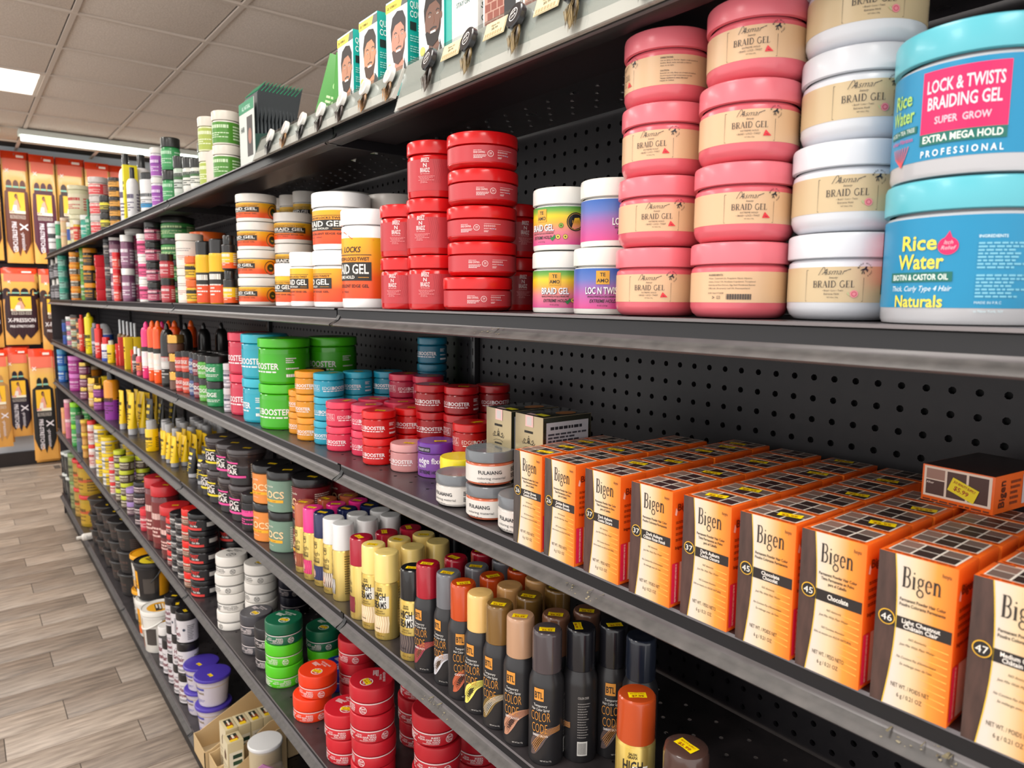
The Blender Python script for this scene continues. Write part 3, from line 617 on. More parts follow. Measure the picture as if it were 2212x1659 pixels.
def art_breez(a, r, h):
    k = h / .089; w_ = '#f4dcdc'
    a.text('BREEZ', 0, .0545 * k, .0062 * k, w_, w=.0135 * k, bold=True, sh=.1); a.text('N', 0, .0465 * k, .006 * k, w_, w=.006 * k, bold=True); a.text('BRAIDZ', 0, .0385 * k, .0066 * k, w_, w=.016 * k, bold=True)
    a.text('Hair Twists, Braids', 0, .0355 * k, .0014 * k, w_); a.micro(-.012 * k, .022 * k, .016 * k, .034 * k, 6, '#e89a9c', al='c', fill=.35)
    for i in range(5): a.strip([(.012 * k + i * .003 * k, .022 * k), (.016 * k + i * .0035 * k, .042 * k), (.013 * k + i * .003 * k, .06 * k)], .0002, '#8c1c28', 2)
def art_day(a, r, h, big=False):
    k = h; d = '#262420'; W = r * .95
    if big:
        a.strip([(-W, .70 * k), (-W * .55, .77 * k), (-W * .15, .765 * k), (W * .25, .70 * k), (W * 1.1, .69 * k)], .01 * k, '#e8641c', 2)
        a.text('Day', -W * .62, .565 * k, .058 * k, d, w=W * .42, bold=True); a.text('LOCKS', W * .2, .565 * k, .055 * k, d, w=W * .78, bold=True, sh=.2); a.ring(-W * .88, .6 * k, .05 * k, .005 * k, d, 3)
        s = 1.0; z = .28
    else: z = .33; s = 1
    a.rect(-W, (z + .255) * k, W, (z + .262) * k, d, 2); a.text('CORNROW·LOCKS·TWIST', 0, (z + .2) * k, .035 * k, d, w=W * 1.85, bold=True)
    a.rect(-W, z * k, W, (z + .185) * k, d, 2); a.text('BRAID GEL', 0, (z + .07) * k, .095 * k, '#f6f2ea', w=W * 1.8, bold=True); a.text('EXTREME HOLD', -W * .25, (z + .02) * k, .03 * k, '#f0ece4', w=W * 1.2, bold=True); a.rect(W * .5, (z + .03) * k, W * .9, (z + .035) * k, '#e8a030', 3)
    a.text('AN EXCELLENT EDGE GEL', 0, (z - .07) * k, .032 * k, d, w=W * 1.8, bold=True); a.text('32fl.oz / 946ml' if big else '8 fl.oz / 240ml', -W * .3, (z - .125) * k, .025 * k, d, w=W * .7)
    x = r * 1.75; a.disc(x, (z + .03) * k, .36 * r, '#e88a20', 2); a.ring(x, (z + .03) * k, .33 * r, .03 * r, d, 3); a.disc(x, (z + .03) * k, .2 * r, '#2c3a1c', 3); a.text('TEA', x, (z - .02) * k, .07 * r, '#f0d030', bold=True, l=4)
    a.rect(r * 2.3, .2 * k, r * 2.35, .66 * k, d, 1); a.micro(r * 2.5, .25 * k, r * 3.6, .62 * k, 12, d)
def art_day_big(a, r, h): art_day(a, r, h, True)
def art_booster(a, r, h, first='EDGE', sc_=1.0):
    w_ = '#f6eef0'; z = h * .33; H = h * .13 * sc_
    a.text('EDGE', -r * .95, z, H, w_, al='l', w=r * .62, bold=None); a.text('BOOSTER', -r * .32, z, H, w_, al='l', w=r * 1.25, bold=True)
    a.micro(-r * .9, z - h * .075, r * .85, z - h * .045, 1, w_, fill=1, al='l')
    x = r * 1.2; a.micro(x, h * .47, x + r * .4, h * .6, 3, w_); a.micro(x, h * .16, x + r * .55, h * .24, 1, w_, fill=.8); a.micro(x, h * .33, x + r * .5, h * .36, 1, w_, fill=1)
    x = -r * 1.95; a.frame(x, z - h * .07, x + r * .8, z + h * .2, .0003, w_); a.text('STYLE', x + r * .4, z + h * .085, H * .75, w_, w=r * .6, bold=None); a.text('FACTOR', x + r * .4, z - h * .03, H * .75, w_, w=r * .7, bold=None)
    a.micro(-r * 3.1, h * .1, -r * 2.1, h * .66, 11, w_, fill=.4)
def art_fuller(a, r, h):
    d = '#30323a'
    a.text('FULAIANG', -r * .05, h * .37, h * .1, '#20222a', w=r * .95, bold=True, sh=-.12); a.text('coloring material', 0, h * .22, h * .07, d, w=r * 1.15); a.text('120g/4.2fl.oz', -r * .2, h * .11, h * .045, d, w=r * .6)
    a.micro(r * .9, h * .4, r * 1.9, h * .54, 3, d, fill=.55); a.micro(r * .9, h * .22, r * 1.9, h * .36, 3, d, fill=.55); a.text('Made in P.R.C', r * .9, h * .1, h * .04, d, al='l')
def art_fixer(a, r, h):
    a.rect(-r * .9, h * .74, r * .0, h * .88, '#1c1a22', 3); a.text('STRONGEST HOLD', -r * .45, h * .78, h * .06, '#c8c0d0', w=r * .8, bold=True, l=4); a.text("edge fixer", 0, h * .42, h * .16, '#f0e8f4', w=r * 1.5, bold=True); a.text('PEONY', -r * .5, h * .29, h * .07, '#f0e8f4', w=r * .55, bold=True); a.text('EXTREME HOLD', -r * .1, h * .12, h * .1, '#2a2432', w=r * 1.3, bold=True)
def art_wax(a, r, h):
    w_ = '#f0e4e4'; z = h * .36
    a.rect(-r * 3.1, h * .43, r * 3.1, h * .463, w_, 2)
    a.text('RED', r * .55, h * .3, h * .06, w_, w=r * .35, bold=True); a.text('AQUA HAIR WAX', r * .25, h * .215, h * .065, w_, w=r * 1.0, bold=True); a.text('FULL FORCE', r * .45, h * .14, h * .06, w_, w=r * .55, bold=True); a.text('MAXIMUM CONTROL', r * .35, h * .09, h * .035, w_, w=r * .7)
    a.ring(r * 1.15, h * .22, h * .13, h * .018, w_, 3); a.text('Red', r * 1.15, h * .235, h * .08, w_, bold=True, w=r * .22); a.text('One', r * 1.15, h * .14, h * .08, w_, bold=True, w=r * .22)
    a.micro(-r * 1.1, h * .08, -r * .25, h * .37, 7, w_, fill=.6)
    a.text('THE PRO', -r * .15, h * .3, h * .045, w_, al='l', w=r * .25, bold=True)
def art_waxdark(a, r, h):
    d = '#26282a'; a.rect(-r * 3.1, h * .43, r * 3.1, h * .463, d, 2); a.text('BRIGHT WHITE', -r * .05, h * .3, h * .06, d, w=r * .9, bold=True); a.text('AQUA HAIR WAX', 0, h * .21, h * .06, d, w=r * .95, bold=True); a.text('FULL FORCE', r * .1, h * .13, h * .05, d, w=r * .6)
    a.ring(r * .95, h * .22, h * .13, h * .02, d, 3); a.text('Red', r * .95, h * .235, h * .07, d, w=r * .2, bold=True); a.text('One', r * .95, h * .15, h * .07, d, w=r * .2, bold=True); a.micro(-r * 1.3, h * .08, -r * .6, h * .37, 6, '#6a6c70', fill=.6)
def waxtop(col):
    def f(a, R_):
        a.ring(R_ * .3, -R_ * .25, R_ * .32, R_ * .05, col, 2, ry=R_ * .3); a.text('Red', R_ * .3, -R_ * .2, R_ * .16, col, w=R_ * .34, bold=True); a.text('One', R_ * .3, -R_ * .42, R_ * .16, col, w=R_ * .34, bold=True)
        a.text('AQUA HAIR WAX', -R_ * .05, R_ * .55, R_ * .12, col, w=R_ * .9, bold=True); a.text('FULL FORCE', -R_ * .05, R_ * .38, R_ * .1, col, w=R_ * .5, bold=True); a.micro(-R_ * .75, R_ * .05, -R_ * .15, R_ * .35, 4, col, fill=.6)
    f.__name__ = 'wt' + col; return f
def art_s(a, r, h):
    c = '#f4d0a0'; a.text('uncle', -r * .3, h * .62, h * .05, '#f4e8d8', w=r * .5, sh=.2); a.text('LOCS', -r * .1, h * .36, h * .17, c, w=r * 1.3, bold=True); a.rect(-r * .9, h * .25, r * .5, h * .32, '#f2b020', 3); a.text('Loc Gel', -r * .2, h * .265, h * .035, '#3a3020', w=r * .6, l=4); a.text('Net Wt. 8 oz', -r * .3, h * .16, h * .03, '#f4e8d8'); a.micro(r * .9, h * .12, r * 1.8, h * .68, 12, '#e8e0d0', fill=.4)
def art_loc(col):
    def f(a, r, h):
        a.rect(-r * .7, h * .62, r * .35, h * .66, col, 3); a.text('LOC', -r * .2, h * .47, h * .12, '#eee6e2', w=r * .95, bold=True); a.text('STAR', -r * .2, h * .33, h * .12, '#eee6e2', w=r * 1.05, bold=True); a.rect(-r * .75, h * .24, r * .75, h * .3, col, 3)
        for i in range(8): a.strip([(r * 1.0, h * (.25 + i * .05)), (r * 1.35, h * (.33 + i * .05)), (r * 1.7, h * (.25 + i * .05))], r * .05, '#d8ccb4', 3)
    f.__name__ = 'loc' + col; return f
def art_twist(a, r, h):
    a.rect(-r * .9, h * .06, r * .5, h * .2, '#e0403c', 3); a.text('TWIST', -r * .25, h * .38, h * .2, '#e83a34', w=r * .8, bold=True, sh=.2); a.text('Get Me', -r * .1, h * .25, h * .12, '#e0dcd8', w=r * .6, bold=True, sh=.2); a.rect(r * .85, h * .25, r * 1.6, h * .5, '#c8c4c0', 3)
def art_edgecol(c):
    def f(a, r, h): a.text('EDGE', r * .1, h * .4, h * .16, '#f0f0ea', w=r * 1.1, bold=True); a.micro(-r * .9, h * .2, r * .9, h * .32, 2, '#f0f0ea', fill=.4); a.micro(-r * 2, h * .15, -r * 1.1, h * .6, 6, '#f0f0ea')
    f.__name__ = 'ec' + c; return f
def art_growth(a, r, h):
    m_ = '#7a2438'; a.text('Luxury', -r * .1, h * .58, h * .05, '#404048', w=r * .6, sh=.2); a.text('Hair', -r * .1, h * .42, h * .13, m_, w=r * .9, bold=True); a.text('Growth', -r * .05, h * .24, h * .13, m_, w=r * 1.35, bold=True); a.micro(-r * .6, h * .1, r * .5, h * .18, 2, '#404048', al='c'); a.disc(r * 1.0, h * .45, r * .14, '#3a4454', 3); a.micro(r * 1.3, h * .12, r * 2, h * .62, 9, '#606068')
    for i in range(9): a.rect(-r * 1.7 + i * r * .06, h * .2, -r * 1.7 + i * r * .06 + r * .03, h * .5, '#26262a', 3)
def art_ltwist(a, r, h):
    a.rect(-r * .9, h * .6, r * .6, h * .68, '#5a5aaa', 3); a.text('Lock & Twist', -r * .1, h * .46, h * .09, '#8a7440', w=r * 1.35, bold=True); a.text('GEL', -r * .3, h * .35, h * .08, '#8a7440', w=r * .4, bold=True); a.micro(-r * .8, h * .14, r * .6, h * .3, 3, '#7a7aba', fill=.4); a.rect(-r * 3, h * .71, r * 3, h * .725, '#c8a860', 2)
def art_plain(c, bar=None):
    """generic small label: a heading, a bar and small print"""
    def f(a, r, h):
        if bar: a.rect(-r * 3.1, h * .42, r * 3.1, h * .52, bar, 2)
        a.micro(-r * .7, h * .48, r * .8, h * .6, 1, c, fill=.8, al='c'); a.micro(-r * .8, h * .2, r * .8, h * .38, 3, c, fill=.5, al='c'); a.micro(r * 1.1, h * .15, r * 2, h * .6, 5, c)
    f.__name__ = 'pl' + c + str(bar); return f
def art_tub(a, r, h):
    a.micro(-r * .6, h * .5, r * .7, h * .62, 2, '#8a8a90', al='c', fill=.3); a.micro(-r * .5, h * .26, r * .6, h * .4, 3, '#b06060', al='c', fill=.3); a.rect(-r * 3.1, h * .07, r * 3.1, h * .075, '#c04040', 2)

# ---- spray can
def can(r, h, cap, body, style, var=None, capf=.33, price='$7.99', stick=True, seg=30):
    key = ('can', r, h, cap, body, style, str(var), price, stick)
    def mk():
        btl = style == 'btl'; cr = r * (.83 if btl else .97); ch = h * capf; zb = h - ch; bmat = M(body, .38, 0, .1) if btl else noisy('brushed_gold', '#c8a850', '#e2c97a', 60, .3, .65, 0, (1, 1, .02), 3) if style == 'beam' else M(body, .3)
        if style == 'beam': bmat = cached(('gold',), lambda: bmat)
        zs = zb - (.018 if btl else .003)
        pr = [(0, .001), (r * .9, .0008), (r * .97, .0004), (r, .003), (r, zs), (r * .97, zs + (zb - zs) * .35), (cr * .99, zb - .002), (cr * .9, zb + .002)]
        bd = lathe('can', pr, bmat, seg)
        cp = lathe('cap', [(cr * .96, zb), (cr, zb + .001), (cr * (1.0 if btl else .99), h - .005), (cr * .97, h - .0018), (cr * .9, h - .0003), (cr * .2, h - .0002), (cr * .06, h - .0006), (0, h - .0006)], M(cap, .22, .0, .3), seg)
        a = Art(cylmap(r, 0), r * .14)
        if btl:
            o = '#d8913a'; a.rect(-.0085, h * .50, .0045, h * .595, o, 2); a.text('BTL', -.002, h * .52, .0085, '#221e1c', w=.011, bold=True, l=4); a.text('Temporary', 0, h * .455, .0035, '#e8e4de', w=.018); a.text('Hair Color Spray', 0, h * .425, .0035, '#e8e4de', w=.024)
            a.text('COLOR', 0, h * .345, .0125, o, w=.026, bold=None); a.text('CODE', -.001, h * .255, .0125, o, w=.021, bold=None)
            if var[1]: a.text(var[1], 0, h * .225, .003, '#f0e8e4', w=.02, bold=True)
            hc = M(var[0], .4); hl = M(var[2], .4)
            W1 = sm([(.027, h * .285, .005), (.014, h * .275, .010), (.004, h * .24, .0125), (-.003, h * .17, .0125), (-.009, h * .10, .008), (-.013, h * .075, .001)])
            a.strip([p[:2] for p in W1], [p[2] for p in W1], hc, 3)
            W2 = sm([(.027, h * .31, .0015), (.012, h * .27, .004), (-.003, h * .235, .007), (-.011, h * .17, .005), (-.013, h * .13, .001)])
            a.strip([p[:2] for p in W2], [p[2] for p in W2], hc, 3)
            for q in range(5): a.strip(sm([(.027, h * (.268 + q * .009)), (.012 - q * .0008, h * (.25 + q * .008)), (.003 - q * .0015, h * (.2 + q * .005)), (-.006 - q * .0013, h * (.10 + q * .012))]), .0005, hl, 5)
            a.text('NET WT 2oz / 57g', .008, h * .035, .0018, '#d8d4d0', w=.014)
            a.text('COLOR CODE', r * 1.6, h * .5, .003, '#c8c4c0', al='l', w=.014); a.micro(r * 1.6, h * .2, r * 1.6 + .016, h * .48, 14, '#8a8684', fill=.35); a.rect(r * 1.6, h * .06, r * 1.6 + .013, h * .17, '#d8d6d2', 2)
            for q in range(12): a.rect(r * 1.6 + .001 + q * .0009, h * .07, r * 1.6 + .0014 + q * .0009, h * .16, '#1a1a1c', 3)
        else:
            a.text('SALON', 0, h * .60, .003, '#2a2418', w=.009, bold=True); a.text('GRAFIX', 0, h * .575, .003, '#2a2418', w=.011, bold=True)
            if var[3] == 'high':
                a.poly([(-.014, h * .565), (.016, h * .50), (.016, h * .40), (.004, h * .34), (-.014, h * .38)], M('#ece6dc', .4), 2) if False else a.rect(.0, h * .38, .017, h * .52, '#ece8e0', 2)
                a.text('HIGH', 0, h * .475, .0125, '#1c1a1a', w=.0225, bold=True); a.text('BEAMS', 0, h * .375, .0125, '#1c1a1a', w=.025, bold=True)
                a.text('TEMPORARY', 0, h * .335, .0025, '#1c1a1a', w=.013); a.text('HAIR COLOR SPRAY', 0, h * .31, .0025, '#1c1a1a', w=.02)
            else:
                for q, s in enumerate(('high', 'beams')): a.text(s, 0, h * (.43 - q * .065), .0085, '#2a2620', w=.02, bold=None)
                a.text('INTENSE', 0, h * .33, .0045, '#1c1a1a', w=.02, bold=True); a.ring(0, h * .55, .004, .001, '#2a2620', 3, 8)
            a.rect(-.017, h * .09, .017, h * .285, var[0], 2)
            for q in range(7): a.strip([(-.012 + q * .0045, h * .285), (-.009 + q * .0042, h * .2), (-.013 + q * .0045, h * .09)], [.0022, .003, .001], var[2], 3)
            if var[3] != 'high': a.disc(-.006, h * .17, .005, '#d8a890', 4, ry=.009)
            a.text(var[1] or '', -.004, h * .13, .002, '#2a2018', w=.01, bold=True, l=5); a.text('2.7 OZ. (76 g)', 0, h * .045, .0022, '#2a2018', w=.016)
            a.micro(r * 1.7, h * .1, r * 2.6, h * .62, 16, '#5a4a2a', fill=.35)
        sub = [('price_sticker', sticker(h - .0004, .001, -.004, .3, .02, price))] if stick else []
        return [('can', bd, [('lettering', a.mesh('lettering'))]), ('cap', cp, sub)]
    return cached(key, mk)

# ---- squeeze tube standing on its cap
def tube_parts(wd, h, body, cap, ink, capf=.16, band=None):
    def mk():
        ch = h * capf; v = []; f = []; n = 16; rows = 8
        for k in range(rows + 1):
            t = k / rows; z = ch + (h - ch) * t; rx = wd * (.36 + .14 * t); ry = wd * .36 * (1 - t) ** .8 + .0015
            v += [(rx * math.cos(2 * PI * i / n), ry * math.sin(2 * PI * i / n), z) for i in range(n)]
        for k in range(rows):
            for i in range(n): f.append((k * n + i, k * n + (i + 1) % n, (k + 1) * n + (i + 1) % n, (k + 1) * n + i))
        f.append(tuple(range(rows * n, rows * n + n)))
        bd = mesh_of('body', v, f, [M(body, .3)], None, True)
        cp = lathe('cap', [(0, .0003), (wd * .3, .0003), (wd * .34, .002), (wd * .34, ch), (0, ch)], M(cap, .3), 16)
        cr = boxm('crimp', -wd * .5, wd * .5, -.0012, .0012, h - .001, h + h * .05, M(body, .35))
        a = Art(lambda u, v_, l: (u, -(wd * .36 * (1 - (v_ - ch) / (h - ch)) ** .8 + .0015) * max(.05, 1 - (u / (wd * .5)) ** 2) ** .5 - .0008 - l * .0002, v_), wd * .1)
        if band: a.rect(-wd * .25, h * .82, wd * .25, h * .9, band, 2)
        a.micro(-wd * .25, h * .66, wd * .25, h * .78, 1, ink, fill=.7, al='c'); a.micro(-wd * .25, h * .25, wd * .25, h * .58, 5, ink if not band else band, fill=.4, al='c')
        return [('body', bd, [('lettering', a.mesh('lettering'))]), ('cap', cp), ('crimp', cr)]
    return cached(('tube', wd, h, body, cap, ink, band), mk)

# ---- bottle with shoulder and cap
def bottle(r, h, body, cap, neck=.72, shoulder=.6, capr=.5, bands=(), ink='#333333', dome=False, gl=.3, seg=20):
    """bands: [(z0, z1, colour)] fractions of h"""
    def mk():
        zs, zn = h * shoulder, h * neck
        pr = [(0, .0008), (r * .92, .0008), (r, .004), (r, zs)] + [(r * (capr + (1 - capr) * math.cos(t * PI / 2)), zs + (zn - zs) * math.sin(t * PI / 2)) for t in (.25, .5, .75, .92)] + [(r * capr * .95, zn)]
        bd = lathe('body', pr, M(body, gl, 0, .2), seg)
        c = [(r * capr, zn), (r * capr, h - .003), (r * capr * .9, h), (0, h)] if not dome else [(r * capr, zn)] + [(r * capr * math.cos(t * PI / 2), zn + (h - zn) * math.sin(t * PI / 2)) for t in (.2, .45, .7, .9)] + [(0, h)]
        cp = lathe('cap', c, M(cap, .25, 0, .2), seg)
        a = Art(cylmap(r, 0), r * .2)
        for z0, z1, cc in bands: a.rect(-r * PI, h * z0, r * PI, h * z1, cc, 1)
        a.micro(-r * .7, h * .38, r * .7, h * .5, 1, ink, fill=.7, al='c'); a.micro(-r * .7, h * .14, r * .7, h * .34, 4, ink, fill=.4, al='c'); a.micro(r * 1.2, h * .14, r * 2.2, h * .5, 6, ink)
        return [('body', bd, [('label_print', a.mesh('label_print'))]), ('cap', cp)]
    return cached(('bot', r, h, body, cap, neck, shoulder, capr, str(bands), ink, dome), mk)
# ---- carton
def carton(w_, d, h, mat, art=None, side=None, top=None, mats=None, face=None, bev=.0006):
    def mk():
        bx = boxm('box', -w_ / 2, w_ / 2, -d / 2, d / 2, 0, h, mat if not isinstance(mat, str) else M(mat, .45), bev, mats, face)
        sub = []
        for fn, mp, nm in ((art, frontmap(d / 2), 'front_print'), (side, rightmap(w_ / 2), 'side_print'), (top, topmap(h), 'top_print')):
            if fn: a = Art(mp); fn(a, w_, d, h); sub.append((nm, a.mesh(nm)))
        return [('box', bx, sub)]
    return mk()
def art_box(c, c2=None):
    def f(a, w_, d, h):
        if c2: a.rect(-w_ * .4, h * .45, w_ * .4, h * .85, c2, 1)
        a.micro(-w_ * .35, h * .55, w_ * .35, h * .75, 2, c, fill=.6, al='c'); a.micro(-w_ * .35, h * .1, w_ * .35, h * .35, 4, c, fill=.4, al='c')
    return f
# ---- bucket with bail handle
def bucket(r, h, lid, body, lab=None, art=None, handle='#e8e6e0', hz=.5, hrot=-.4, seg=32, topc=None):
    def mk():
        pts = [(0, .0008), (r * .82, .0008), (r * .85, .004), (r * .97, h * .82), (r * 1.0, h * .83), (r * 1.0, h * .86), (r * .98, h * .87), (r * .985, h * .9)]
        bd = lathe('body', pts, M(body, .35), seg)
        ld = lathe('lid', [(r * 1.03, h * .89), (r * 1.05, h * .9), (r * 1.05, h * .985), (r * 1.03, h), (r * .99, h), (r * .97, h * .975), (0, h * .975)], M(lid, .35), seg)
        sub = []
        if topc: ta = Art(topmap(h * .975)); ta.disc(0, 0, r * .7, topc[0], 1, 24); ta.rect(-r * .45, -r * .25, r * .55, r * .1, topc[1], 2); ta.micro(-r * .4, -r * .2, r * .4, r * .3, 3, topc[2], fill=.6); sub = [('lid_print', ta.mesh('lid_print'))]
        parts = [('body', bd, []), ('lid', ld, sub)]
        if lab:
            q = lambda z: r * (.85 + .12 * (z / (h * .82))) + .0004
            a = Art(lambda u, v, l: ((q(v) + l * .0002) * math.sin(u / r), -(q(v) + l * .0002) * math.cos(u / r), v), r * .15); art(a, r, h); parts[0] = ('body', bd, [('label_print', a.mesh('label_print'))])
        if handle:
            P = []; 
            for i in range(13):
                t = PI * i / 12; x = -r * 1.06 * math.cos(t); o = r * 1.3 * math.sin(t); P.append((x, -o * math.cos(hrot) * .85 if True else 0, h * .8 + o * math.sin(hrot)))
            parts.append(('handle', tube('handle', P, .0035, M(handle, .35), 6)))
        return parts
    return cached(('bk', r, h, lid, body, str(lab), handle, hrot, art.__name__ if art else 0), mk)

# ------------------------------------------------------------------ placing
def dirh(p): d = np.array([p[0] - CAM[0], p[1] - CAM[1]]); return d / np.linalg.norm(d)
def depth(p): return float(-(R.T @ (np.array(p) - CAM))[2])
def solve(shelf, l, r_, yb, Yf=None, z=None):
    """pixel box of a round thing standing on a shelf -> centre (x, y), radius"""
    z = ZS[shelf] if z is None else z; xc = (l + r_) / 2
    P = atz(xc, yb, z) if Yf is None else aty(xc, yb, Yf)
    d = dirh(P); rr = .03
    for _ in range(4): rr = (r_ - l) / 2 * depth((P[0] + d[0] * rr, P[1] + d[1] * rr, z)) / FPX
    return np.array([P[0] + d[0] * rr, P[1] + d[1] * rr]), rr, d, P
def topz(c, rr, d, xc, yt):
    z = None
    for s in (1, -1):
        q = c + d * rr * s; r0 = ray(xc, yt); t = ((q[0] - CAM[0]) * d[0] + (q[1] - CAM[1]) * d[1]) / (r0[0] * d[0] + r0[1] * d[1]); z = CAM[2] + r0[2] * t
        if (z < CAM[2]) == (s == 1): return z
    return z
LV = {1: ['']}
def levels(n):
    if n == 1: return ['']
    if n == 2: return ['lower of two, ', 'upper of two, ']
    if n == 3: return ['bottom one, ', 'middle one, ', 'top one, ']
    nm = ['bottom one, ', 'second from bottom, ', 'third from bottom, ', 'fourth from bottom, ', 'fifth from bottom, '][:n - 1] + ['top one, ']
    return nm
ROWS = ['', ', second row', ', third row', ', fourth row', ', fifth row', ', sixth row', ', seventh row', ', eighth row']
def azim(c): return math.atan2(CAM[0] - c[0], -(CAM[1] - c[1]))
REG = {}
ABOVE = {}
_zs = sorted(ZS.values())
for i_, z_ in enumerate(_zs): ABOVE[round(z_, 4)] = (_zs[i_ + 1] - z_) if i_ < len(_zs) - 1 else 9
def room(c, r, z, n, h):
    """height a stack may take under the shelf above"""
    lim = ABOVE.get(round(z, 4), 9) - (.0345 if c[1] - r < YF + .017 else .0195)
    return min(h, (lim - .001) / max(n, 1))
def fit(x, y, r, z, limit):
    """nearest free spot on the shelf, so that neighbours never run into each other"""
    k = round(z, 4); L = REG.setdefault(k, []); best = None
    if k not in ABOVE: return x, y
    x = max(x, -4 * BAY + r + .004)
    for i in range(0, 26):
        for j in (0, 1, -1, 2, -2, 3, -3, 4, -4, 5, -5, 6, -6, 7, -7, 8, -8, 10, -10):
            dx, dy = j * .004, i * .004; q = math.hypot(dx, dy)
            if q > limit or (best and q >= best[0]): continue
            X, Y = x + dx, y + dy
            if Y + r > YBACK - .014 or X - r < -4 * BAY: continue
            if all((X - a) ** 2 + (Y - b) ** 2 >= (r + c_ - .0008) ** 2 for a, b, c_ in L): best = (q, X, Y)
    if best: L.append((best[1], best[2], r)); return best[1], best[2]
    return None
def put(name, cat, desc, where, parts, c, z, n=1, h=0, deep=1, step=.05, rz=None, jit=.002, rzs=None, group=None, skip=(), sub=None, drift=(0, 0), turn=.5, names=None, rad=None):
    n = max(n, 1)
    """a stack of n, repeated deep rows backwards"""
    base = azim(c) * turn if rz is None else rz
    for q in range(deep):
        spot = fit(c[0], c[1] + step * q, rad, z, .1 if q == 0 else .022) if rad else (c[0], c[1] + step * q)
        if spot is None:
            if q == 0: print('DROPPED', desc, where)
            continue
        for k, lv in enumerate(levels(n)):
            if (q, k) in skip: continue
            j = (random.uniform(-jit, jit), random.uniform(-jit, jit)) if (k or jit > .003) else (0, 0)
            rz_ = base + (rzs[k] if rzs and q == 0 else random.uniform(-.12, .12))
            pp = parts[k % len(parts)] if isinstance(parts[0], list) else parts
            ds = desc[k % len(desc)] if isinstance(desc, list) else desc
            thing(name, (spot[0] + j[0] + drift[0] * k, spot[1] + j[1] + drift[1] * k, z + k * h + .0002 * k), rz_, f'{ds}, {lv}{where}{ROWS[q]}', cat, group or (f'{ds}s' if not isinstance(desc, list) else f'{where} stack'), pp)
def stk(shelf, l, r_, yt, yb, n, desc, where, cat='jar', Yf=None, deep=1, step=None, name='cosmetic_jar', rz=None, rzs=None, skip=(), rr=None, hh=None, multi=None, jit=.0015, drift=(0, 0), group=None, **kw):
    c, r0, d, P = solve(shelf, l, r_, yb, Yf)
    r1 = rr or r0; z = ZS[shelf]
    h = hh or (topz(c, r1, d, (l + r_) / 2, yt) - z) / n
    h = room((c[0], max(c[1], YF + r1 + .002)), r1, z, n, h); r1, h = round(r1, 4), round(h, 4)
    seg = 40 if (r_ - l) > 100 else (28 if (r_ - l) > 40 else 18)
    if multi: parts = [jar(r1, h - .0004, seg=seg, **{**kw, **mm}) for mm in multi]
    else: parts = jar(r1, h - .0004, seg=seg, **kw)
    if Yf is not None or True: c = np.array([c[0], max(c[1], YF + r1 + .002)])
    put(name, cat, desc, where, parts, c, z, n, h, deep, step or (2 * r1 + .004), rz, jit, rzs, group, skip, drift=drift, rad=r1 * max(1, kw.get('lidr', 1)))
    return c, r1, h

# ================================================================== second shelf (eye level), right to left
B, C_, D_, E_, F_, A_ = 'B', 'C', 'D', 'E', 'F', 'A'
PK, PKL = '#e8808c', '#e97f8b'
# rice water gel jars at the right frame edge
gelw = M('#c4c4ca', .15, 0, .5)
rp = jar(.0555, .1035, lid='#5db9c8', body='#c2c3c8', lidf=.22, shape='straight', lab=(.12, .74, '#0d88b6'), art=art_rice, gloss=.12, stick=False, shell=False, seg=56)
cr_ = None
for _x in [0]:
    # left silhouette at px 1905, axis .057 behind the rail
    yc = YF + .0645; best = None
    for i in range(400):
        x = .9 + i * .0006; v = np.array([x - CAM[0], yc - CAM[1]]); dd = np.linalg.norm(v); al = math.asin(.0555 / dd); an = math.atan2(v[1], v[0]) + al
        p = CAM + np.array([math.cos(an) * dd, math.sin(an) * dd, ZS['B'] + .05 - CAM[2]]); q = R.T @ (p - CAM); u = CX - FPX * q[0] / q[2]
        if best is None or abs(u - 1905) < best[0]: best = (abs(u - 1905), x)
    cr_ = np.array([best[1], yc])
put('gel_jar', 'jar', 'blue rice water braiding gel jar', 'teal lidded pair at the right edge', rp, cr_, ZS['B'], 2, .1038, rz=-.24, rzs=[.0, 1.8], rad=.0555, group='rice water gel jars', drift=(.002, 0))
# pink and white braid gel stacks
_as = dict(lidf=.285, shape='bowl', lidr=1.0, stick=False, gloss=.25)
# (the print faces the aisle, each jar turned a little)
stk(B, 1327, 1512, 0, 692, 4, 'pink braid gel jar', 'left pink stack beside the rainbow jars', Yf=.56, hh=.0745, rz=.6, rzs=[-.1, .0, -.22, -1.25], rr=.0455, name='gel_jar', lid='#e4727e', body='#dd6672', lab=(.215, .615, '#dab48e'), art=art_asmar, drift=(.0012, .001), group='pink braid gel jars', **_as)
stk(B, 1489, 1697, 0, 700, 4, 'pink braid gel jar', 'right pink stack next to the white jars', Yf=.56, hh=.0745, rz=.58, rzs=[2.35, .12, .02, -.12], rr=.0465, name='gel_jar', lid='#e4727e', body='#dd6672', lab=(.215, .615, '#dab48e'), art=art_asmar, drift=(.0022, .001), group='pink braid gel jars', **_as)
stk(B, 1676, 1900, 0, 707, 4, 'white braid gel jar', 'white stack beside the blue jars', Yf=.575, hh=.0745, rz=.42, rzs=[-.12, .02, .1, .16], rr=.0475, name='gel_jar', lid='#d9dce3', body='#d8dbe2', lab=(.215, .615, '#cdb690'), art=art_asmar_rose, drift=(.0012, .001), group='white braid gel jars', **_as)
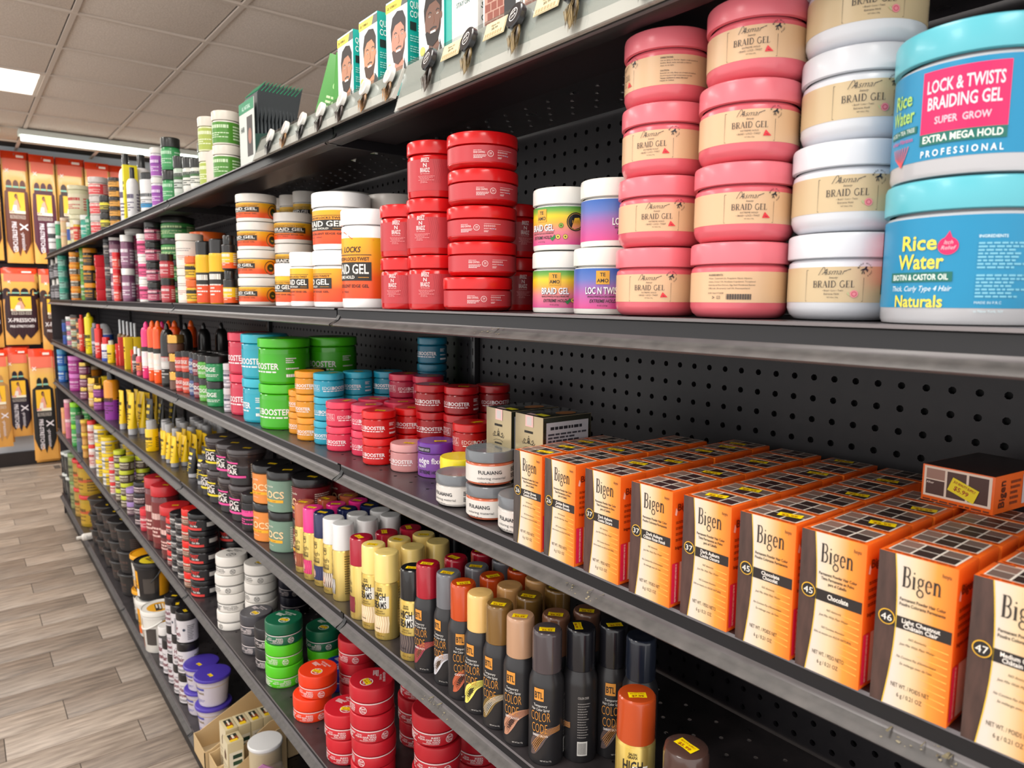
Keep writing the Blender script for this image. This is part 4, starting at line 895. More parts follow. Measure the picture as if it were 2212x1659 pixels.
# rainbow and blue jars
rb = grad('rainbow_label', 'Z', .008, .054, [(0, '#d0508c'), (.32, '#dc7c84'), (.55, '#e8a838'), (.72, '#ecc820'), (.86, '#7aac38'), (1, '#1c7a40')], .3)
bl = grad('blue_pink_label', 'Z', .008, .054, [(0, '#d24a8c'), (.35, '#b05aa0'), (.7, '#5a70b8'), (1, '#1c5cb0')], .3)
_tm = dict(lid='#e6e6e0', body='#ecebe6', lidf=.27, shape='straight', stick=False, gloss=.25)
stk(B, 1156, 1277, 0, 684, 2, 'rainbow labelled braid gel jar', 'white lidded pair right of the red jars', Yf=.597, hh=.077, rr=.0405, rz=.55, rzs=[0, -.5], name='gel_jar', lab=(.09, .69, rb), art=art_teamo, group='rainbow and blue gel jars', **_tm)
stk(B, 1251, 1368, 0, 686, 2, 'blue and pink twist gel jar', 'white lidded pair touching the pink stack', Yf=.583, hh=.076, rr=.0395, rz=.5, rzs=[.15, .75], name='gel_jar', lab=(.09, .69, bl), art=art_teamo_blue, drift=(.003, .006), group='rainbow and blue gel jars', **_tm)
# red jars
RD = '#cc1418'
_rd = dict(lid='#d4161a', body='#c81418', stick=False, gloss=.2, lidrough=.22)
stk(B, 948, 1094, 0, 678, 5, 'squat red edge control jar', 'red stack of five', Yf=.551, hh=.0475, rr=.0493, rz=.85, rzs=[.2, .1, -.12, .3, .25], name='edge_control_jar', lab=(.16, .6, '#bf3a42'), art=art_edge, lidf=.36, shape='squat', drift=(.0012, .0005), jit=.004, group='red edge control jars', **_rd)
stk(B, 883, 985, 0, 673, 3, 'tall red braid foam jar', 'tall red stack of three', Yf=.56, hh=.082, rr=.043, rz=.62, rzs=[0, -.12, .02], name='braid_jar', lab=(.12, .66, '#b9343c'), art=art_breez, lidf=.24, shape='straight', group='tall red braid jars', **_rd)
stk(B, 826, 920, 0, 668, 2, 'tall red braid foam jar', 'two-high red stack beside the large orange tub', Yf=.56, hh=.082, rr=.043, rz=.55, rzs=[-.08, .1], name='braid_jar', lab=(.12, .66, '#b9343c'), art=art_breez, lidf=.24, shape='straight', group='tall red braid jars', **_rd)
stk(B, 1056, 1146, 0, 681, 2, 'dark red braid jar', 'red pair standing behind the squat stack', Yf=.67, hh=.08, rr=.044, rz=1.4, name='braid_jar', lab=(.12, .66, '#a83038'), art=art_breez, lidf=.24, shape='straight', group='tall red braid jars', **_rd)
stk(B, 1085, 1157, 0, 684, 3, 'small squat red jar', 'low pile behind the rainbow jars', Yf=.72, hh=.028, rr=.038, name='edge_control_jar', lidf=.5, group='red edge control jars', **_rd)
# orange and white gel tubs
def og(name, h): return grad(name, 'Z', .1 * h, .75 * h, [(0, '#ea4a1c'), (.28, '#ec5a20'), (.42, '#f0881e'), (.75, '#f4b020'), (1, '#f0bc28')], .35)
_dl = dict(lid='#e9e5de', body='#eceae4', stick=False, gloss=.35)
c, r1, h1 = stk(B, 720, 838, 447, 664, 1, 'large orange label braid gel tub', 'biggest white tub beside the red jars', Yf=.552, name='gel_tub', rz=.3, lab=(.1, .71, og('orange_big', .19)), art=art_day_big, lidf=.16, group='braid gel tubs')
stk(B, 658, 782, 410, 660, 2, 'medium braid gel tub', 'pair left of the large orange tub', Yf=.556, name='gel_tub', rz=.3, rzs=[-.5, .05], lab=(.1, .68, og('orange_mid', .12)), art=art_day, lidf=.26, group='braid gel tubs')
stk(B, 617, 690, 543, 657, 1, 'small braid gel tub', 'short tub in front of the medium pair', Yf=.553, name='gel_tub', rz=.35, lab=(.1, .7, og('orange_s', .1)), art=art_day, lidf=.26, group='braid gel tubs')
stk(B, 586, 650, 568, 655, 1, 'small braid gel tub', 'lowest front tub of the orange group', Yf=.553, name='gel_tub', rz=.35, lab=(.1, .7, og('orange_s2', .08)), art=art_day, lidf=.3, group='braid gel tubs')
stk(B, 598, 680, 458, 655, 3, 'wide braid gel jar', 'three-high stack behind the short tubs', Yf=.64, name='gel_jar', rz=.8, lab=(.13, .66, og('orange_j', .065)), art=art_day, lidf=.3, group='braid gel jars', **_dl)
stk(B, 560, 628, 464, 654, 3, 'wide braid gel jar', 'three-high stack left of centre', Yf=.6, name='gel_jar', rz=.65, rzs=[.1, .2, -.4], lab=(.13, .66, og('orange_j', .065)), art=art_day, lidf=.3, group='braid gel jars', **_dl)
stk(B, 502, 586, 415, 653, 4, 'wide braid gel jar', 'four-high stack beside the black bottles', Yf=.555, name='gel_jar', rz=.1, rzs=[.1, .02, .15, .3], lab=(.13, .66, og('orange_j', .065)), art=art_day, lidf=.3, group='braid gel jars', **_dl)
for q, (a_, b_, yt) in enumerate(((584, 640, 424), (612, 665, 420), (640, 692, 412))): stk(B, a_, b_, yt, 652, 3, 'wide braid gel jar', f'{["first","second","third"][q]} stack against the back panel', Yf=.74, name='gel_jar', lab=(.13, .66, og('orange_j', .065)), art=art_day, lidf=.3, group='braid gel jars', **_dl)
stk(B, 690, 812, 411, 662, 1, 'grey-white gel bucket', 'tall lid behind the medium tubs', Yf=.66, name='gel_tub', lid='#cfcac4', body='#cfcac4', lidf=.14, lab=(.1, .7, og('orange_big', .19)), stick=False)
stk(B, 784, 900, 415, 664, 1, 'grey-white gel bucket', 'tall lid behind the large orange tub', Yf=.67, name='gel_tub', lid='#cfcac4', body='#cfcac4', lidf=.14, lab=(.1, .7, og('orange_big', .19)), stick=False)
# black bottles
def bt(shelf, l, r_, yt, yb, n, desc, where, Yf=None, name='bottle', cat='bottle', deep=1, step=None, rz=None, hh=None, **kw):
    c, r0, d, P = solve(shelf, l, r_, yb, Yf); h = hh or (topz(c, r0, d, (l + r_) / 2, yt) - ZS[shelf]) / n
    c[1] = max(c[1], YF + r0 + .002); h = room(c, r0, ZS[shelf], n, h)
    put(name, cat, desc, where, bottle(round(r0, 4), round(h, 4), **kw), c, ZS[shelf], n, h, deep, step or 2 * r0 + .004, rz, group=desc + 's', rad=r0)
    return c, r0, h
bt(B, 482, 512, 508, 652, 2, 'black and yellow gel bottle', 'stacked beside the wide gel jars', .553, body='#1c1a1a', cap='#161616', bands=((.05, .22, '#e85a1c'), (.22, .5, '#f0c020')), ink='#e8e4da', shoulder=.7, neck=.74, capr=.8)
bt(B, 448, 492, 515, 652, 1, 'tall black-capped gel bottle', 'right one of the yellow label pair', .553, body='#f0c020', cap='#1a1818', bands=((.02, .3, '#ea5020'), (.3, .5, '#24221e'), (.5, .74, '#f2bc1c')), ink='#f4f0e8', shoulder=.74, neck=.78, capr=.94)
bt(B, 420, 460, 520, 652, 1, 'tall black-capped gel bottle', 'left one of the yellow label pair', .553, body='#f0c020', cap='#1a1818', bands=((.02, .3, '#ea5020'), (.3, .5, '#24221e'), (.5, .74, '#f2bc1c')), ink='#f4f0e8', shoulder=.74, neck=.78, capr=.94)
OJ = dict(lid='#ee6a1c', body='#ee7a1c', stick=False, lidf=.3)
stk(B, 405, 440, 553, 651, 2, 'small orange gel jar', 'pair behind the white tubs', Yf=.57, lab=(.1, .65, '#f0c020'), art=art_plain('#24221e', '#24221e'), **OJ)
stk(B, 418, 492, 500, 651, 2, 'orange-lidded gel jar', 'stack behind the tall black-capped bottles', Yf=.66, lab=(.1, .65, '#f0a020'), art=art_plain('#24221e'), **OJ)
stk(B, 372, 428, 503, 651, 2, 'plain white cream tub', 'white pair left of the orange bottles', Yf=.552, lid='#e6ded4', body='#e8e0d6', lidf=.2, lab=(.05, .75, '#ece4da'), art=art_tub, stick=False, name='cream_tub', gloss=.5)
GJ = dict(lid='#20201f', stick=False, lidf=.28)
stk(B, 357, 425, 443, 649, 4, 'green gel jar with black lid', 'tall stack behind the white tubs', Yf=.63, body='#4a9a50', lab=(.1, .66, '#3f8e48'), art=art_plain('#c8e0a8', '#2a5a34'), **GJ)
stk(B, 348, 376, 548, 649, 2, 'small red label jar', 'left of the white tubs', Yf=.556, body='#a03038', lab=(.1, .66, '#c0404a'), art=art_plain('#f0d8d8'), **GJ)
stk(B, 322, 356, 452, 648, 4, 'black-lidded pink label jar', 'four-high stack left of the red label jars', Yf=.57, body='#2a2028', lab=(.1, .62, '#b84868'), art=art_plain('#f0c8d0', '#50203a'), **GJ)
stk(B, 296, 328, 505, 648, 3, 'white-lidded hot pink jar', 'front stack of the pink group', Yf=.553, lid='#ece8e2', body='#f0ece8', lab=(.12, .7, '#e8588c'), art=art_plain('#702040'), lidf=.22, stick=False)
stk(B, 280, 316, 480, 648, 3, 'white-lidded pink jar', 'taller stack behind the hot pink jars', Yf=.6, lid='#ece8e2', body='#f0ece8', lab=(.12, .7, '#dc4a80'), art=art_plain('#f8e0ea'), lidf=.2, stick=False)
stk(B, 260, 286, 508, 648, 2, 'white-capped mauve jar', 'left of the pink jars', Yf=.555, lid='#f0eeea', body='#7a4a68', lab=(.1, .6, '#9a6a88'), art=art_plain('#f4e8f0'), lidf=.2, stick=False)
stk(B, 244, 276, 487, 648, 2, 'tall white-lidded plum jar', 'two-high stack behind the mauve jars', Yf=.6, lid='#ece8e4', body='#6a3a58', lab=(.05, .72, '#8a5a70'), art=art_plain('#e8d8e0'), lidf=.16, stick=False)
stk(B, 246, 262, 545, 648, 3, 'small scarlet jar', 'front of the plum jars', Yf=.553, lid='#d82028', body='#e04040', lab=(.1, .6, '#f05040'), art=art_plain('#f8e0d8'), stick=False)
stk(B, 231, 250, 498, 647, 3, 'black cosmetic jar', 'between the scarlet jars and red boxes', Yf=.58, lid='#1a1a1c', body='#2a2a2e', lab=(.1, .6, '#3a3236'), art=art_plain('#b8b0a8'), stick=False)
def bx(shelf, l, r_, yt, yb, n, desc, where, Yf=None, col='#c02028', art=None, dd=.04, deep=1, cat='box', name='product_box', rz=0.0, hh=None, face=None, mats=None, wf=1.0):
    c, r0, d, P = solve(shelf, l, r_, yb, Yf); h = hh or (topz(c, .0, d, (l + r_) / 2, yt) - ZS[shelf]) / n
    w_ = r0 * 1.6 * wf; h = room(P, 0, ZS[shelf], n, h); c = np.array([P[0], max(P[1] + dd / 2, YF + dd / 2 + .002)])
    put(name, cat, desc, where, cached(('bx', l, r_, yt, shelf), lambda: carton(w_, dd, h - .0005, col, art, None, None, mats, face)), c, ZS[shelf], n, h, deep, dd + .003, rz, rzs=[random.uniform(-.04, .04) for _ in range(n)], group=desc + 's', rad=max(w_, dd) * .5)
RB = art_box('#f8d0c8', '#a83028')
bx(B, 210, 242, 540, 647, 4, 'bright red lash box', 'front stack of red boxes', .553, '#e01c2c', RB, .05)
bx(B, 200, 220, 552, 647, 4, 'bright red lash box', 'left stack of red boxes', .556, '#d41828', RB, .05)
stk(B, 186, 214, 536, 647, 3, 'orange-lidded black jar', 'behind the red boxes', Yf=.6, lid='#f09a1c', body='#28241e', lab=(.1, .6, '#3a3028'), art=art_plain('#f0a828'), stick=False)
stk(B, 178, 196, 530, 646, 2, 'leaf green bottle jar', 'left of the orange-lidded jars', Yf=.6, lid='#5a9a30', body='#6aa83a', lab=(.1, .6, '#4a8a2a'), art=art_plain('#e8f0d8'), stick=False)
stk(B, 170, 184, 532, 646, 4, 'purple band jar', 'between green and orange jars', Yf=.6, lid='#5a3a90', body='#d8d4d0', lab=(.1, .6, '#5a3a90'), stick=False)
stk(B, 147, 172, 545, 646, 4, 'orange and black gel jar', 'stack near the far end', Yf=.556, lid='#f0a020', body='#f0901c', lab=(.15, .6, '#4a3a28'), art=art_plain('#f0e8d8'), stick=False)
stk(B, 131, 150, 537, 645, 4, 'teal hair cream jar', 'stack left of the orange and black jars', Yf=.57, lid='#3aa088', body='#58b098', lab=(.1, .6, '#9ad0c0'), art=art_plain('#303838'), stick=False)
bt(B, 118, 133, 552, 644, 2, 'white and black flask', 'right one at the far end', .556, body='#3a3638', cap='#f0ece4', bands=((.1, .5, '#a8a4a8'),), ink='#202020')
bt(B, 106, 120, 552, 644, 2, 'white and black flask', 'left one at the far end', .575, body='#4a4648', cap='#e8e4dc', bands=((.1, .5, '#989498'),), ink='#202020')

# ================================================================== third shelf: boxes of powder hair colour
BW, BD, BH = .0535, .0385, .1175
HUES = {'26': ('#2e2624', 'Golden Brown', 'Castaño Dorado'), '37': ('#381e1e', 'Dark Auburn', 'Caoba Oscuro'), '37f': ('#381e1e', 'Dark Auburn', 'Châtain Roux Foncé'), '45': ('#30211e', 'Chocolate', ''), '45f': ('#30211e', 'Chocolate', 'Chocolat'), '46': ('#32231f', 'Light Chestnut', 'Châtain Clair'), '47': ('#2e201c', 'Medium Chestnut', 'Châtain Moyen')}
ORG = '#e8641a'
face_g = grad('orange_cream_print', 'X', -BW * .22, BW / 2, [(0, '#dccfc3'), (.3, '#e0c8a2'), (.66, '#e6963a'), (1, '#e86e10')], .42)
def hairmat(c): return cached(('hm', c), lambda: noisy('hair_print_' + c[1:], c, '#5a4038' if c != '#2e2624' else '#544a46', 18, .4, 0, 0, (6, 1, 1.2), 6, (.35, .75)))
def box_parts(num, swap=False):
    def mk():
        hue, l1, l2 = HUES[num]; nn = num[:2]; fr_ = num.endswith('f') or nn in ('46', '47')
        bxm = boxm('box', -BW / 2, BW / 2, -BD / 2, BD / 2, 0, BH, None, .0005, [M(ORG, .4), M('#ece2d6', .4)], [1, 0, 0, 0, 0, 0])
        a = Art(frontmap(BD / 2)); X = lambda u: -BW / 2 + u * BW; Z = lambda v: v * BH
        a.poly([(X(.0), 0), (X(1), 0), (X(1), Z(1)), (X(0), Z(1))], face_g, 0)
        edge = [(X(.17 + .10 * math.sin(PI * t * .9) + .02 * t), Z(t)) for t in [i / 10 for i in range(11)]]
        a.poly([(X(0), 0)] + edge + [(X(0), Z(1))], hairmat(hue), 1); a.strip(edge, .0007, '#e8c23c', 2)
        a.serif('Bigen', X(.57), Z(.80), .0155, '#2e2420', w=.0265)
        a.text('hoyu', X(.87), Z(.925), .003, '#7a4a28', w=.0058, bold=True)
        ls = ('Permanent Powder Hair Color', 'Poudre Colorante Permanente') if fr_ else ('Permanent Powder Hair Color', 'Tinte Permanente en Polvo', 'para el Cabello')
        for i, s in enumerate(ls): a.text(s, X(.60), Z(.71 - i * .032), .0024, '#2e2420', w=(.031, .027, .015)[i] if not fr_ else .031, bold=True)
        a.rect(X(.2), Z(.525), X(.98), Z(.605), '#241c1a', 2)
        a.disc(X(.155), Z(.575), .0060, '#f0b82c', 3, 26); a.disc(X(.155), Z(.575), .0053, '#1e1a1a', 4, 26); a.text(nn, X(.155), Z(.552), .0052, '#f4eee4', w=.0078, l=5)
        if l2: a.text(l1, X(.60), Z(.568), .0032, '#f6eee4', w=min(.026, len(l1) * .0019), bold=True); a.text(l2, X(.60), Z(.535), .0032, '#f6eee4', w=min(.028, len(l2) * .0018), bold=True)
        else: a.text(l1, X(.62), Z(.55), .0042, '#f6eee4', w=.017, bold=True)
        for i, (s, wd) in enumerate((('NO Ammonia', .012), ('Just Mix With Plain Water', .024), ('', 0), ("Ne Contient Pas d'Ammoniaque" if fr_ else 'NO Contiene Amoniaco', .027 if fr_ else .019), ("Se mélange avec de l'eau" if fr_ else 'Sólo se mezcla con AGUA NATURAL', .022 if fr_ else .031))):
            if s: a.text(s, X(.57), Z(.465 - i * .043), .0019, '#3a2c24', w=wd, sh=.25)
        a.text('NET WT. / PESO NETO' if not fr_ else 'NET WT. / POIDS NET', X(.52), Z(.135), .0034, '#4a3a2c', w=.0265); a.text('6 g / 0.21 OZ', X(.52), Z(.075), .0034, '#4a3a2c', w=.0175)
        for i in range(9): a.strip([(X(.52 + .02 * i), Z(.475 - i * .046)), (X(.96), Z(.462 - i * .046))], [.0001, .0005], '#ffd060', 2)
        s_ = Art(rightmap(BW / 2)); s_.text('Bigen', 0, BH * .83, .007, '#6a2410', w=BD * .6, bold=True); s_.poly([(-BD * .4, BH * .8), (-BD * .36, BH * .86), (-BD * .3, BH * .83), (-BD * .33, BH * .79)], M('#f4d0c0', .4))
        for i, z in enumerate((.72, .67, .62, .57)): s_.micro(-BD * .35, BH * z, BD * .35, BH * (z + .025), 2, '#7a3414')
        s_.text('bigen.com', -BD * .05, BH * .5, .003, '#6a2410', w=BD * .6, bold=True); s_.rect(-BD * .45, BH * .03, -BD * .2, BH * .38, '#d8204c', 2); s_.text('READ THE INSTRUCTION LEAFLET CAREFULLY BEFORE USE', -BD * .27, BH * .04, .0022, '#ffe8e0', w=BH * .33, al='l', rot=PI / 2, bold=True)
        s_.rect(-BD * .15, BH * .03, BD * .45, BH * .38, '#e8ddd4', 2)
        t = Art(topmap(BH)); ww, dd = BW * .43, BD * .36
        t.rect(-ww, -dd, ww, dd * 1.25, '#e9e0d4', 1)
        for i in range(3):
            for j in range(2):
                x0 = -ww + .001 + i * (2 * ww - .001) / 3; y0 = -dd + .001 + j * (2.25 * dd - .001) / 2
                t.rect(x0, y0, x0 + (2 * ww) / 3 - .0018, y0 + dd * 1.125 - .0018, (hue if (i + j) % 3 else '#6e5a52') if not (i == 0 and j == 1) else '#8a6a5e', 2)
        t.micro(-BW * .45, -BD * .47, BW * .45, -BD * .41, 1, '#a84812', fill=1)
        return [('box', bxm, [('front_print', a.mesh('front_print')), ('side_print', s_.mesh('side_print')), ('top_print', t.mesh('top_print'))])]
    return cached(('bigbox', num), mk)
cols = [('26', .528, 0), ('26', .587, 0), ('37', .6535, .006), ('37f', .7235, .0), ('37', .789, .006), ('45f', .8525, .0), ('45', .911, .0), ('46', .973, .0), ('47', 1.036, .0)]
hn = {'26': 'golden brown', '37': 'dark auburn', '37f': 'dark auburn', '45': 'chocolate', '45f': 'chocolate', '46': 'light chestnut', '47': 'medium chestnut'}
wh = ['leftmost column', 'second column from left', 'third column', 'fourth column', 'fifth column', 'sixth column', 'seventh column', 'eighth column', 'column at the right edge']
rs_ = random.Random(11)
for ci, (num, xl, off) in enumerate(cols):
    nrow = 7 if ci < 6 else 5
    if ci == 0: nrow = 4
    if ci == 1: nrow = 6
    for q in range(nrow):
        x = xl + BW / 2 + rs_.uniform(-.0012, .0012) * (q > 0); y = YF - .004 + off * .3 + BD / 2 + q * (BD + .0012)
        pr = list(box_parts(num)); b0 = pr[0]
        if rs_.random() < .4 or (ci, q) in ((0, 0), (5, 0)):
            st = sticker(BH + .0006, rs_.uniform(-.006, .012), rs_.uniform(-.006, .006), .25, .02, '$5.99'); b0 = (b0[0], b0[1], b0[2] + [('price_sticker', st)])
        rw = '' if q == 0 else ROWS[q]
        thing('hair_colour_box', (x, y, ZS['C'] + .0002), rs_.uniform(-.02, .02), f'orange {hn[num]} hair colour box, {"front of " if q == 0 else ""}{wh[ci]}{rw}', 'box', 'orange hair colour boxes', [b0])
# one lying flat on top and three standing behind at the right
fl = list(box_parts('45')); st = None
def flat_box():
    bxm = boxm('box', -.031, .031, -.05, .05, 0, .034, None, .0005, [M(ORG, .4), M('#3a2a28', .4)], [0, 1, 0, 0, 0, 0])
    a = Art(frontmap(.05)); a.rect(-.029, .005, .029, .033, '#e2cdbd', 1)
    for i in range(3):
        a.rect(-.027 + i * .0185, .007, -.0105 + i * .0185, .031 if i else .0205, '#4a2e28' if i != 1 else '#4e332c', 2)
    a.rect(-.027, .0215, -.0105, .031, '#9a7466', 2); a.text('After', -.0265, .017, .0022, '#f0dcd0', al='l'); a.micro(-.029, .001, .029, .004, 1, '#6a2c10')
    c_, s_ = math.cos(-.35), math.sin(-.35); q = Art(lambda u, v, l: (.006 + u * c_ - v * s_, -.0504 - l * .0002, .0165 + u * s_ + v * c_))
    q.rect(-.012, -.0065, .012, .0065, '#e6d020', 3); q.text('JLO BEAUTY SUPPLY', 0, .0025, .0022, '#a03818', w=.02, bold=True, l=4); q.text('$5.99', -.001, -.0035, .004, '#a03818', w=.013, bold=True, l=4)
    sd = Art(rightmap(.031)); sd.text('Bigen', -.032, .005, .010, '#5a2410', w=.024, al='l', bold=True, rot=PI / 2); sd.micro(-.022, .006, -.004, .03, 5, '#8a3c18'); sd.rect(.0, .004, .035, .031, '#cfc4c4', 1)
    return [('box', bxm, [('end_print', a.mesh('end_print')), ('price_sticker', q.mesh('price_sticker')), ('side_print', sd.mesh('side_print'))])]
pf = atz(2045, 1092, ZS['C'] + BH + .001)
thing('hair_colour_box', (pf[0] + .012, pf[1] + .052, ZS['C'] + BH + .0008), -.12, 'orange hair colour box lying flat on top of the others', 'box', 'orange hair colour boxes', flat_box())
# ---- champagne gold boxes, stacked two high
def gold_parts(side):
    def mk():
        w_, d, h = .0605, .085, .0735
        g = cached(('goldfoil',), lambda: grad('champagne_foil', 'Z', 0, .0735, [(0, '#b9b08c'), (.5, '#b4a27c'), (1, '#a8977a')], .28, .55))
        bxm = boxm('box', -w_ / 2, w_ / 2, -d / 2, d / 2, 0, h, None, .0006, [g, M('#26281f', .15, 0, .5)], [1, 1, 0, 1, 1, 1])
        a = Art(frontmap(d / 2)); k_ = '#17140f'
        for s in (1, -1):
            a.strip([(s * .0006, .0385), (s * .003, .035), (s * .0075, .034), (s * .011, .0372), (s * .0095, .0405), (s * .0072, .0392), (s * .0078, .0372)], .0009, k_, 2); a.strip([(s * .0005, .0345), (s * .0025, .0395), (s * .001, .0425)], .0007, k_, 2)
            a.strip([(s * .0078, .0345), (s * .0125, .0335), (s * .0135, .0365)], .0008, k_, 2)
        a.disc(0, .0445, .0007, k_, 2); a.strip([(0, .0345), (0, .043)], .0007, k_, 2)
        a.strip([(-.0115, .0275), (-.005, .0298), (.005, .0298), (.0115, .0275)], .0004, k_, 2); a.micro(-.0085, .0235, .0085, .026, 1, k_, fill=.9); a.micro(-.006, .0165, .006, .0185, 1, k_, fill=.8); a.micro(-.004, .013, .004, .0145, 1, k_, fill=.8); a.micro(-.009, .049, .009, .0525, 1, k_, fill=.9)
        a.rect(-.007, .058, .010, .0735, '#e2b8b4', 3); a.rect(-.0035, .060, .0065, .0715, '#c9c2c0', 4)
        s_ = Art(rightmap(w_ / 2)); s_.rect(-.037, .004, .037, .066, '#b8bac2', 1); s_.micro(-.03, .056, .026, .0605, 1, '#20222a', fill=.9); s_.micro(-.034, .026, .034, .053, 6, '#3a3c46', fill=.55); s_.micro(-.034, .010, .034, .024, 4, '#5a5c66', fill=.5)
        t = Art(topmap(h)); t.rect(-.012, -.038, .01, -.03, '#b89a9c', 1); t.disc(.012, .012, .011, '#8a5a34', 1, 20, .016); t.rect(.001, -.034, .021, -.022, '#c8c020', 2)
        return [('box', bxm, [('front_print', a.mesh('front_print')), ('side_print', s_.mesh('side_print')), ('top_print', t.mesh('top_print'))])]
    return cached(('goldbox', side), mk)
for i, (x, lb) in enumerate(((.417, 'left'), (.4845, 'right'))):
    for k in range(2):
        thing('gold_box', (x, .577 + .0425 + .02, ZS['C'] + .0005 + k * .0748 + (.005 if k else 0) * 0), -.03, f'champagne gold hair colour box with scrollwork, {["lower","upper"][k]} {lb} one', 'box', 'champagne gold boxes', gold_parts(1))

# ---- grey-lidded colouring wax jars
def ful(l, r_, yb, n, desc, where, gel, rz=.55, **k):
    return stk('C', l, r_, 0, yb, n, desc, where, hh=.0485, rr=.0345, rz=rz, name='wax_jar', lid='#6e7277', body=gel, lidf=.32, shape='squat', lab=(.12, .6, '#d6d1cb'), art=art_fuller, stick=False, gloss=.12, lidrough=.14, neck=True, group='grey-lidded colouring wax jars', jit=.001, **k)
ful(1052, 1170, 1166, 1, 'grey-lidded clear wax jar', 'nearest, touching the orange boxes', '#cfcac4', .3)
ful(988, 1100, 1133, 2, 'grey-lidded orange wax jar', 'pair in front of the gold boxes', '#c86848', .5, rzs=[0, .5])
ful(925, 1030, 1103, 1, 'grey-lidded clear wax jar', 'leftmost, beside the yellow-lidded jar', '#cfcac4', .35)
stk('C', 955, 1035, 968, 1075, 1, 'bright yellow-lidded jar', 'between the purple jar and grey lids', name='styling_jar', Yf=.605, lid='#f0dc28', body='#e4d468', stick=False, lidf=.36, hh=.055, rr=.033)
stk('C', 899, 990, 942, 1035, 1, 'purple edge fixer jar', 'beside the dusty pink jar', name='edge_jar', lid='#6a2c9a', body='#7a3c9c', lab=(.02, .66, '#7e48a0'), art=art_fixer, rz=.7, lidf=.3, hh=.0605, rr=.034, price='$5.99')
# ---- edge booster jars
def boo(l, r_, yt, yb, n, col, desc, where, big=False, rz=.45, lid=None, dk=None, **k):
    kw = dict(rr=.0315, hh=.0495) if not big else {}
    kw.update({q: k.pop(q) for q in ('rr', 'hh') if q in k})
    return stk('C', l, r_, yt, yb, n, desc, where, name='edge_booster_jar', rz=rz, lid=lid or col, body=dk or col, lab=(.06, .66, dk or col), art=art_booster, lidf=.27 if not big else .2, gloss=.14, lidrough=.3, stick=k.pop('stick', True), price='$6.99', group=desc + 's', **kw, **k)
boo(565, 672, 726, 929, 2, '#4cc01c', 'large lime green edge jar', 'front lime pair', big=True, dk='#3eae14', rz=.35, rzs=[.1, -.3], deep=3, step=.1)
boo(529, 625, 718, 914, 2, '#30b0c8', 'large turquoise edge jar', 'tall pair left of the lime jars', big=True, dk='#24a0b8', rz=.15, rzs=[-.6, .1], deep=1)
boo(502, 590, 715, 898, 2, '#d83450', 'large crimson edge jar', 'tall pair at the left of the edge jars', big=True, dk='#c82c48', rz=.2, deep=1)
boo(839, 925, 940, 1023, 1, '#d89a9a', 'dusty pink edge jar', 'front, left of the purple jar', dk='#c88888', rz=.3)
boo(777, 864, 865, 1008, 2, '#dc1414', 'bright red edge jar', 'front red pair', dk='#c81010', rzs=[0, .05], deep=3, step=.068, rz=.45)
boo(752, 838, 855, 989, 2, '#e8385a', 'hot pink edge jar', 'behind the front red pair', dk='#d02c50', rz=.9, deep=2, step=.07)
boo(699, 782, 848, 978, 2, '#e83858', 'rose pink edge jar', 'left pink pair at the rail', dk='#d22e4e', rz=.42, rzs=[0, 1.4], deep=2, step=.07)
boo(674, 750, 780, 963, 3, '#2ba8c4', 'turquoise edge jar', 'three-high turquoise stack', dk='#1e98b4', rzs=[-.2, .3, 1.2], rz=.5, deep=2, step=.068)
boo(637, 712, 775, 954, 3, '#f09418', 'amber edge jar', 'three-high amber stack', dk='#d88c12', rz=.4, rzs=[0, -.2, .1], deep=1)
boo(619, 692, 800, 940, 2, '#f09418', 'amber edge jar', 'two-high amber stack at the rail', dk='#d88c12', rz=.3)
stk('C', 612, 655, 768, 940, 3, 'small clear jar with black lid', 'on the stack behind the amber jars', Yf=.6, lid='#1c1a1a', body='#b0a8a0', lab=(.1, .6, '#d0c8c0'), art=art_plain('#303030'), hh=.0475, rr=.024)
# second and third rows: reds at the back and extra stacks
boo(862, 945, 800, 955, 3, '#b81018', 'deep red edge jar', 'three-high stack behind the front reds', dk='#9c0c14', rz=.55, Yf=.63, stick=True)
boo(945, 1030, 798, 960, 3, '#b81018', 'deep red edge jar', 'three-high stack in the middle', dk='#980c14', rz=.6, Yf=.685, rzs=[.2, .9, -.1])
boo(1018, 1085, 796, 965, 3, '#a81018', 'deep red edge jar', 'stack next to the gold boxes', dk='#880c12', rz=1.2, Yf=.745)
boo(948, 1033, 872, 985, 2, '#d01818', 'red edge jar', 'two-high stack behind the yellow lid', dk='#b01010', rz=1.3, Yf=.62)
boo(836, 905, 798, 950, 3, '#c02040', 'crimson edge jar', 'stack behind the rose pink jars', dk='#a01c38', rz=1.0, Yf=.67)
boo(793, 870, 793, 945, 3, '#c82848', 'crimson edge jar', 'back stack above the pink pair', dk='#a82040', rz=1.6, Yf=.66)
boo(750, 820, 784, 940, 3, '#1c88a4', 'teal edge jar', 'back stack behind the pink jars', dk='#187c96', rz=.4, Yf=.66)
boo(880, 960, 727, 950, 4, '#14708c', 'dark teal edge jar', 'tallest stack against the back panel', dk='#106480', rz=.4, Yf=.76, hh=None)
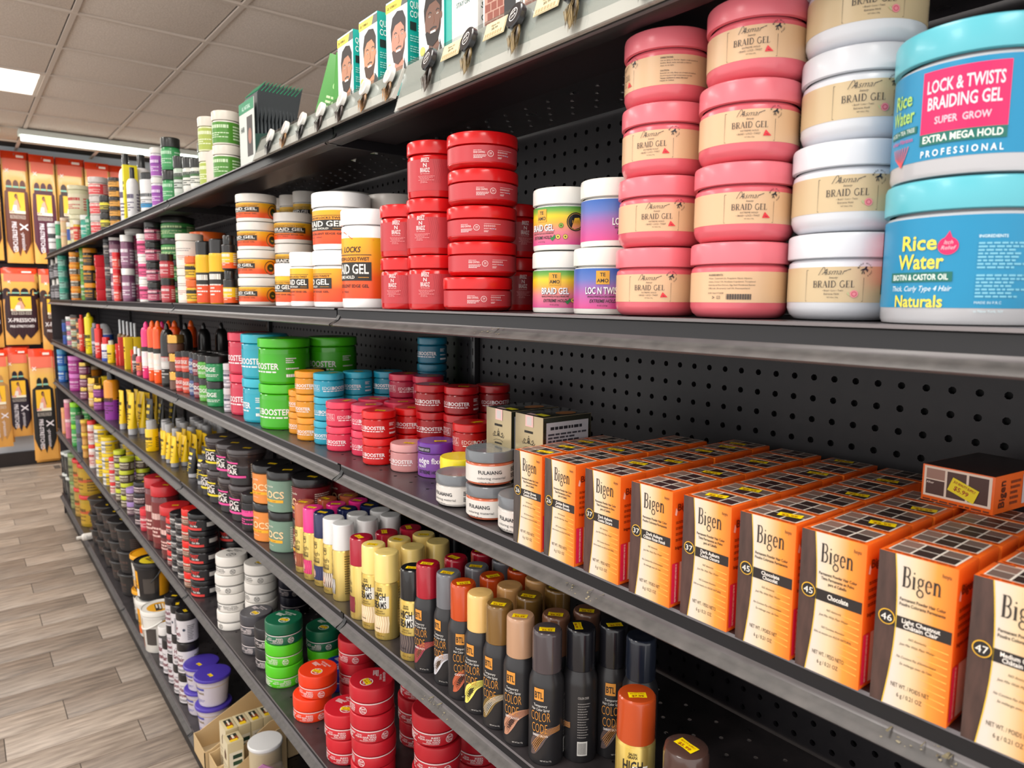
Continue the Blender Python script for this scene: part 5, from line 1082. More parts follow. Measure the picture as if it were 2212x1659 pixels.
# dark green lidded edge jars further left
for i, (l, r_, yb, yt, c1, wn) in enumerate(((449, 500, 879, 766, '#1e8a50', 'nearest dark green'), (433, 476, 868, 764, '#58a838', 'light green'), (421, 462, 861, 760, '#7a2030', 'maroon'), (411, 446, 855, 758, '#4a5888', 'blue'), (397, 428, 850, 756, '#d04a30', 'orange'), (382, 410, 846, 757, '#c83a30', 'red'))):
    stk('C', l, r_, yt, yb, 2, f'{["green","light green","maroon","slate blue","orange","red"][i]} edge jar with black lid', ['front of black-lidded row', 'second of black-lidded row', 'third of black-lidded row', 'fourth of black-lidded row', 'fifth of black-lidded row', 'last of black-lidded row'][i], lid='#161414', body=c1, lab=(.15, .62, c1), art=art_edgecol(c1), lidf=.28, stick=False, gloss=.12, rz=.5, name='edge_jar', deep=3 if i == 0 else 2, group='black-lidded edge jars')
stk('C', 490, 512, 785, 893, 2, 'small clear silver-label jar', 'between green jars and crimson tubs', lid='#c8c4c8', body='#9a949c', lab=(.1, .6, '#d0ccd4'), art=art_plain('#4a4a60'), stick=False)
stk('C', 369, 403, 722, 843, 3, 'gold-lidded brown jar', 'left of black-lidded row', lid='#c8a050', body='#5a3428', lidmat=M('#d0a050', .2, .8), lab=(.1, .5, '#6a4434'), lidf=.45, stick=False, deep=1)
bt('C', 352, 380, 697, 835, 1, 'tall black shampoo bottle with red band', 'beside the gold-lidded jars', deep=4, step=.06, body='#1a1818', cap='#201e1e', bands=((.28, .4, '#d8d4d0'), (.4, .47, '#e02020'), (.05, .2, '#3a3836')), ink='#c8c4c0', shoulder=.72, neck=.9, capr=.35, dome=True)
bt('C', 335, 358, 692, 829, 1, 'orange and white spray bottle', 'right of the bright trio', deep=3, step=.055, body='#ff5a10', cap='#ff6a20', bands=((.22, .48, '#f0ece6'), (.48, .56, '#2a2a24')), ink='#ffe8d8', shoulder=.8, neck=.9, capr=.5, dome=True)
bt('C', 321, 343, 692, 824, 1, 'orange and white spray bottle', 'middle of the bright trio', deep=2, step=.055, body='#ff5a10', cap='#ff6a20', bands=((.22, .48, '#f0ece6'), (.48, .56, '#2a2a24')), ink='#ffe8d8', shoulder=.8, neck=.9, capr=.5, dome=True)
bt('C', 310, 332, 694, 818, 1, 'magenta and white spray bottle', 'left of the bright trio', deep=2, step=.055, body='#f0307a', cap='#f0408a', bands=((.22, .48, '#f0ece6'), (.48, .56, '#2a2a24')), ink='#ffe8f0', shoulder=.8, neck=.9, capr=.5, dome=True)
bt('C', 296, 310, 752, 812, 1, 'small pink serum bottle', 'left of the spray bottles', body='#e85a70', cap='#f0f0f0', bands=((.2, .5, '#f08a50'),), ink='#403040')
bt('C', 288, 303, 748, 806, 1, 'small white-capped brown bottle', 'beside the pink serum', body='#4a3028', cap='#f0eee8', ink='#e0d8d0')
bx('C', 277, 293, 755, 803, 1, 'orange-red serum box', 'left of the brown bottle', None, '#f04a20', art_box('#402010'), .03)
bx('C', 262, 280, 728, 798, 1, 'yellow oil box', 'right of the red boxes', None, '#f0cc20', art_box('#403010'), .03, deep=2)
bx('C', 252, 266, 728, 790, 1, 'red oil box', 'left of the yellow oil boxes', None, '#d83a30', art_box('#f0d0c0'), .03, deep=2)
for i, x in enumerate((258, 266, 274, 282, 290)):
    bt('C', x, x + 13, 690 + i * 2, 795 + i * 3, 1, 'slim amber spray bottle with silver collar', ['first in line', 'second in line', 'third in line', 'fourth in line', 'fifth in line'][i], .6 + .004 * i, body='#7a5a34', cap='#c8ccd0', ink='#3a2a1a', bands=((.1, .4, '#c08a4a'),), shoulder=.6, neck=.68, capr=.4)
bx('C', 246, 258, 742, 789, 1, 'small red box', 'beside the yellow bottle', None, '#e02c2c', art_box('#f8e0d8'), .03)
bt('C', 231, 248, 735, 785, 1, 'small yellow bottle', 'in front of the grey dome bottle', body='#f4cc10', cap='#c8c8b8', ink='#604a10', shoulder=.8, neck=.82, capr=.6)
bt('C', 217, 236, 728, 780, 1, 'red and white small bottle', 'left of the yellow bottle', body='#f0ecec', cap='#e02c2c', ink='#404090', bands=((.0, .12, '#3050b0'),), shoulder=.7, neck=.72, capr=.8)
bt('C', 210, 246, 698, 778, 1, 'white bottle with grey dome', 'behind the red and white bottle', .6, body='#e8e8ee', cap='#b8b8bc', ink='#4060b0', bands=((.5, .66, '#3a6ac8'),), shoulder=.68, neck=.7, capr=.95, dome=True)
bt('C', 203, 219, 700, 774, 1, 'red shampoo bottle', 'between grey and white bottles', body='#e83028', cap='#e83028', ink='#f8e0d8', shoulder=.85, neck=.88, capr=.5)
bt('C', 194, 208, 698, 771, 1, 'slim grey bottle', 'right of the yellow can', body='#5a5264', cap='#8a8490', ink='#d8d0e0', shoulder=.85, neck=.88, capr=.6)
bt('C', 179, 197, 675, 765, 1, 'tall yellow spray can', 'next to the red bottles', body='#f0dc10', cap='#e4d010', ink='#403a10', shoulder=.86, neck=.9, capr=.5, dome=True)
bt('C', 172, 184, 680, 759, 1, 'narrow red bottle', 'left of the tall yellow can', body='#e03a24', cap='#d83020', ink='#f8e0c8', shoulder=.86, neck=.9, capr=.5)
stk('C', 158, 178, 688, 757, 3, 'brown jar with black lid', 'left of the narrow red bottle', lid='#201a18', body='#8a4a28', lab=(.1, .6, '#c06a30'), art=art_plain('#f0d890'), stick=False)
stk('C', 141, 164, 680, 752, 3, 'clear jar with dark lid', 'far part of the third shelf', lid='#3a3430', body='#b87850', lab=(.1, .6, '#98a878'), art=art_plain('#f0e8e0'), stick=False, deep=2)
stk('C', 125, 146, 684, 748, 3, 'pale mint jar with white lid', 'far part of the third shelf', lid='#e8e4e4', body='#a8c4b0', lab=(.1, .6, '#d878a0'), art=art_plain('#506050'), stick=False)
stk('C', 112, 126, 690, 744, 2, 'blue and black jar', 'farthest on the third shelf', lid='#182038', body='#2a5aa8', lab=(.1, .6, '#2048a0'), stick=False)

# ================================================================== fourth shelf: temporary colour sprays
def spray(l, r_, yb, parts, desc, where, rad, h, deep=1, step=.05, rz=None, Yf=None, others=None):
    c, r0, d, P = solve('D', l, r_, yb, Yf); c = P[:2] + d * rad; c[1] = max(c[1], YF + rad + .002)
    for q in range(deep):
        sp_ = fit(c[0] + q * .004, c[1] + q * step, min(rad, .0221), ZS['D'], .045)
        if sp_ is None:
            if q == 0: print('DROPPED', desc, where)
            continue
        pp = others[q - 1] if (others and q) else parts
        dd = desc if not (others and q) else desc
        cx_ = c[0] + q * .004; rz_ = (azim(c) * .5 if rz is None else rz) + (random.uniform(-.5, .5) if q else 0)
        thing('spray_can', (sp_[0], sp_[1], ZS['D'] + .0002), rz_, f'{dd}, {where}{ROWS[q]}', 'spray can', 'hair colour sprays', pp)
def BE(cap, c1, word, c2, mode='beams', **k): return can(.0222, .153, cap, '#c8aa58', 'beam', (c1, word, c2, mode), .335, '$7.99', **k)
def BT(cap, c1, word, c2, **k): return can(.0228, .174, cap, '#222124', 'btl', (c1, word, c2), .31, '$6.99', **k)
spray(638, 686, 1238, BE('#b8603c', '#7a3a24', 'COPPER', '#a85a3a'), 'gold spray with copper brown cap', 'far left of the gold cans', .0222, .153, 3, rz=.15)
spray(656, 705, 1254, BE('#f0308c', '#c02a60', 'PINK', '#e04a80'), 'gold spray with hot pink cap', 'second of the gold cans', .0222, .153, 3, rz=.15)
spray(679, 728, 1268, BE('#1c2450', '#22264a', 'BLUE BLACK', '#3a3e68'), 'gold spray with navy cap', 'third of the gold cans', .0222, .153, 3, rz=.2)
spray(699, 749, 1284, BE('#e4e4e4', '#6a5448', 'FROST', '#e0d4c8', stick=False), 'gold spray with white cap', 'back one of the white pair', .0222, .153, 3, rz=.2)
spray(719, 770, 1300, BE('#e8e8e8', '#5a5450', 'SILVER', '#c8c4c0', stick=False), 'gold spray with white cap', 'front one of the white pair', .0222, .153, 3, rz=-.5)
spray(757, 810, 1340, BE('#a81c34', '#6a1c28', 'RED', '#8a2c38'), 'gold spray with crimson cap', 'beside the pale yellow caps', .0222, .153, 3, rz=-.3)
spray(779, 836, 1362, BE('#f8dc88', '#d8b890', 'BLONDE', '#f0dcb8', 'high'), 'gold spray with pale yellow cap', 'left of the yellow pair', .0222, .153, 3, rz=.35)
spray(805, 864, 1385, BE('#f8dc88', '#d8b890', 'BLONDE', '#f0dcb8', 'high', stick=False), 'gold spray with pale yellow cap', 'right of the yellow pair', .0222, .153, 3, rz=.45)
spray(850, 905, 1400, BE('#1c1c1e', '#4a3c3c', 'BLACK', '#6a5a58', 'high'), 'gold spray with black cap', 'rear one of the black pair', .0222, .153, 2, rz=-.4, Yf=.6)
spray(856, 918, 1432, BE('#1e1e20', '#40363a', 'BROWN BLACK', '#6a5c58', 'high'), 'gold spray with black cap', 'front one of the black pair', .0222, .153, 1, rz=.45)
spray(893, 955, 1456, BT('#a8182c', '#8a2c3c', 'BURGUNDY', '#c06a4a'), 'black spray with crimson cap', 'leftmost of the black cans', .0228, .174, 3, rz=.35)
spray(939, 1000, 1483, BT('#6e7076', '#c8c8d0', '', '#8a6a4a'), 'black spray with grey cap', 'second of the black cans', .0228, .174, 3, rz=.25)
spray(965, 1030, 1512, BT('#c04818', '#b85a3a', 'COPPER', '#7a3a20'), 'black spray with burnt orange cap', 'third of the black cans', .0228, .174, 3, rz=.85)
spray(987, 1052, 1553, BT('#eec278', '#e8dc6a', '', '#6a6020', stick=False), 'black spray with cream cap', 'fourth of the black cans', .0228, .174, 3, rz=.35, others=[BT('#d8a468', '#e8dc6a', '', '#6a6020', stick=False)] * 3)
spray(1032, 1100, 1584, BT('#7a5a2c', '#7a6234', '', '#f0e8d8'), 'black spray with bronze cap', 'fifth of the black cans', .0228, .174, 3, rz=.3)
spray(1066, 1142, 1624, BT('#b89072', '#b8846a', 'DIRTY BLONDE', '#7a4a38'), 'black spray with tan cap', 'sixth of the black cans', .0228, .174, 1, rz=.4)
spray(1139, 1218, 1656, BT('#4a4144', '#5a4a48', 'DARKEST BROWN', '#d8913a'), 'black spray with dark brown cap', 'nearest of the black cans', .0228, .174, 1, rz=.5)
# second row behind, placed by the centre of each cap top
def spray_top(px, py, parts, desc, where, rad, h, rz=.5, base=None, cat='spray can', nm='spray_can', y=None):
    p = atz(px, py, ZS['D'] + h) if y is None else aty(px, py, y)
    sp_ = fit(p[0], p[1], min(rad, .0221), ZS['D'], .09)
    if sp_ is None: print('DROPPED', desc, where); return
    thing(nm, (sp_[0], sp_[1], ZS['D'] + .0002), rz, f'{desc}, {where}', cat, 'hair colour sprays', parts)
spray_top(1222, 1352, BT('#1c1c22', '#5a4a48', '', '#d8913a'), 'black spray with black cap', 'second row, barcode side showing', .0228, .174, -.9)
spray_top(1288, 1348, BT('#1a1a20', '#5a4a48', 'DARKEST BROWN', '#d8913a'), 'black spray with black cap', 'second row, right of the barcode one', .0228, .174, .75)
spray_top(1345, 1352, BT('#1c2230', '#3a4a68', '', '#4a5a80', stick=False), 'black spray with navy cap', 'shadowed rear one at right', .0228, .174, -1.0)
spray_top(1162, 1338, BT('#7a5440', '#b8846a', '', '#7a4a38'), 'black spray with brown cap', 'behind the tan cap', .0228, .174, .4)
spray_top(1222, 1325, BT('#6a4a3c', '#b8846a', '', '#7a4a38'), 'black spray with brown cap', 'two behind the tan cap', .0228, .174, .4)
spray_top(1376, 1497, BE('#b8481c', '#b8481c', 'COPPER', '#e0a080', 'high'), 'gold spray with big orange cap', 'standing alone at the front right', .0222, .153, .6)
def root_can():
    bd = lathe('body', [(0, .001), (.02, .0008), (.0235, .003), (.0235, .085), (.0225, .09), (.02, .094)], M('#43302c', .3, 0, .2), 30); cp = lathe('cap', [(.0232, .084), (.0236, .086), (.0236, .122), (.022, .129), (.017, .132), (0, .1325)], M('#4a342e', .2, 0, .4), 30)
    a = Art(cylmap(.0236), .003); a.rect(-.016, .01, .024, .088, '#e8e020', 1); a.rect(-.014, .012, .022, .086, '#e8e4da', 2); a.text('FOR ROOT', .004, .078, .0035, '#2a2a2a', w=.02, bold=True); a.text('TOUCH-UPS', .004, .072, .0035, '#2a2a2a', w=.022, bold=True); a.micro(-.01, .02, .018, .065, 6, '#3a3434')
    return [('body', bd, [('lettering', a.mesh('lettering'))]), ('cap', cp, [('price_sticker', sticker(.1325, .001, -.004, -.5, .024, '$5.99'))])]
spray_top(1483, 1606, root_can(), 'brown capped root touch-up can with yellow label', 'right of the orange cap', .0236, .1325, .4)
# mango, teal and maroon locs jars
_s = dict(cat='jar', name='loc_gel_jar', lidf=.2, lid='#1c1a1c', art=art_s, gloss=.3, price='$6.99', rz=.4, lidrough=.25)
stk('D', 549, 629, 990, 1172, 2, 'orange label locs gel jar', 'left of the sage green jars', body='#e08838', lab=(.03, .78, '#e2883a'), deep=2, **_s)
stk('D', 584, 666, 1002, 1195, 2, 'sage green label locs gel jar', 'between orange and maroon jars', body='#7a9484', lab=(.03, .78, '#73907e'), deep=2, **_s)
stk('D', 636, 722, 1015, 1218, 2, 'maroon label locs gel jar', 'behind the first gold cans', body='#7a1c24', lab=(.03, .78, '#741a22'), deep=2, rr=.044, hh=.096, Yf=.595, **_s)
_l = dict(name='loc_gel_jar', shape='waist', body='#3a3234', lid='#4a4446', lidf=.14, lidrough=.2, gloss=.15, rz=.42, price='$6.99')
stk('D', 497, 578, 957, 1130, 2, 'smoky jar with pink bands', 'right of three smoky stacks', lab=(.04, .5, '#1e1a1c'), art=art_loc('#e84a9a'), **_l)
stk('D', 468, 545, 947, 1111, 2, 'smoky jar with pink bands', 'middle of three smoky stacks', lab=(.04, .5, '#1e1a1c'), art=art_loc('#e84a9a'), **_l)
stk('D', 450, 522, 934, 1090, 2, 'smoky jar with yellow bands', 'left of three smoky stacks', lab=(.04, .5, '#1e1a1c'), art=art_loc('#e8d020'), **_l)
stk('D', 438, 492, 990, 1073, 1, 'smoky jar with yellow bands', 'single one left of the smoky stacks', lab=(.04, .5, '#1e1a1c'), art=art_loc('#e8d020'), **_l)
stk('D', 521, 575, 1056, 1150, 1, 'black jar with pink label band', 'in front of the smoky jars', name='loc_gel_jar', lid='#1c1a1c', body='#242022', lab=(.1, .74, '#1e1c20'), art=art_plain('#e84a9a', '#e84a90'), rz=.4, lidf=.22)
stk('D', 629, 668, 1100, 1235, 1, 'tall black can with orange print', 'left of the copper capped can', name='spray_can', lid='#1c1c1c', body='#5a2a20', lab=(.1, .7, '#7a3a24'), art=art_plain('#f0902c', '#f0902c'), rz=.4, lidf=.14, stick=False)
# tubes
def tb(l, r_, yt, yb, desc, where, body, cap, ink, band=None, Yf=None, deep=1, step=.03, rz=.2, n=1):
    c, r0, d, P = solve('D', l, r_, yb, Yf); h = topz(c, 0, d, (l + r_) / 2, yt) - ZS['D']; wd = round(2 * r0, 4)
    put('squeeze_tube', 'tube', desc, where, tube_parts(wd, round(h * .95, 4), body, cap, ink, band=band), (P[0], max(P[1] + wd * .36, YF + wd * .4)), ZS['D'], 1, h, deep, step, rz, group=desc + 's', rad=wd * .4)
tb(412, 442, 981, 1047, 'black squeeze tube with yellow heading', 'right one at the rail', '#18181a', '#b8b8bc', '#e8e4e0', '#f0d020', deep=4, step=.035)
tb(392, 422, 966, 1032, 'black squeeze tube with yellow heading', 'left one at the rail', '#18181a', '#b8b8bc', '#e8e4e0', '#f0d020', deep=4, step=.035)
tb(357, 381, 941, 1010, 'short yellow squeeze tube', 'nearest of the yellow tubes', '#f2c80c', '#9a9a9c', '#3a3010', deep=4, step=.034)
tb(348, 370, 934, 1001, 'short yellow squeeze tube', 'second of the yellow tubes', '#f2c80c', '#9a9a9c', '#3a3010', deep=4, step=.034)
tb(339, 359, 929, 992, 'short yellow squeeze tube', 'third of the yellow tubes', '#f2c80c', '#9a9a9c', '#3a3010', deep=4, step=.034)
tb(290, 308, 848, 930, 'tall yellow squeeze tube', 'right of three tall tubes', '#eec410', '#b0b0b4', '#3a3010', deep=3)
tb(264, 290, 846, 940, 'tall yellow squeeze tube', 'middle of three tall tubes', '#f0c810', '#b0b0b4', '#3a3010', deep=3)
tb(250, 268, 842, 928, 'tall yellow squeeze tube', 'left of three tall tubes', '#f0c810', '#b0b0b4', '#3a3010', deep=3)
tb(303, 330, 860, 948, 'tall black squeeze tube', 'right of the tall yellow tubes', '#242220', '#b8a090', '#e8c830', '#e0c030', deep=3, step=.036)
for q in range(1):
    bt('D', 317 + q * 0, 343, 905, 976, 1, 'yellow can with silver cap', f'column left of the yellow tubes{ROWS[q]}', .56 + q * .052 if q else None, body='#f4c808', cap='#a8a8aa', ink='#3a3010', shoulder=.7, neck=.72, capr=.78) if q == 0 else None
c, r0, d, P = solve('D', 317, 343, 976, None)
for i in range(5):
    for q in range(5):
        if i == 0 and q == 0: continue
        sp_ = fit(c[0] + .058 + (i - 1) * .056 if i else c[0], c[1] + .052 * q + (.04 if i else 0), .0215, ZS['D'], .03)
        if sp_ is None: continue
        thing('spray_can', (sp_[0], sp_[1], ZS['D'] + .0002), .3, f'yellow can with silver cap, {["first","second","third","fourth","fifth"][i]} column behind the tubes{ROWS[q]}', 'spray can', 'yellow cans behind the tubes', cached(('ycan',), lambda: bottle(.0215, .118, '#f4c808', '#a8a8aa', .72, .7, .78, (), '#3a3010')))
# far part
bt('D', 221, 252, 802, 908, 1, 'orange and purple spray bottle with black cap', 'left of the tall yellow tubes', body='#e8921c', cap='#141418', bands=((.0, .42, '#8a2c94'),), ink='#3a2010', shoulder=.78, neck=.84, capr=.5)
bx('D', 214, 232, 812, 876, 1, 'tall yellow carton', 'behind the orange and purple bottle', None, '#f0cc18', art_box('#4a3a10'), .04)
stk('D', 194, 222, 830, 888, 2, 'purple jar with gold lid', 'left of the tall yellow carton', lid='#c8a050', lidmat=M('#d8b050', .15, .9), body='#6a1c60', lab=(.1, .6, '#7a2474'), art=art_plain('#c878c0'), lidf=.3, stick=False)
stk('D', 186, 224, 789, 886, 3, 'amber jar with clear lid', 'behind the purple jars', Yf=.63, lid='#b8a488', body='#c87818', lab=(.1, .6, '#d88820'), lidf=.3, stick=False)
stk('D', 173, 198, 815, 880, 2, 'gold jar with shiny lid', 'left of the purple jars', lid='#c8a050', lidmat=M('#d8b050', .12, .9), body='#c89a50', lab=(.1, .6, '#d8a860'), art=art_plain('#f0e0c0'), lidf=.4, stick=False)
stk('D', 157, 180, 782, 865, 3, 'gold-lidded plum jar', 'left of the shiny gold jars', lid='#b89850', lidmat=M('#c8a858', .2, .8), body='#5a2040', lab=(.1, .6, '#7a3050'), art=art_plain('#e8c8d8'), lidf=.3, stick=False)
stk('D', 141, 172, 768, 846, 2, 'magenta tub with pink lid', 'left of the plum jars', lid='#d878c8', body='#a82c88', lab=(.1, .7, '#b03090'), art=art_plain('#e8c0e0'), lidf=.25, stick=False)
stk('D', 121, 140, 754, 826, 2, 'blue jar with light blue lid', 'farthest on the fourth shelf', lid='#4a9ac8', body='#1c60b0', lab=(.1, .6, '#1c68c0'), art=art_plain('#d8e8f0'), lidf=.3, stick=False)

# ================================================================== fifth shelf: hair wax tins and gels
def wax(l, r_, yt, yb, n, col, desc, where, ink='#f0e4e4', art=art_wax, rz=.5, **k):
    return stk('E', l, r_, yt, yb, n, desc, where, name='wax_tin', lid=col, body=k.pop('body', col), art=art, lidf=.5, shape='straight', topart=waxtop(ink), rz=rz, gloss=.42, lidrough=.42, rr=k.pop('rr', .0435), hh=k.pop('hh', .0545), group='round hair wax tins', jit=k.pop('jit', .003), price='$4.99', **k)
wax(757, 858, 1490, 1722, 4, '#c01a2a', 'red hair wax tin', 'front red stack', rz=.2, Yf=.575, rzs=[.2, -.9, .3, -.7])
wax(703, 800, 1510, 1658, 2, '#c81a2a', 'red hair wax tin', 'left red stack behind the front one', rz=.45)
wax(727, 826, 1440, 1640, 3, '#c01a2a', 'red hair wax tin', 'stack behind the two red ones', rz=-.1, Yf=.68)
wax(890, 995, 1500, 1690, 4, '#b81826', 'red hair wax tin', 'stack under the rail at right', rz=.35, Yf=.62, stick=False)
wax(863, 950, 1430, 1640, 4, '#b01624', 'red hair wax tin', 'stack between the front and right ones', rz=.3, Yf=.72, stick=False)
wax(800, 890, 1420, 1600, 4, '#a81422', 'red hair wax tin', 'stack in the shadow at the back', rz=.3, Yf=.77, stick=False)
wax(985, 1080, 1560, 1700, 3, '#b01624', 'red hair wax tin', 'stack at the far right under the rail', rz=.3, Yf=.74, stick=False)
_c = wax(631, 722, 1425, 1566, 2, '#ec3c14', 'orange hair wax tin', 'orange pair beside the red ones', rz=.25, rzs=[.2, -.1], drift=(.006, .012))
gp = [jar(.0455, .0541, lid=c_, body=c_, art=art_wax, lidf=.5, shape='straight', topart=waxtop('#e8f0e8'), gloss=.42, lidrough=.42, price='$4.99', stick=s_) for c_, s_ in (('#54c81c', False), ('#54c81c', False), ('#0c6444', True))]
c, r0, d, P = solve('E', 572, 660, 1488)
put('wax_tin', 'jar', ['light green hair wax tin', 'light green hair wax tin', 'dark green hair wax tin'], 'front green stack', gp, P[:2] + d * .0455, ZS['E'], 3, .0545, 1, .1, .3, .003, [.5, -.2, .1], 'round hair wax tins', rad=.0455)
c, r0, d, P = solve('E', 663, 745, 1445, .69)
put('wax_tin', 'jar', ['light green hair wax tin', 'dark green hair wax tin'], 'rear green stack', [gp[1], gp[2]], c, ZS['E'], 2, .0545, 1, .1, .3, .003, None, 'round hair wax tins', rad=.0455)
wax(697, 777, 1412, 1480, 1, '#14309c', 'royal blue hair wax tin', 'behind the orange pair', rz=.1, Yf=.68, stick=False)
wax(640, 720, 1300, 1400, 1, '#16182c', 'navy black hair wax tin', 'shadowed one behind the green tins', rz=.1, Yf=.78)
wax(600, 680, 1290, 1390, 2, '#14142a', 'navy black hair wax tin', 'pair against the back panel', rz=.1, Yf=.75)
wax(517, 600, 1311, 1420, 2, '#45444a', 'charcoal hair wax tin', 'grey pair left of the black tins', rz=.15, rr=.0425)
wax(547, 632, 1340, 1452, 2, '#242226', 'black hair wax tin', 'black pair left of the green stack', rz=.15, rr=.0425, stick=False)
_wd = dict(ink='#3a3c40', art=art_waxdark)
wax(466, 544, 1187, 1366, 4, '#e6e2dc', 'white hair wax tin', 'left white stack', rz=.2, rzs=[-.8, .9, -.1, .15], stick=False, rr=.044, **_wd)
wax(524, 602, 1204, 1385, 4, '#e0dcd6', 'white hair wax tin', 'right white stack', rz=.1, rzs=[-.8, .9, -.1, .15], rr=.044, Yf=.6, **_wd)
wax(500, 575, 1330, 1392, 1, '#e8e4de', 'white hair wax tin', 'single one in front of the white stacks', rz=.2, stick=False, rr=.041, **_wd)
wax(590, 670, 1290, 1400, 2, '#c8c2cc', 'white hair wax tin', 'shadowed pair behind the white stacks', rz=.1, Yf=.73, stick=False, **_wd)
# gel tubs with red lids further left
stk('E', 415, 475, 1095, 1291, 5, 'black twist butter jar with red stripe', 'five-high black stack', name='gel_jar', rz=.75, lid='#1a191c', body='#1c1a1e', lab=(.03, .6, '#1e1c20'), art=art_twist, lidf=.3, stick=False, deep=2, gloss=.15)
stk('E', 396, 440, 1090, 1272, 5, 'brown jar with bright red lid', 'stack beside the black twist jars', name='gel_jar', rz=.2, lid='#e82820', body='#7a5a48', lab=(.1, .6, '#8a6a58'), art=art_plain('#f0d0c0', '#c83830'), lidf=.4, stick=False, gloss=.15)
stk('E', 378, 424, 1108, 1256, 5, 'black gel jar with silver rim', 'right black stack', name='gel_jar', rz=.2, lid='#1e1c20', body='#28242a', lab=(.1, .6, '#2c282c'), art=art_plain('#d8d4d0', '#9a9a9c'), lidf=.3, stick=False, gloss=.12)
stk('E', 366, 410, 1099, 1240, 5, 'black gel jar with silver rim', 'left black stack', name='gel_jar', rz=.2, lid='#1e1c20', body='#28242a', lab=(.1, .6, '#2c282c'), art=art_plain('#d8d4d0', '#9a9a9c'), lidf=.3, stick=False, gloss=.12)
stk('E', 351, 392, 1112, 1228, 3, 'dark jar with red lid', 'between the black stacks and red tubs', name='gel_jar', rz=.2, lid='#d83434', body='#4a2428', lab=(.1, .6, '#5a3034'), art=art_plain('#f0d0c8', '#e03a34'), lidf=.3, stick=False, gloss=.12)
stk('E', 335, 396, 1083, 1214, 1, 'large gel tub with red lid', 'nearest of the large red tubs', name='gel_tub', lid='#cc2a2e', body='#5a2428', lab=(.1, .75, '#6a2c2c'), art=art_plain('#e8c0b8', '#3a1a1c'), lidf=.16, gloss=.12)
stk('E', 318, 376, 1040, 1190, 1, 'large gel tub with red lid', 'middle of the large red tubs', name='gel_tub', lid='#c82830', body='#6a2428', lab=(.1, .75, '#7a2c2c'), art=art_plain('#e8c0b8'), lidf=.16, gloss=.12)
stk('E', 309, 364, 1022, 1172, 1, 'large gel tub with red lid', 'farthest of the large red tubs', name='gel_tub', lid='#c02630', body='#6a2428', lab=(.1, .75, '#7a2c2c'), art=art_plain('#e8c0b8'), lidf=.16, gloss=.12)
stk('E', 340, 366, 1150, 1222, 2, 'small amber jar with red lid', 'in front of the large red tubs', name='gel_jar', lid='#d83a3a', body='#9a4a34', lab=(.1, .6, '#a85a40'), art=art_plain('#f0d8c8'), lidf=.3, stick=False)
stk('E', 321, 350, 1104, 1166, 1, 'small crimson jar', 'left of the small amber jars', name='gel_jar', lid='#d83040', body='#9a2434', lab=(.1, .6, '#a82c3c'), art=art_plain('#f0c8c8'), lidf=.3, stick=False)
stk('E', 306, 334, 1092, 1148, 1, 'small scarlet gel jar', 'leftmost of the small red jars', name='gel_jar', lid='#e03440', body='#b82c3c', lab=(.1, .6, '#c8384a'), art=art_plain('#f0c8c8'), lidf=.3, stick=False)
stk('E', 284, 326, 1035, 1138, 4, 'dark edge jar with black lid', 'front of the purple-lidded stacks', name='edge_jar', lid='#26222a', body='#3a2a30', lab=(.1, .6, '#4a343c'), art=art_plain('#e8d8d8'), lidf=.35, gloss=.12)
stk('E', 296, 330, 1066, 1142, 3, 'brown jar with lilac lid', 'right lilac stack', name='edge_jar', lid='#9a78b8', body='#4a343c', lab=(.1, .6, '#5a3c48'), art=art_plain('#e8d8d8'), lidf=.35, stick=False, gloss=.12)
stk('E', 277, 322, 990, 1128, 4, 'wide brown jar with lilac lid', 'tall lilac stack', name='edge_jar', Yf=.63, lid='#8a62ac', body='#4a2c38', lab=(.1, .6, '#5a3444'), art=art_plain('#e8d8d8'), lidf=.35, gloss=.12)
stk('E', 271, 297, 1050, 1115, 2, 'small lilac-lidded jar', 'left of the tall lilac stack', name='edge_jar', lid='#a888c8', body='#5a4450', lab=(.1, .6, '#6a4c58'), art=art_plain('#e8d8d8'), lidf=.35, stick=False)
stk('E', 255, 284, 985, 1100, 4, 'brown jar with lime lid', 'right lime stack', name='edge_jar', lid='#c8d030', body='#4a3c34', lab=(.1, .6, '#5a4a3c'), art=art_plain('#e8e0c8'), lidf=.32, stick=False, deep=2)
stk('E', 248, 272, 968, 1082, 4, 'brown jar with lime lid', 'left lime stack', name='edge_jar', lid='#c8d030', body='#4a3c34', lab=(.1, .6, '#5a4a3c'), art=art_plain('#e8e0c8'), lidf=.32, stick=False, deep=2)
stk('E', 240, 258, 985, 1068, 3, 'narrow white jar with red lid', 'beside the lime stacks', name='edge_jar', lid='#e03030', body='#e0dcd8', lab=(.1, .6, '#e8c8c0'), art=art_plain('#c03030'), lidf=.3, stick=False)
YW = grad('yellow_swoosh_label', 'X', -.03, .03, [(0, '#e8e4dc'), (.48, '#dcd8ce'), (.52, '#e8c410'), (1, '#e8c410')], .35)
stk('E', 218, 252, 940, 1050, 3, 'white tub with yellow lid', 'right yellow-lidded stack', name='gel_tub', lid='#f2d010', body='#dcd8d0', lab=(.05, .72, YW), art=art_plain('#606060'), lidf=.22, stick=False, deep=2)
stk('E', 201, 232, 915, 1032, 3, 'white tub with yellow lid', 'left yellow-lidded stack', name='gel_tub', lid='#f2d010', body='#dcd8d0', lab=(.05, .72, YW), art=art_plain('#606060'), lidf=.22, stick=False)
stk('E', 190, 208, 907, 1012, 2, 'white bottle jar with red lid', 'left of the yellow-lidded tubs', name='gel_jar', lid='#e83a34', body='#e8e0dc', lab=(.1, .7, '#e8c8c0'), art=art_plain('#c04040'), lidf=.16, stick=False)
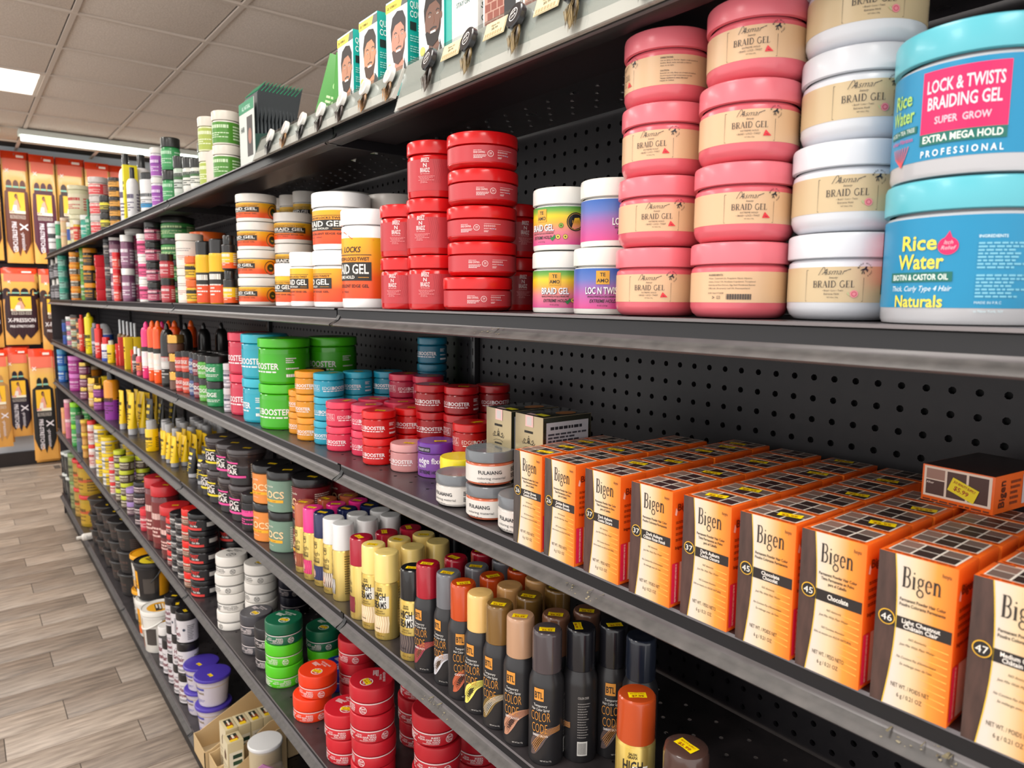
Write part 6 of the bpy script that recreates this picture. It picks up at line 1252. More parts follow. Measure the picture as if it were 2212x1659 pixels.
stk('E', 180, 196, 905, 990, 3, 'small honey-coloured jar', 'left of the red-lidded bottles', name='honey_jar', shape='waist', lid='#f0c840', body='#c88a40', lab=(.1, .5, '#d8a050'), lidf=.24, stick=False)
stk('E', 167, 184, 895, 978, 2, 'smoky grey jar', 'between honey and green jars', name='gel_jar', lid='#4a4448', body='#6a7078', lab=(.1, .6, '#5a6878'), lidf=.2, stick=False)
stk('E', 151, 171, 868, 965, 2, 'green gel tub with lime lid', 'left of the smoky jars', name='gel_tub', lid='#98e020', body='#3aa048', lab=(.1, .7, '#48a858'), art=art_plain('#d0e8c0'), lidf=.2, stick=False, deep=2)
stk('E', 139, 155, 862, 948, 2, 'rose pink jar', 'second from the far end', name='gel_jar', lid='#f0c8d0', body='#d87a90', lab=(.1, .6, '#c86a88'), lidf=.16, stick=False)
stk('E', 129, 143, 880, 938, 1, 'peach bottle jar', 'farthest on the fifth shelf', name='gel_jar', lid='#f0b070', body='#e89a60', lab=(.1, .6, '#e0a080'), lidf=.16, stick=False)

# ================================================================== bottom shelf
_p = dict(name='twist_gel_tub', rz=.1, lid='#4a38a8', body='#c8c0cc', lab=(.05, .82, '#cfc8d4'), art=art_ltwist, lidf=.1, shape='taper', lidr=1.08, price='$8.99')
stk('F', 411, 481, 1440, 1600, 2, 'lock and twist gel tub with purple lid', 'front purple pair', **_p)
stk('F', 401, 468, 1414, 1551, 2, 'lock and twist gel tub with purple lid', 'rear purple pair', **_p)
stk('F', 388, 432, 1313, 1531, 3, 'black-lidded white label jar', 'nearest stack beside the purple lids', name='growth_jar', rz=.5, lid='#201e20', body='#2a2a2c', lab=(.04, .74, '#dcd8dc'), art=art_growth, lidf=.24, hh=None, rzs=[.2, .1, -.5])
stk('F', 374, 414, 1294, 1502, 3, 'black-lidded white label jar', 'second stack from the purple lids', name='growth_jar', rz=.5, lid='#201e20', body='#2a2a2c', lab=(.04, .74, '#d8d4d8'), art=art_growth, lidf=.24, rzs=[.2, .5, -1.2])
stk('F', 361, 398, 1277, 1480, 3, 'black-lidded white label jar', 'third stack from the purple lids', name='growth_jar', rz=.5, lid='#201e20', body='#2a2a2c', lab=(.04, .74, '#d4d0d4'), art=art_growth, lidf=.24)
stk('F', 343, 378, 1371, 1461, 1, 'black-lidded white label jar', 'single one behind the white bucket', name='growth_jar', rz=.5, lid='#201e20', body='#2a2a2c', lab=(.04, .74, '#dcd8dc'), art=art_growth, lidf=.24, stick=False)
stk('F', 341, 376, 1345, 1448, 1, 'white-lidded jar', 'half hidden behind the white bucket', name='growth_jar', rz=.5, lid='#e8e6e4', body='#3a3838', lab=(.04, .74, '#dcd8dc'), art=art_growth, lidf=.2, stick=False)
def art_bk(c1, c2, c3):
    def f(a, r, h):
        a.rect(-r * .9, h * .1, r * .1, h * .78, c1, 1); a.rect(-r * .9, h * .1, r * .1, h * .3, c2, 2); a.text('GEL', -r * .4, h * .46, h * .12, c3, bold=True, w=r * .6); a.micro(-r * .8, h * .32, 0, h * .42, 2, c3); a.rect(r * .5, h * .2, r * 1.2, h * .6, '#4a4440', 1); a.rect(r * 1.5, h * .1, r * 2.6, h * .78, c1, 1)
    f.__name__ = 'bk' + c1[1:] + c2[1:] + c3[1:]; return f
def bk(l, r_, yt, yb, desc, where, lid, body, art, handle='#e4e2dc', hrot=-.4, Yf=None, z0=0, topc=None, name='gel_bucket', rz=.2, hh=None):
    c, r0, d, P = solve('F', l, r_, yb, Yf, ZS['F'] + z0); h = hh or topz(c, r0, d, (l + r_) / 2, yt) - ZS['F'] - z0; c[1] = max(c[1], YF + r0 * .62); c[0] = max(c[0], -4 * BAY + r0 + .01)
    thing(name, (c[0], c[1], ZS['F'] + z0 + .0003), rz, f'{desc}, {where}', 'bucket', 'gel buckets on the bottom shelf', bucket(round(r0 * .95, 4), round(h, 4), lid, body, True, art, handle, .5, hrot, topc=topc)); return c, r0, h
wb = bk(289, 366, 1298, 1420, 'white gel bucket with bail handle', 'nearest one at the shelf edge', '#e8e6e0', '#e6e4de', art_bk('#f0b020', '#f06a20', '#1a3a20'), hrot=-.5, topc=('#e8a820', '#2a2420', '#f0ece4'), rz=-.1)
# two-high behind it: white bucket below, black bucket above
c, r0, d, P = solve('F', 292, 372, 1372, None)
c2 = (wb[0][0] - 2 * wb[1] - .012, wb[0][1] + .01); hb = wb[2]
thing('gel_bucket', (c2[0], c2[1], ZS['F'] + .0003), .3, 'white gel bucket carrying the black bucket, behind the nearest one', 'bucket', 'gel buckets on the bottom shelf', bucket(round(wb[1] * .95, 4), round(hb * .92, 4), '#e8e6e0', '#e4e2dc', True, art_bk('#e8a020', '#e86a20', '#1a3a20'), None))
thing('gel_bucket', (c2[0], c2[1], ZS['F'] + .0006 + hb * .92), .25, 'black gel bucket with yellow disc on its lid', 'bucket', 'gel buckets on the bottom shelf', bucket(round(wb[1] * .95, 4), round(hb * .93, 4), '#1e1c1e', '#222022', True, art_bk('#f0a818', '#f0ece4', '#2a2420'), '#1c1c1e', .5, -.9, topc=('#e8d020', '#c8a818', '#2a2a2a')))
c3 = (c2[0] - 2 * wb[1] - .01, c2[1] + .01)
thing('gel_bucket', (c3[0], c3[1], ZS['F'] + .0003), .3, 'dark gel bucket below the yellow-lidded one', 'bucket', 'gel buckets on the bottom shelf', bucket(round(wb[1] * .9, 4), round(hb * .85, 4), '#f0a818', '#3a3834', True, art_bk('#d8d4cc', '#8a8884', '#2a2a2a'), None))
thing('gel_bucket', (c3[0], c3[1], ZS['F'] + .0006 + hb * .85), .3, 'black and white gel bucket with golden lid, upper one', 'bucket', 'gel buckets on the bottom shelf', bucket(round(wb[1] * .9, 4), round(hb * .9, 4), '#f0a818', '#2e2c2a', True, art_bk('#d8d4cc', '#d8a860', '#2a2a2a'), None))
for i, (l, r_, yt, yb) in enumerate(((235, 305, 1128, 1296), (221, 287, 1112, 1262), (209, 270, 1096, 1232), (198, 257, 1082, 1206), (188, 244, 1066, 1180))):
    stk('F', l, r_, yt, yb, 3, 'plain black tapered tub', ['nearest black tub stack', 'second black tub stack', 'third black tub stack', 'fourth black tub stack', 'farthest black tub stack'][i], name='gel_tub', rz=-.1, lid='#2a2829', body='#302c2c', lab=(.1, .8, grad('black_brown_label', 'X', -.06, .05, [(0, '#6a4438'), (.4, '#5a3c34'), (.46, '#302c2c'), (1, '#2c2a2a')], .4)), art=art_plain('#5a4640'), lidf=.1, shape='taper', lidr=1.06, price='$9.99', group='black tubs on the bottom shelf')
stk('F', 168, 222, 993, 1140, 2, 'amber gel tub with red lid', 'right amber stack', name='gel_tub', rz=0, lid='#d83838', body='#b8962c', lab=(.1, .75, '#c09828'), art=art_plain('#6a5018', '#c85a30'), lidf=.12, stick=False, lidr=1.02)
stk('F', 155, 200, 985, 1118, 2, 'amber gel tub with red lid', 'left amber stack', name='gel_tub', rz=0, lid='#d83838', body='#b08c3c', lab=(.1, .75, '#b89040'), art=art_plain('#6a5018', '#c85a30'), lidf=.12, stick=False, lidr=1.02)
stk('F', 147, 178, 975, 1100, 2, 'olive gel tub with green lid', 'left of the amber tubs', name='gel_tub', rz=0, lid='#7a9a58', body='#8a9060', lab=(.1, .75, '#8a9060'), art=art_plain('#4a5030'), lidf=.12, stick=False)
for i, (l, r_, yb, yt) in enumerate(((131, 168, 1085, 975), (120, 156, 1062, 965))):
    c, r0, d, P = solve('F', l, r_, yb, None); h = (topz(c, r0, d, (l + r_) / 2, yt) - ZS['F']) / 2; c[1] = max(c[1], YF + r0); c[0] = max(c[0], -4 * BAY + r0 + .006 + .02 * (1 - i))
    for k in range(2): thing('gel_bucket', (c[0], c[1], ZS['F'] + .0003 + k * h), 0, f'dark gel bucket with white lid, {["right","left"][i]} far stack, {["lower","upper"][k]}', 'bucket', 'gel buckets on the bottom shelf', bucket(round(r0 * .93, 4), round(h - .001, 4), '#d8dcd8', '#2a2c2c', True, art_bk('#d8d8d4', '#9a9a9a', '#3a3a3a'), '#d8d8d4', .5, -.9))
def bottle_lying():
    return bottle(.035, .12, '#e4e0da', '#d8d4cc', .72, .6, .5, (), '#8a8a8a')
pl = atz(192, 1164, ZS['F'])
thing('lying_bottle', (pl[0] + .02, YF + .035, ZS['F'] + .0215), 0, 'white bottle lying on its side, sticking out over the bottom rail', 'bottle', None, bottle_lying(), rot=(PI / 2, 0, 0)).scale = (.6, .6, .8)

# ================================================================== top shelf
TEAL = '#12a095'
def quick_parts(skin, hair, beard, i):
    w_, d, h = .066, .052, .163
    bxm = boxm('box', -w_ / 2, w_ / 2, -d / 2, d / 2, 0, h, None, .0006, [M(TEAL, .4), M('#dfe6e6', .4)], [0, 0, 1, 0, 0, 0])
    a = Art(frontmap(d / 2)); cx = .002; f = lambda u, v: (u * w_, v * h)
    a.poly([f(-.5, .9), f(.2, .9), f(.3, .98), f(-.5, .98)], M('#f4dc18', .4), 1); a.poly([f(.2, .9), f(.5, .9), f(.5, .98), f(.3, .98)], M('#38403e', .4), 1); a.text('GEL FORMULA', -.014, h * .925, .004, '#5a5010', w=.03, bold=True)
    # portrait: neck and shirt, face, hair, beard, features
    a.poly([f(-.12, .2), f(.42, .2), f(.5, .34), f(.3, .4), f(.22, .5), f(-.02, .5), f(-.1, .38)], M(skin, .5), 1); a.poly([f(.02, .2), f(.5, .2), f(.5, .36), f(.36, .42), f(.24, .3)], M('#eceeee' if i != 1 else '#2e3438', .5), 2); a.poly([f(.28, .2), f(.42, .2), f(.46, .3), f(.34, .43)], M('#1c2428', .5), 3)
    a.disc(w_ * .08, h * .6, w_ * .31, M(skin, .5), 4, 24, h * .2)
    a.poly([f(-.24, .6), f(-.27, .72), f(-.18, .83), f(.05, .87), f(.3, .85), f(.42, .77), f(.41, .63), f(.36, .6), f(.35, .7), f(.2, .76), f(-.05, .75), f(-.18, .7)], M(hair, .6), 5)
    a.poly([f(-.22, .52), f(-.14, .42), f(.06, .385), f(.26, .42), f(.36, .52), f(.36, .6), f(.3, .52), f(.2, .5), f(-.02, .5), f(-.14, .53)], M(beard, .6), 5)
    a.strip([f(-.03, .535), f(.1, .545), f(.22, .535)], .0022, beard, 6); a.rect(-.001, h * .5, .012, h * .518, '#f0ece8', 6)
    for s in (-.1, .2): a.strip([f(s, .672), f(s + .06, .684), f(s + .13, .67)], .0016, hair, 6); a.disc(w_ * (s + .06), h * .645, .0022, '#f0e8e0', 6, 10, .0012); a.disc(w_ * (s + .06), h * .645, .0011, '#1c1410', 7, 8)
    a.strip([f(.11, .65), f(.13, .585), f(.08, .575)], .001, '#7a4a34', 6); a.disc(w_ * .4, h * .62, .0025, skin, 6, 10, .005)
    a.poly([f(-.5, 0), f(.5, 0), f(.5, .17), f(-.1, .24), f(-.5, .27)], M('#5cc4c0', .45), 6); a.text('QUICK', -.0285, h * .17, .0095, '#f0f8f6', al='l', w=.03, bold=True, l=8); a.text('COVER', -.0285, h * .09, .0095, '#f0f8f6', al='l', w=.032, bold=True, l=8); a.disc(-w_ * .33, h * .38, .0065, '#e8e060', 7)
    s_ = Art(rightmap(w_ / 2)); s_.text('QUICK', -.022, h * .86, .0095, '#eaf8f4', al='l', w=.026, bold=True); s_.text('COVER', -.022, h * .775, .0095, '#eaf8f4', al='l', w=.029, bold=True); s_.rect(-.022, h * .66, -.011, h * .735, '#26302e', 2); s_.micro(-.008, h * .66, .012, h * .73, 3, '#bce8e2')
    for k in range(6): s_.micro(-.022, h * (.56 - k * .095), .021, h * (.625 - k * .095), 3, '#a8e0d8', fill=.45)
    t = Art(topmap(h)); t.rect(-.03, -.02, .03, .02, '#0c7a6c', 1)
    return [('box', bxm, [('front_print', a.mesh('front_print')), ('side_print', s_.mesh('side_print')), ('top_print', t.mesh('top_print'))])]
YA = YF + .03
for i, (xc, yy, sk, hr, bd_, lb) in enumerate(((.022, YA + .004, '#b47a5a', '#2e2622', '#2a2220', 'teal men hair colour box, leftmost, bearded man portrait'), (.118, YA, '#c08460', '#3a302a', '#4a3428', 'teal men hair colour box, second, smiling man in dark jacket'), (.214, YA, '#b8806a', '#3a3436', '#4a3a38', 'teal men hair colour box, third, with yellow price tag'), (.315, YA, '#6a4636', '#241c1a', '#241c1a', 'teal men hair colour box, fourth, darker portrait'))):
    pp = quick_parts(sk, hr, bd_, i)
    thing('hair_colour_box', (xc - .033, yy + .026, ZS['A'] + .0003), .02 * (i - 1), lb, 'box', 'teal men hair colour boxes', pp)
    thing('hair_colour_box', (xc - .033, yy + .082, ZS['A'] + .0003), 0, lb.replace('box,', 'box, one row behind the', 1).replace('the leftmost', 'leftmost').replace('the second', 'second').replace('the third', 'third').replace('the fourth', 'fourth'), 'box', 'teal men hair colour boxes', pp)
def white_box(kind):
    w_, d, h = .075, .05, .16
    bxm = boxm('box', -w_ / 2, w_ / 2, -d / 2, d / 2, 0, h, M('#e4e2de', .4), .0006); a = Art(frontmap(d / 2)); s_ = Art(rightmap(w_ / 2))
    if kind == 0: a.rect(-w_ * .5, h * .1, -w_ * .3, h, '#3aa89c'); a.text('STAY ON', .004, h * .62, .006, '#5a7a74', w=.03, bold=True); s_.text('STAIN', -.02, h * .55, .008, '#2e4a44', al='l', w=.03, bold=True, sh=.2); s_.text('ON', -.02, h * .45, .008, '#2e4a44', al='l', w=.014, bold=True, sh=.2); s_.micro(-.02, h * .1, .02, h * .38, 6, '#b0b8b4')
    else:
        a.rect(-w_ * .45, h * .3, w_ * .3, h * .75, '#b89080')
        for r_ in range(6):
            for c_ in range(4): a.rect(-w_ * .43 + c_ * .013 + (r_ % 2) * .005, h * (.31 + r_ * .07), -w_ * .43 + c_ * .013 + .011 + (r_ % 2) * .005, h * (.37 + r_ * .07), '#8a4a3c', 2)
        a.rect(w_ * .1, h * .25, w_ * .4, h * .9, '#26282a', 3); a.disc(w_ * .24, h * .75, .009, '#9a7a68', 4); a.text('beard', w_ * .0, h * .14, .009, '#204a3c', w=.03, bold=True); s_.rect(-.02, h * .2, .02, h * .9, '#d0d4d4'); s_.micro(-.018, h * .3, .018, h * .8, 9, '#8a9094')
    return [('box', bxm, [('front_print', a.mesh('front_print')), ('side_print', s_.mesh('side_print'))])]
for i, (x, k, lb) in enumerate(((.388, 0, 'white and green beard stain carton beside the teal boxes'), (.478, 1, 'white beard colour carton with brick picture, nearer teal boxes'), (.562, 1, 'white beard colour carton with brick picture, middle one'), (.648, 1, 'white beard colour carton with brick picture, at the top frame edge'))):
    thing('beard_colour_box', (x - .035, YA + .03, ZS['A'] + .0003), .03, lb, 'box', 'white beard colour cartons', white_box(k))
# ---- sloping white swatch rail
def rail(x0, x1, zb, zt, lb):
    me = prism('rail', [(-.017, zb), (-.0185, zb + .001), (.0045 - .003, zt), (.0065, zt - .001), (-.012, zb)], 0, x1 - x0, M('#d8d2ca', .3)); ce = prism('clear_cover', [(-.0195, zb - .004), (-.0205, zb - .003), (.0, zt + .004), (.001, zt + .003)], 0, x1 - x0, clear('clear_acrylic', '#f0f4f4', .1))
    t = thing('swatch_rail', (x0, YF, 0), 0, lb, 'rail', 'hair swatch rails', [('rail', me), ('clear_cover', ce)]); return t
rail(.262, .86, 1.873, 1.938, 'white sloping rail with black-capped hair swatches on the top shelf')
rail(-.36, .252, 1.892, 1.938, 'white sloping rail with white-capped hair swatches on the top shelf')
def swatch(capc, hair, tip, s=1.0):
    # local frame: u across (x), w up the slope; built flat facing -Y
    cp = lathe('cap', [(0, 0), (.011 * s, 0), (.0125 * s, .001), (.0125 * s, .006), (.0115 * s, .007), (0, .007)], M(capc, .25, 0, .3), 22)
    cp.transform(Matrix.Rotation(PI / 2, 4, 'X'))
    a = Art(lambda u, v, l: (u, -.0072 - l * .0001, v)); ink = '#e8e4e0' if capc != '#e4e2de' else '#c8c4c0'; a.ring(0, 0, .0062 * s, .0009, ink, 1, 16); a.text('HAIR', 0, .0015 * s, .0026 * s, ink, w=.008 * s, bold=True); a.text('COLOR', 0, -.003 * s, .0026 * s, ink, w=.008 * s, bold=True)
    rs = random.Random(int(s * 100) + len(hair)); v = []; f = []
    # tuft: bundle of strands
    for k in range(34):
        u0 = rs.uniform(-.003, .003); u1 = rs.uniform(-.007, .005) - .004; L = rs.uniform(.022, .030) * s; dpt = rs.uniform(-.006, -.0005); wd = .0009
        p0, p1, p2 = (u0, dpt * .6, -.010 * s), ((u0 + u1) / 2 + rs.uniform(-.003, .003), dpt * 1.4, -.010 * s - L * .5), (u1, dpt * .7, -.010 * s - L)
        b = len(v); v += [(p0[0] - wd, p0[1], p0[2]), (p0[0] + wd, p0[1], p0[2]), (p1[0] - wd, p1[1], p1[2]), (p1[0] + wd, p1[1], p1[2]), p2]; f += [(b, b + 1, b + 3, b + 2), (b + 2, b + 3, b + 4)]
    tu = mesh_of('strands', v, f, [cached(('hairm', hair, tip), lambda: noisy('swatch_hair', hair, tip, 160, .4, 0, 0, (1, 1, .3), 3))])
    core = lathe('tuft', [(0, -.0395 * s), (.0028 * s, -.034 * s), (.0062 * s, -.026 * s), (.0065 * s, -.018 * s), (.0035 * s, -.009 * s), (0, -.009 * s)], cached(('hairm', hair, tip), None), 12, sy=.5)
    for v_ in core.vertices: v_.co.y -= .0022; v_.co.x -= (-.009 * s - v_.co.z) * .2
    return [('cap', cp, [('lettering', a.mesh('lettering'))]), ('tuft', core), ('strands', tu)]
sl = math.atan2(.0215, .065)
def sw_at(x, z, parts, lb, z0=1.873, zt=1.938):
    t_ = (z - z0) / (zt - z0); y = YF - .0175 + t_ * .018 - .0035
    o = thing('hair_swatch', (x, y, z), 0, lb, 'hair swatch', 'hair swatches on the rail', parts, rot=(-sl, -.35, 0)); o.scale = (1.25, 1.25, 1.25); return o
BKS = swatch('#26262a', '#2a2018', '#a08858'); B2 = swatch('#26262a', '#1c1614', '#5a483a'); WH = swatch('#e4e2de', '#3a281c', '#c08a4a', .88); WH2 = swatch('#e4e2de', '#241a18', '#4a3428', .88); WHd = swatch('#e4e2de', '#161414', '#3a3634', .88)
for x, pp, lb in ((.346, B2, 'dark hair swatch with black cap, first on the near rail'), (.44, BKS, 'brown hair swatch with black cap, second on the near rail'), (.536, BKS, 'brown hair swatch with black cap, third on the near rail'), (.632, BKS, 'brown hair swatch with black cap, fourth on the near rail'), (.728, B2, 'dark hair swatch with black cap, last on the near rail')): sw_at(x, 1.922, pp, lb)
for x, pp, lb in ((.233, WH, 'golden brown hair swatch with white cap, nearest'), (.153, WH, 'golden brown hair swatch with white cap, second'), (.068, WH2, 'dark brown hair swatch with white cap, third'), (-.017, WH2, 'dark brown hair swatch with white cap, fourth'), (-.102, WHd, 'black hair swatch with white cap, fifth'), (-.187, WH, 'golden brown hair swatch with white cap, sixth'), (-.27, WHd, 'black hair swatch with white cap, farthest')): sw_at(x, 1.928, pp, lb, 1.892)
def rtag():
    a = Art(lambda u, v, l: (u, -.0004 - l * .0001, v)); a.rect(-.02, -.009, .02, .011, '#d8c8a0', 1); a.text('Espon Kit', 0, .0045, .003, '#4a4030', w=.016); a.text('$8.99', 0, -.0005, .0034, '#4a4030', w=.012)
    for q in range(20): a.rect(-.017 + q * .0017, -.008, -.017 + q * .0017 + (.0004 if q % 3 else .0009), -.003, '#8a5a30', 2)
    return a.mesh('tag_print')
rt = rtag()
for i, x in enumerate((.393, .489, .585, .681)):
    o = thing('price_tag', (x, YF - .0165 + .012 - .0035, 1.9235), 0, f'cream shelf price tag with barcode, {["first","second","third","fourth"][i]} on the near rail', 'price tag', 'cream price tags', [('tag', boxm('tag', -.021, .021, 0, .0008, -.01, .012, M('#e0d2ac', .6)), [('tag_print', rt)])], rot=(-sl, 0, 0))
# ---- open counter box of green sachets
gx = -.484; gw, gd = .105, .12
gm = M('#1c5a48', .35); wb_ = [('left_wall', boxm('left_wall', -gw, -gw + .0015, 0, gd, 0, .105, gm)), ('right_wall', prism('right_wall', [(0, 0), (gd, 0), (gd, .085), (.05, .055), (0, .05)], -.0015, 0, M('#2a4a42', .35))), ('front_wall', boxm('front_wall', -gw, 0, -.0015, 0, 0, .105, M('#cdd2cc', .4))), ('back_wall', boxm('back_wall', -gw, 0, gd - .0015, gd, 0, .09, gm)), ('base', boxm('base', -gw, 0, 0, gd, 0, .0015, gm))]
a = Art(lambda u, v, l: (u, -.0017 - l * .0001, v)); a.rect(-gw, .088, 0, .105, '#1a8a5c', 1); a.text('ALL NATURAL', -gw * .5, .092, .006, '#d0f0e0', w=.06, bold=True); a.rect(-.05, .02, -.012, .08, '#3a3230', 2); a.disc(-.03, .05, .012, '#a06a58', 3); a.text('HAIR', -.08, .06, .008, '#505a54', w=.025, bold=True); a.rect(-gw, .0, 0, .01, '#e8d040', 1)
s_ = Art(lambda u, v, l: (.0002 + l * .0001, u, v)); s_.text('COLOR', .02, .036, .009, '#e0eae4', al='l', w=.05, bold=True); s_.rect(.015, .004, .075, .03, '#a8bcb0', 2); s_.poly([(.07, .03), (.105, .03), (.105, .07), (.08, .06)], M('#4a9a3c', .4), 2); s_.micro(.02, .008, .07, .026, 3, '#4a5a54')
wb_[2] = ('front_wall', wb_[2][1], [('front_print', a.mesh('front_print'))]); wb_[1] = ('right_wall', wb_[1][1], [('side_print', s_.mesh('side_print'))])
thing('sachet_display_box', (gx, YF + .03, ZS['A'] + .0003), 0, 'open green counter box holding hair colour sachets', 'display box', None, wb_).scale = (1, 1, 1.5)
def sachet(k):
    pr = [(-.045, .0), (.0, .0), (.045, .0)]; v = []; f = []
    P = [(-.002, 0), (-.0035, .06), (-.002, .115), (.018, .132), (.019, .1335), (.0, .1175), (.0005, .06), (.001, 0)]
    me = prism('pouch', P, -.044, .044, M('#50565a', .25), 'x'); hd = prism('header', [(.0, .118), (.02, .1345), (.0215, .1360), (-.001, .1192)], -.0445, .0445, M('#1a8a60', .3), 'x')
    return [('pouch', me), ('header', hd)]
sp_ = sachet(0)
for k in range(11):
    thing('hair_colour_sachet', (gx - gw / 2, YF + .03 + .012 + k * .0088, ZS['A'] + .003), 0, f'grey hair colour sachet with bent green header, {["first","second","third","fourth","fifth","sixth","seventh","eighth","ninth","tenth","last"][k]} in the counter box', 'sachet', 'sachets in the green counter box', sp_).scale = (1, 1, 1.45)
def green_pouch():
    me = boxm('pouch', -.05, .05, -.003, .003, 0, .15, None, .001, [M('#4a9440', .35)]); a = Art(frontmap(.003)); a.text('COLOR', 0, .115, .011, '#b8e8a0', w=.05, bold=True); a.text('CHANGE', 0, .098, .011, '#b8e8a0', w=.055, bold=True); a.micro(-.035, .06, .035, .09, 4, '#c8e8b0'); a.rect(-.05, 0, .05, .045, '#cfc8bc', 1)
    s2 = boxm('seal', .05, .056, -.002, .002, 0, .152, M('#dfe4dc', .4)); return [('pouch', me, [('front_print', a.mesh('front_print'))]), ('seal', s2)]
thing('hair_colour_pouch', (-.235, YF + .10, ZS['A'] + .0006), 0, 'green herbal colour pouch leaning between sachets and teal boxes', 'pouch', None, green_pouch(), rot=(0, .28, .9)).scale = (1, 1, 1.3)
thing('hair_colour_pouch', (-.19, YF + .13, ZS['A'] + .0006), 0, 'second green colour pouch behind the leaning one', 'pouch', None, green_pouch(), rot=(0, .1, .7)).scale = (1, 1, 1.3)
# white carton of paper packets with silver bag
wx = -.775; cw = .085
thing('packet_box', (wx, YF + .02, ZS['A'] + .0003), 0, 'small open white carton of paper packets', 'box', None, [('front_wall', boxm('front_wall', -cw, 0, -.0015, 0, 0, .085, M('#d8cec4', .5), 0)), ('right_wall', boxm('right_wall', -.0015, 0, 0, .1, 0, .09, M('#cabeb4', .5))), ('left_wall', boxm('left_wall', -cw, -cw + .0015, 0, .1, 0, .09, M('#cabeb4', .5))), ('back_wall', boxm('back_wall', -cw, 0, .0985, .1, 0, .11, M('#e0d8d0', .5))), ('print_strip', boxm('print_strip', -.0008, .0004, .03, .045, .02, .06, M('#c86a50', .5)))])
for k in range(5):
    thing('paper_packet', (wx - cw / 2 + .004 * k, YF + .04 + k * .014, ZS['A'] + .001), .1 * k - .2, f'{["white","dark","white","dark","white"][k]} paper packet standing {["first","second","third","fourth","fifth"][k]} in the white carton', 'packet', 'packets in the white carton', [('packet', prism('packet', [(-.03, 0), (.03, 0), (.03, .10 + .008 * (k % 3)), (.0, .125 + .006 * (k % 2)), (-.03, .108)], -.0015, .0015, M('#ded6cc' if k % 2 == 0 else '#34302c', .5), 'y'))])
rs = random.Random(5); v = []; f = []
for i in range(9):
    for j in range(9):
        r0 = .016 + .006 * math.sin(j * 1.3) + rs.uniform(-.004, .004); t = 2 * PI * i / 9; v.append((r0 * math.cos(t), r0 * math.sin(t) * .6, j * .0085 + rs.uniform(-.002, .002)))
for i in range(9):
    for j in range(8): f.append((i * 9 + j, ((i + 1) % 9) * 9 + j, ((i + 1) % 9) * 9 + j + 1, i * 9 + j + 1))
f += [tuple(i * 9 for i in range(8, -1, -1)), tuple(i * 9 + 8 for i in range(9))]
thing('foil_bag', (wx - cw - .03, YF + .035, ZS['A'] + .0006), .3, 'crumpled silver foil bag beside the white carton', 'bag', None, [('bag', mesh_of('bag', v, f, [M('#b8bcc4', .15, .8)])), ('tied_end', lathe('tied_end', [(0, .06), (.012, .075), (.004, .085), (.014, .11), (0, .106)], M('#c0c4d0', .2, .8), 9))])
# jars further along
stk('A', 453, 510, 236, 372, 2, 'white-lidded leaf green jar', 'nearest green pair on the top shelf', Yf=.556, hh=None, lid='#dcd4c8', body='#e0dad0', lab=(.05, .66, '#4c8a2c'), art=art_plain('#c8e0b8'), lidf=.28, stick=False, name='green_jar')
stk('A', 433, 480, 251, 385, 2, 'white-lidded pale lime jar', 'behind the leaf green pair', Yf=.57, lid='#dcd4c8', body='#d8dcb0', lab=(.05, .66, '#a8b850'), art=art_plain('#e8f0c8'), lidf=.28, stick=False, name='green_jar')
stk('A', 410, 445, 340, 402, 1, 'white jar with black lid', 'right one of the small top-shelf row', Yf=.556, lid='#1c1c1c', body='#d8d8d0', lab=(.1, .6, '#e0e0d8'), art=art_plain('#505850', '#3a6a3a'), lidf=.3, stick=False)
stk('A', 394, 428, 338, 408, 1, 'white jar with black lid', 'middle one of the small top-shelf row', Yf=.556, lid='#1c1c1c', body='#d8d8d0', lab=(.1, .6, '#e0e0d8'), art=art_plain('#505850', '#3a6a3a'), lidf=.3, stick=False)
stk('A', 376, 405, 336, 415, 1, 'white jar with black lid', 'left one of the small top-shelf row', Yf=.556, lid='#1c1c1c', body='#b8c8b8', lab=(.1, .6, '#c8d0c8'), art=art_plain('#505850', '#3a6a3a'), lidf=.3, stick=False)
stk('A', 354, 392, 296, 425, 2, 'wide green jar with black lid', 'tall stack on top shelf', Yf=.57, lid='#1a1c1a', body='#2c8a4c', lab=(.1, .62, '#3a9a58'), art=art_plain('#b8e0c0'), lidf=.3, stick=False, deep=3, step=.11)
stk('A', 328, 360, 318, 432, 2, 'white-lidded violet jar', 'left of the tall green stack', Yf=.56, lid='#e0dcd8', body='#d8d0d8', lab=(.05, .72, '#a050b0'), art=art_plain('#e8d0f0', '#8a3aa0'), lidf=.2, stick=False)
bt('A', 297, 338, 371, 438, 1, 'large white tub with black lid', 'front white group on the top shelf', .556, body='#e4e4e4', cap='#202222', ink='#606468', bands=((.1, .22, '#2c90c8'),), shoulder=.8, neck=.82, capr=.95)
bt('A', 292, 326, 332, 440, 1, 'tall white bottle with black cap', 'behind the large white tub', .62, body='#e6e6e8', cap='#24282a', ink='#606468', shoulder=.7, neck=.8, capr=.45)
bt('A', 274, 298, 360, 446, 1, 'white bottle with small black cap', 'right of the tallest white bottle', .556, body='#e4e4e6', cap='#24282a', ink='#605878', shoulder=.6, neck=.78, capr=.4)
bt('A', 262, 290, 331, 450, 1, 'tallest white bottle with black cap', 'right of the yellow cartons', .6, body='#e6e6e8', cap='#2a2e30', ink='#605878', shoulder=.66, neck=.8, capr=.45)
bx('A', 257, 276, 360, 458, 1, 'bright yellow carton', 'standing at the rail of the top shelf', .553, '#f4e410', art_box('#3a3a20'), .05, deep=2)
stk('A', 234, 262, 382, 462, 5, 'small black-lidded orange jar', 'five-high stack left of the yellow cartons', Yf=.556, lid='#2a2422', body='#e0a040', lab=(.1, .6, '#e8a848'), art=art_plain('#3a2a1c'), lidf=.4, stick=False)
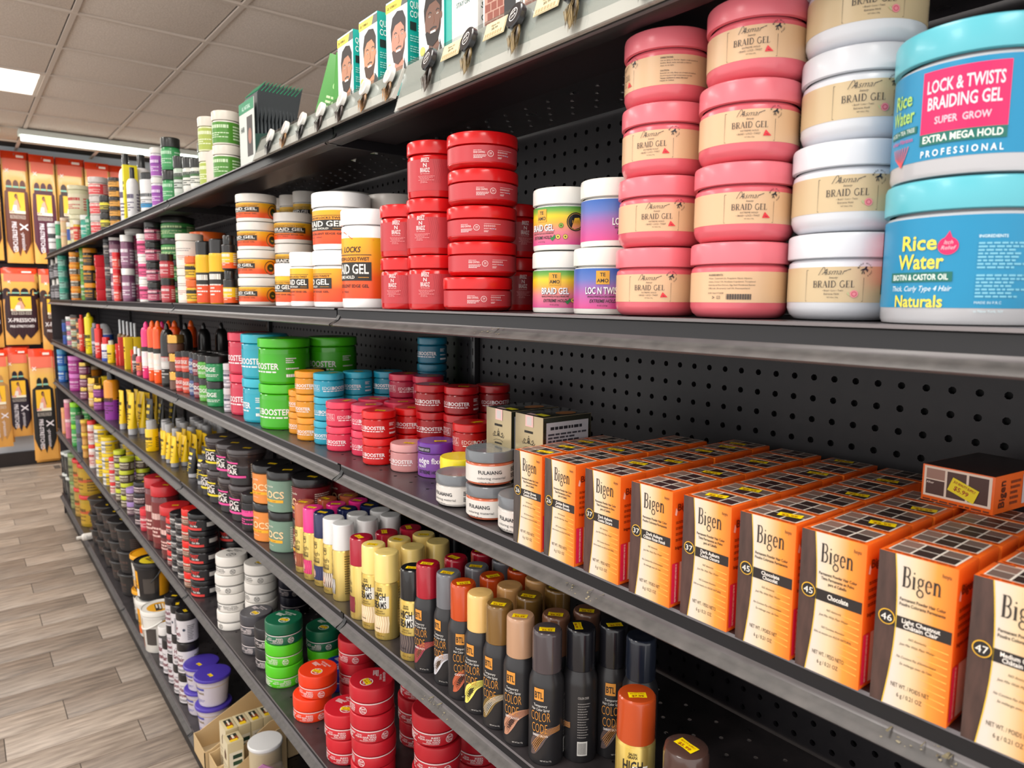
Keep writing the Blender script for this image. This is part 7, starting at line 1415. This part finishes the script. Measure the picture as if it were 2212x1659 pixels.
stk('A', 212, 240, 421, 474, 2, 'black jar with yellow ring', 'front of the orange jars', Yf=.556, lid='#201e1c', body='#3a3428', lab=(.1, .6, '#3a3428'), art=art_plain('#e8d840', '#e8d840'), lidf=.35, stick=False)
stk('A', 198, 236, 382, 480, 3, 'clear jar with red label', 'stack left of the black and yellow jars', Yf=.58, lid='#c8c0bc', body='#c8b8b0', lab=(.1, .62, '#d83a40'), art=art_plain('#f0d8d0'), lidf=.3, stick=False)
bt('A', 186, 200, 430, 494, 1, 'slim dark green bottle', 'left of the red label jars', .556, body='#1c8a60', cap='#1c7a58', ink='#c0e0d0', shoulder=.5, neck=.55, capr=.4)
stk('A', 155, 198, 400, 505, 2, 'translucent cream tub', 'large pair near the far end of the top shelf', Yf=.6, lid='#e0dcb8', body='#dcd8b0', lab=(.2, .7, '#e8e0c0'), art=art_plain('#c83a3a'), lidf=.15, stick=False)
stk('A', 172, 194, 464, 506, 1, 'small teal jar with white lid', 'in front of the translucent tubs', Yf=.556, lid='#e0e4e0', body='#2a9a80', lab=(.1, .7, '#38a890'), art=art_plain('#e0f0e8'), lidf=.2, stick=False)
stk('A', 159, 174, 475, 514, 1, 'small red and yellow jar', 'left of the teal jar', Yf=.556, lid='#e8e0d0', body='#e8c040', lab=(.1, .7, '#d84030'), art=art_plain('#f8e0c0'), lidf=.2, stick=False)
stk('A', 144, 160, 480, 522, 1, 'small blue label jar', 'left of the red and yellow jar', Yf=.556, lid='#e8e8e8', body='#e8e0a0', lab=(.2, .7, '#3050a0'), lidf=.2, stick=False)
stk('A', 131, 147, 470, 529, 2, 'peach cream jar', 'left of the blue label jar', Yf=.556, lid='#e8d0b8', body='#e8b890', lab=(.2, .7, '#e8c898'), lidf=.2, stick=False)
stk('A', 121, 134, 478, 534, 2, 'small emerald jar', 'second from the far end', Yf=.556, lid='#d8e0d8', body='#3a9a68', lab=(.2, .7, '#48a878'), lidf=.2, stick=False)
stk('A', 103, 124, 482, 545, 2, 'black and white jar', 'farthest on the top shelf', Yf=.56, lid='#d8d8d8', body='#3a3a3c', lab=(.3, .7, '#d8d4d4'), lidf=.25, stick=False)

# ================================================================== counter trays at the near end of the bottom shelf
KR = '#cdb083'
def tray(w_, d, hf, hb_, hm):
    m1 = M(KR, .7); m2 = M('#d8c4a0', .7); t_ = .0025
    side = [(0, 0), (d, 0), (d, hb_), (d - .03, hb_), (.02, hf + .002), (0, hf)]
    return [('base', boxm('base', 0, w_, 0, d, 0, t_, m2)), ('front_wall', boxm('front_wall', 0, w_, 0, t_, 0, hf, m1)), ('side_wall', prism('side_wall', side, 0, t_, m1)), ('side_wall', prism('side_wall', side, w_ - t_, w_, m1)), ('back_wall', boxm('back_wall', 0, w_, d - t_, d, 0, hb_, m2))]
tz = ZS['F'] + .0005
thing('display_tray', (-1.075, YF - .03, tz), .0, 'kraft cardboard counter tray, left one, nearly empty', 'tray', 'kraft counter trays', tray(.125, .27, .06, .165, 0))
thing('display_tray', (-.94, YF - .02, tz), .0, 'kraft cardboard counter tray, middle one, holding four upright cartons', 'tray', 'kraft counter trays', tray(.085, .25, .06, .15, 0))
thing('display_tray', (-.85, YF - .03, tz), .0, 'kraft cardboard counter tray, right one, cut by the bottom frame edge', 'tray', 'kraft counter trays', tray(.058, .2, .06, .15, 0))
def kraft_carton(w_, d, h):
    def mk():
        bxm = boxm('box', -w_ / 2, w_ / 2, -d / 2, d / 2, 0, h, M('#cdbd95', .6), .0006); a = Art(frontmap(d / 2)); a.rect(-w_ * .46, 0, w_ * .46, h, '#ddd0b0', 1); a.poly([(-.008, h * .62), (.008, h * .62), (.009, h * .74), (0, h * .84), (-.009, h * .74)], M('#5a3a24', .5), 2); a.text('Natural Henna', 0, h * .5, .005, '#4a3a28', w=w_ * .8); a.text('Hair Color', 0, h * .43, .005, '#4a3a28', w=w_ * .6); a.micro(-w_ * .35, h * .1, w_ * .35, h * .35, 5, '#8a7a58')
        s_ = Art(rightmap(w_ / 2)); s_.rect(-d * .42, h * .05, d * .42, h * .8, '#e4dcc8', 1)
        for q, c_ in enumerate(('#1c3a2c', '#2c4a34', '#8a5a3a', '#6a3a24')): s_.rect(-d * .2, h * (.66 - q * .13), d * .38, h * (.74 - q * .13), c_, 2)
        t = Art(topmap(h)); t.rect(-w_ * .36, -d * .28, w_ * .3, d * .28, '#20281c', 1); t.rect(-w_ * .05, -d * .2, w_ * .3, d * .28, '#8a4018', 2); t.strip([(-w_ * .28, 0), (w_ * .12, 0)], d * .14, '#e8dcc4', 3); t.rect(w_ * .2, -d * .3, w_ * .42, d * .2, '#f0c818', 4)
        return [('box', bxm, [('front_print', a.mesh('front_print')), ('side_print', s_.mesh('side_print')), ('top_print', t.mesh('top_print'))])]
    return cached(('kc', w_, d, h), mk)
for k in range(4):
    thing('henna_carton', (-.898, YF + .03 + k * .0375, tz + .003), 0, f'kraft henna carton with dark top window, {["front","second","third","rear"][k]} one in the middle tray', 'box', 'kraft henna cartons', kraft_carton(.066, .036, .155))
thing('henna_carton', (-.821, YF + .02, tz + .003), 0, 'kraft henna carton with dark top window, alone in the right tray', 'box', 'kraft henna cartons', kraft_carton(.05, .045, .155))
thing('henna_carton', (-1.012, YF + .218, tz + .004), 0, 'kraft henna carton leaning back in the left tray', 'box', 'kraft henna cartons', kraft_carton(.075, .03, .16), rot=(-.62 + .3, 0, 0))
for k in range(3):
    thing('henna_carton', (-1.012, YF + .115 + k * .009, tz + .004 + k * .0), 0, f'flat kraft card insert, {["front","middle","rear"][k]} one in the left tray', 'card', 'flat card inserts', [('card', boxm('card', -.04, .04, -.002, .002, 0, .05 + k * .004, M('#c9b68e', .7)))], rot=(-.3, 0, 0))
thing('round_tub', (-.735, YF + .085, tz), 0, 'tub with plain white round lid behind the purple pouch', 'jar', None, jar(.046, .168, lid='#e6e6e6', body='#c8bca8', lidf=.06, lab=(.1, .9, '#c8b898'), stick=False, lidr=1.06))
def pink_pouch():
    me = prism('sleeve', [(-.04, 0), (.04, 0), (.045, .14), (.0, .175), (-.05, .15)], -.002, .002, M('#b878a8', .2, 0, .3), 'y'); cl_ = prism('clear_bag', [(-.05, 0), (.055, 0), (.06, .12), (.045, .165), (-.055, .155)], .003, .012, clear('clear_bag'), 'y')
    a = Art(frontmap(.0022)); a.text('X', 0, .12, .012, '#f0d8ec', bold=True)
    for q in range(6): a.strip([(-.03 + q * .008, .0), (-.02 + q * .007, .05), (-.012 + q * .004, .075)], .003, '#f0ecf0', 3)
    a.disc(-.01, .02, .006, '#a82c6a', 4)
    return [('sleeve', me, [('front_print', a.mesh('front_print'))]), ('clear_bag', cl_)]
thing('accessory_pouch', (-.615, YF + .06, tz), 0, 'translucent purple accessory pouch standing at the bottom frame edge', 'pouch', None, pink_pouch(), rot=(0, -.12, 1.15))
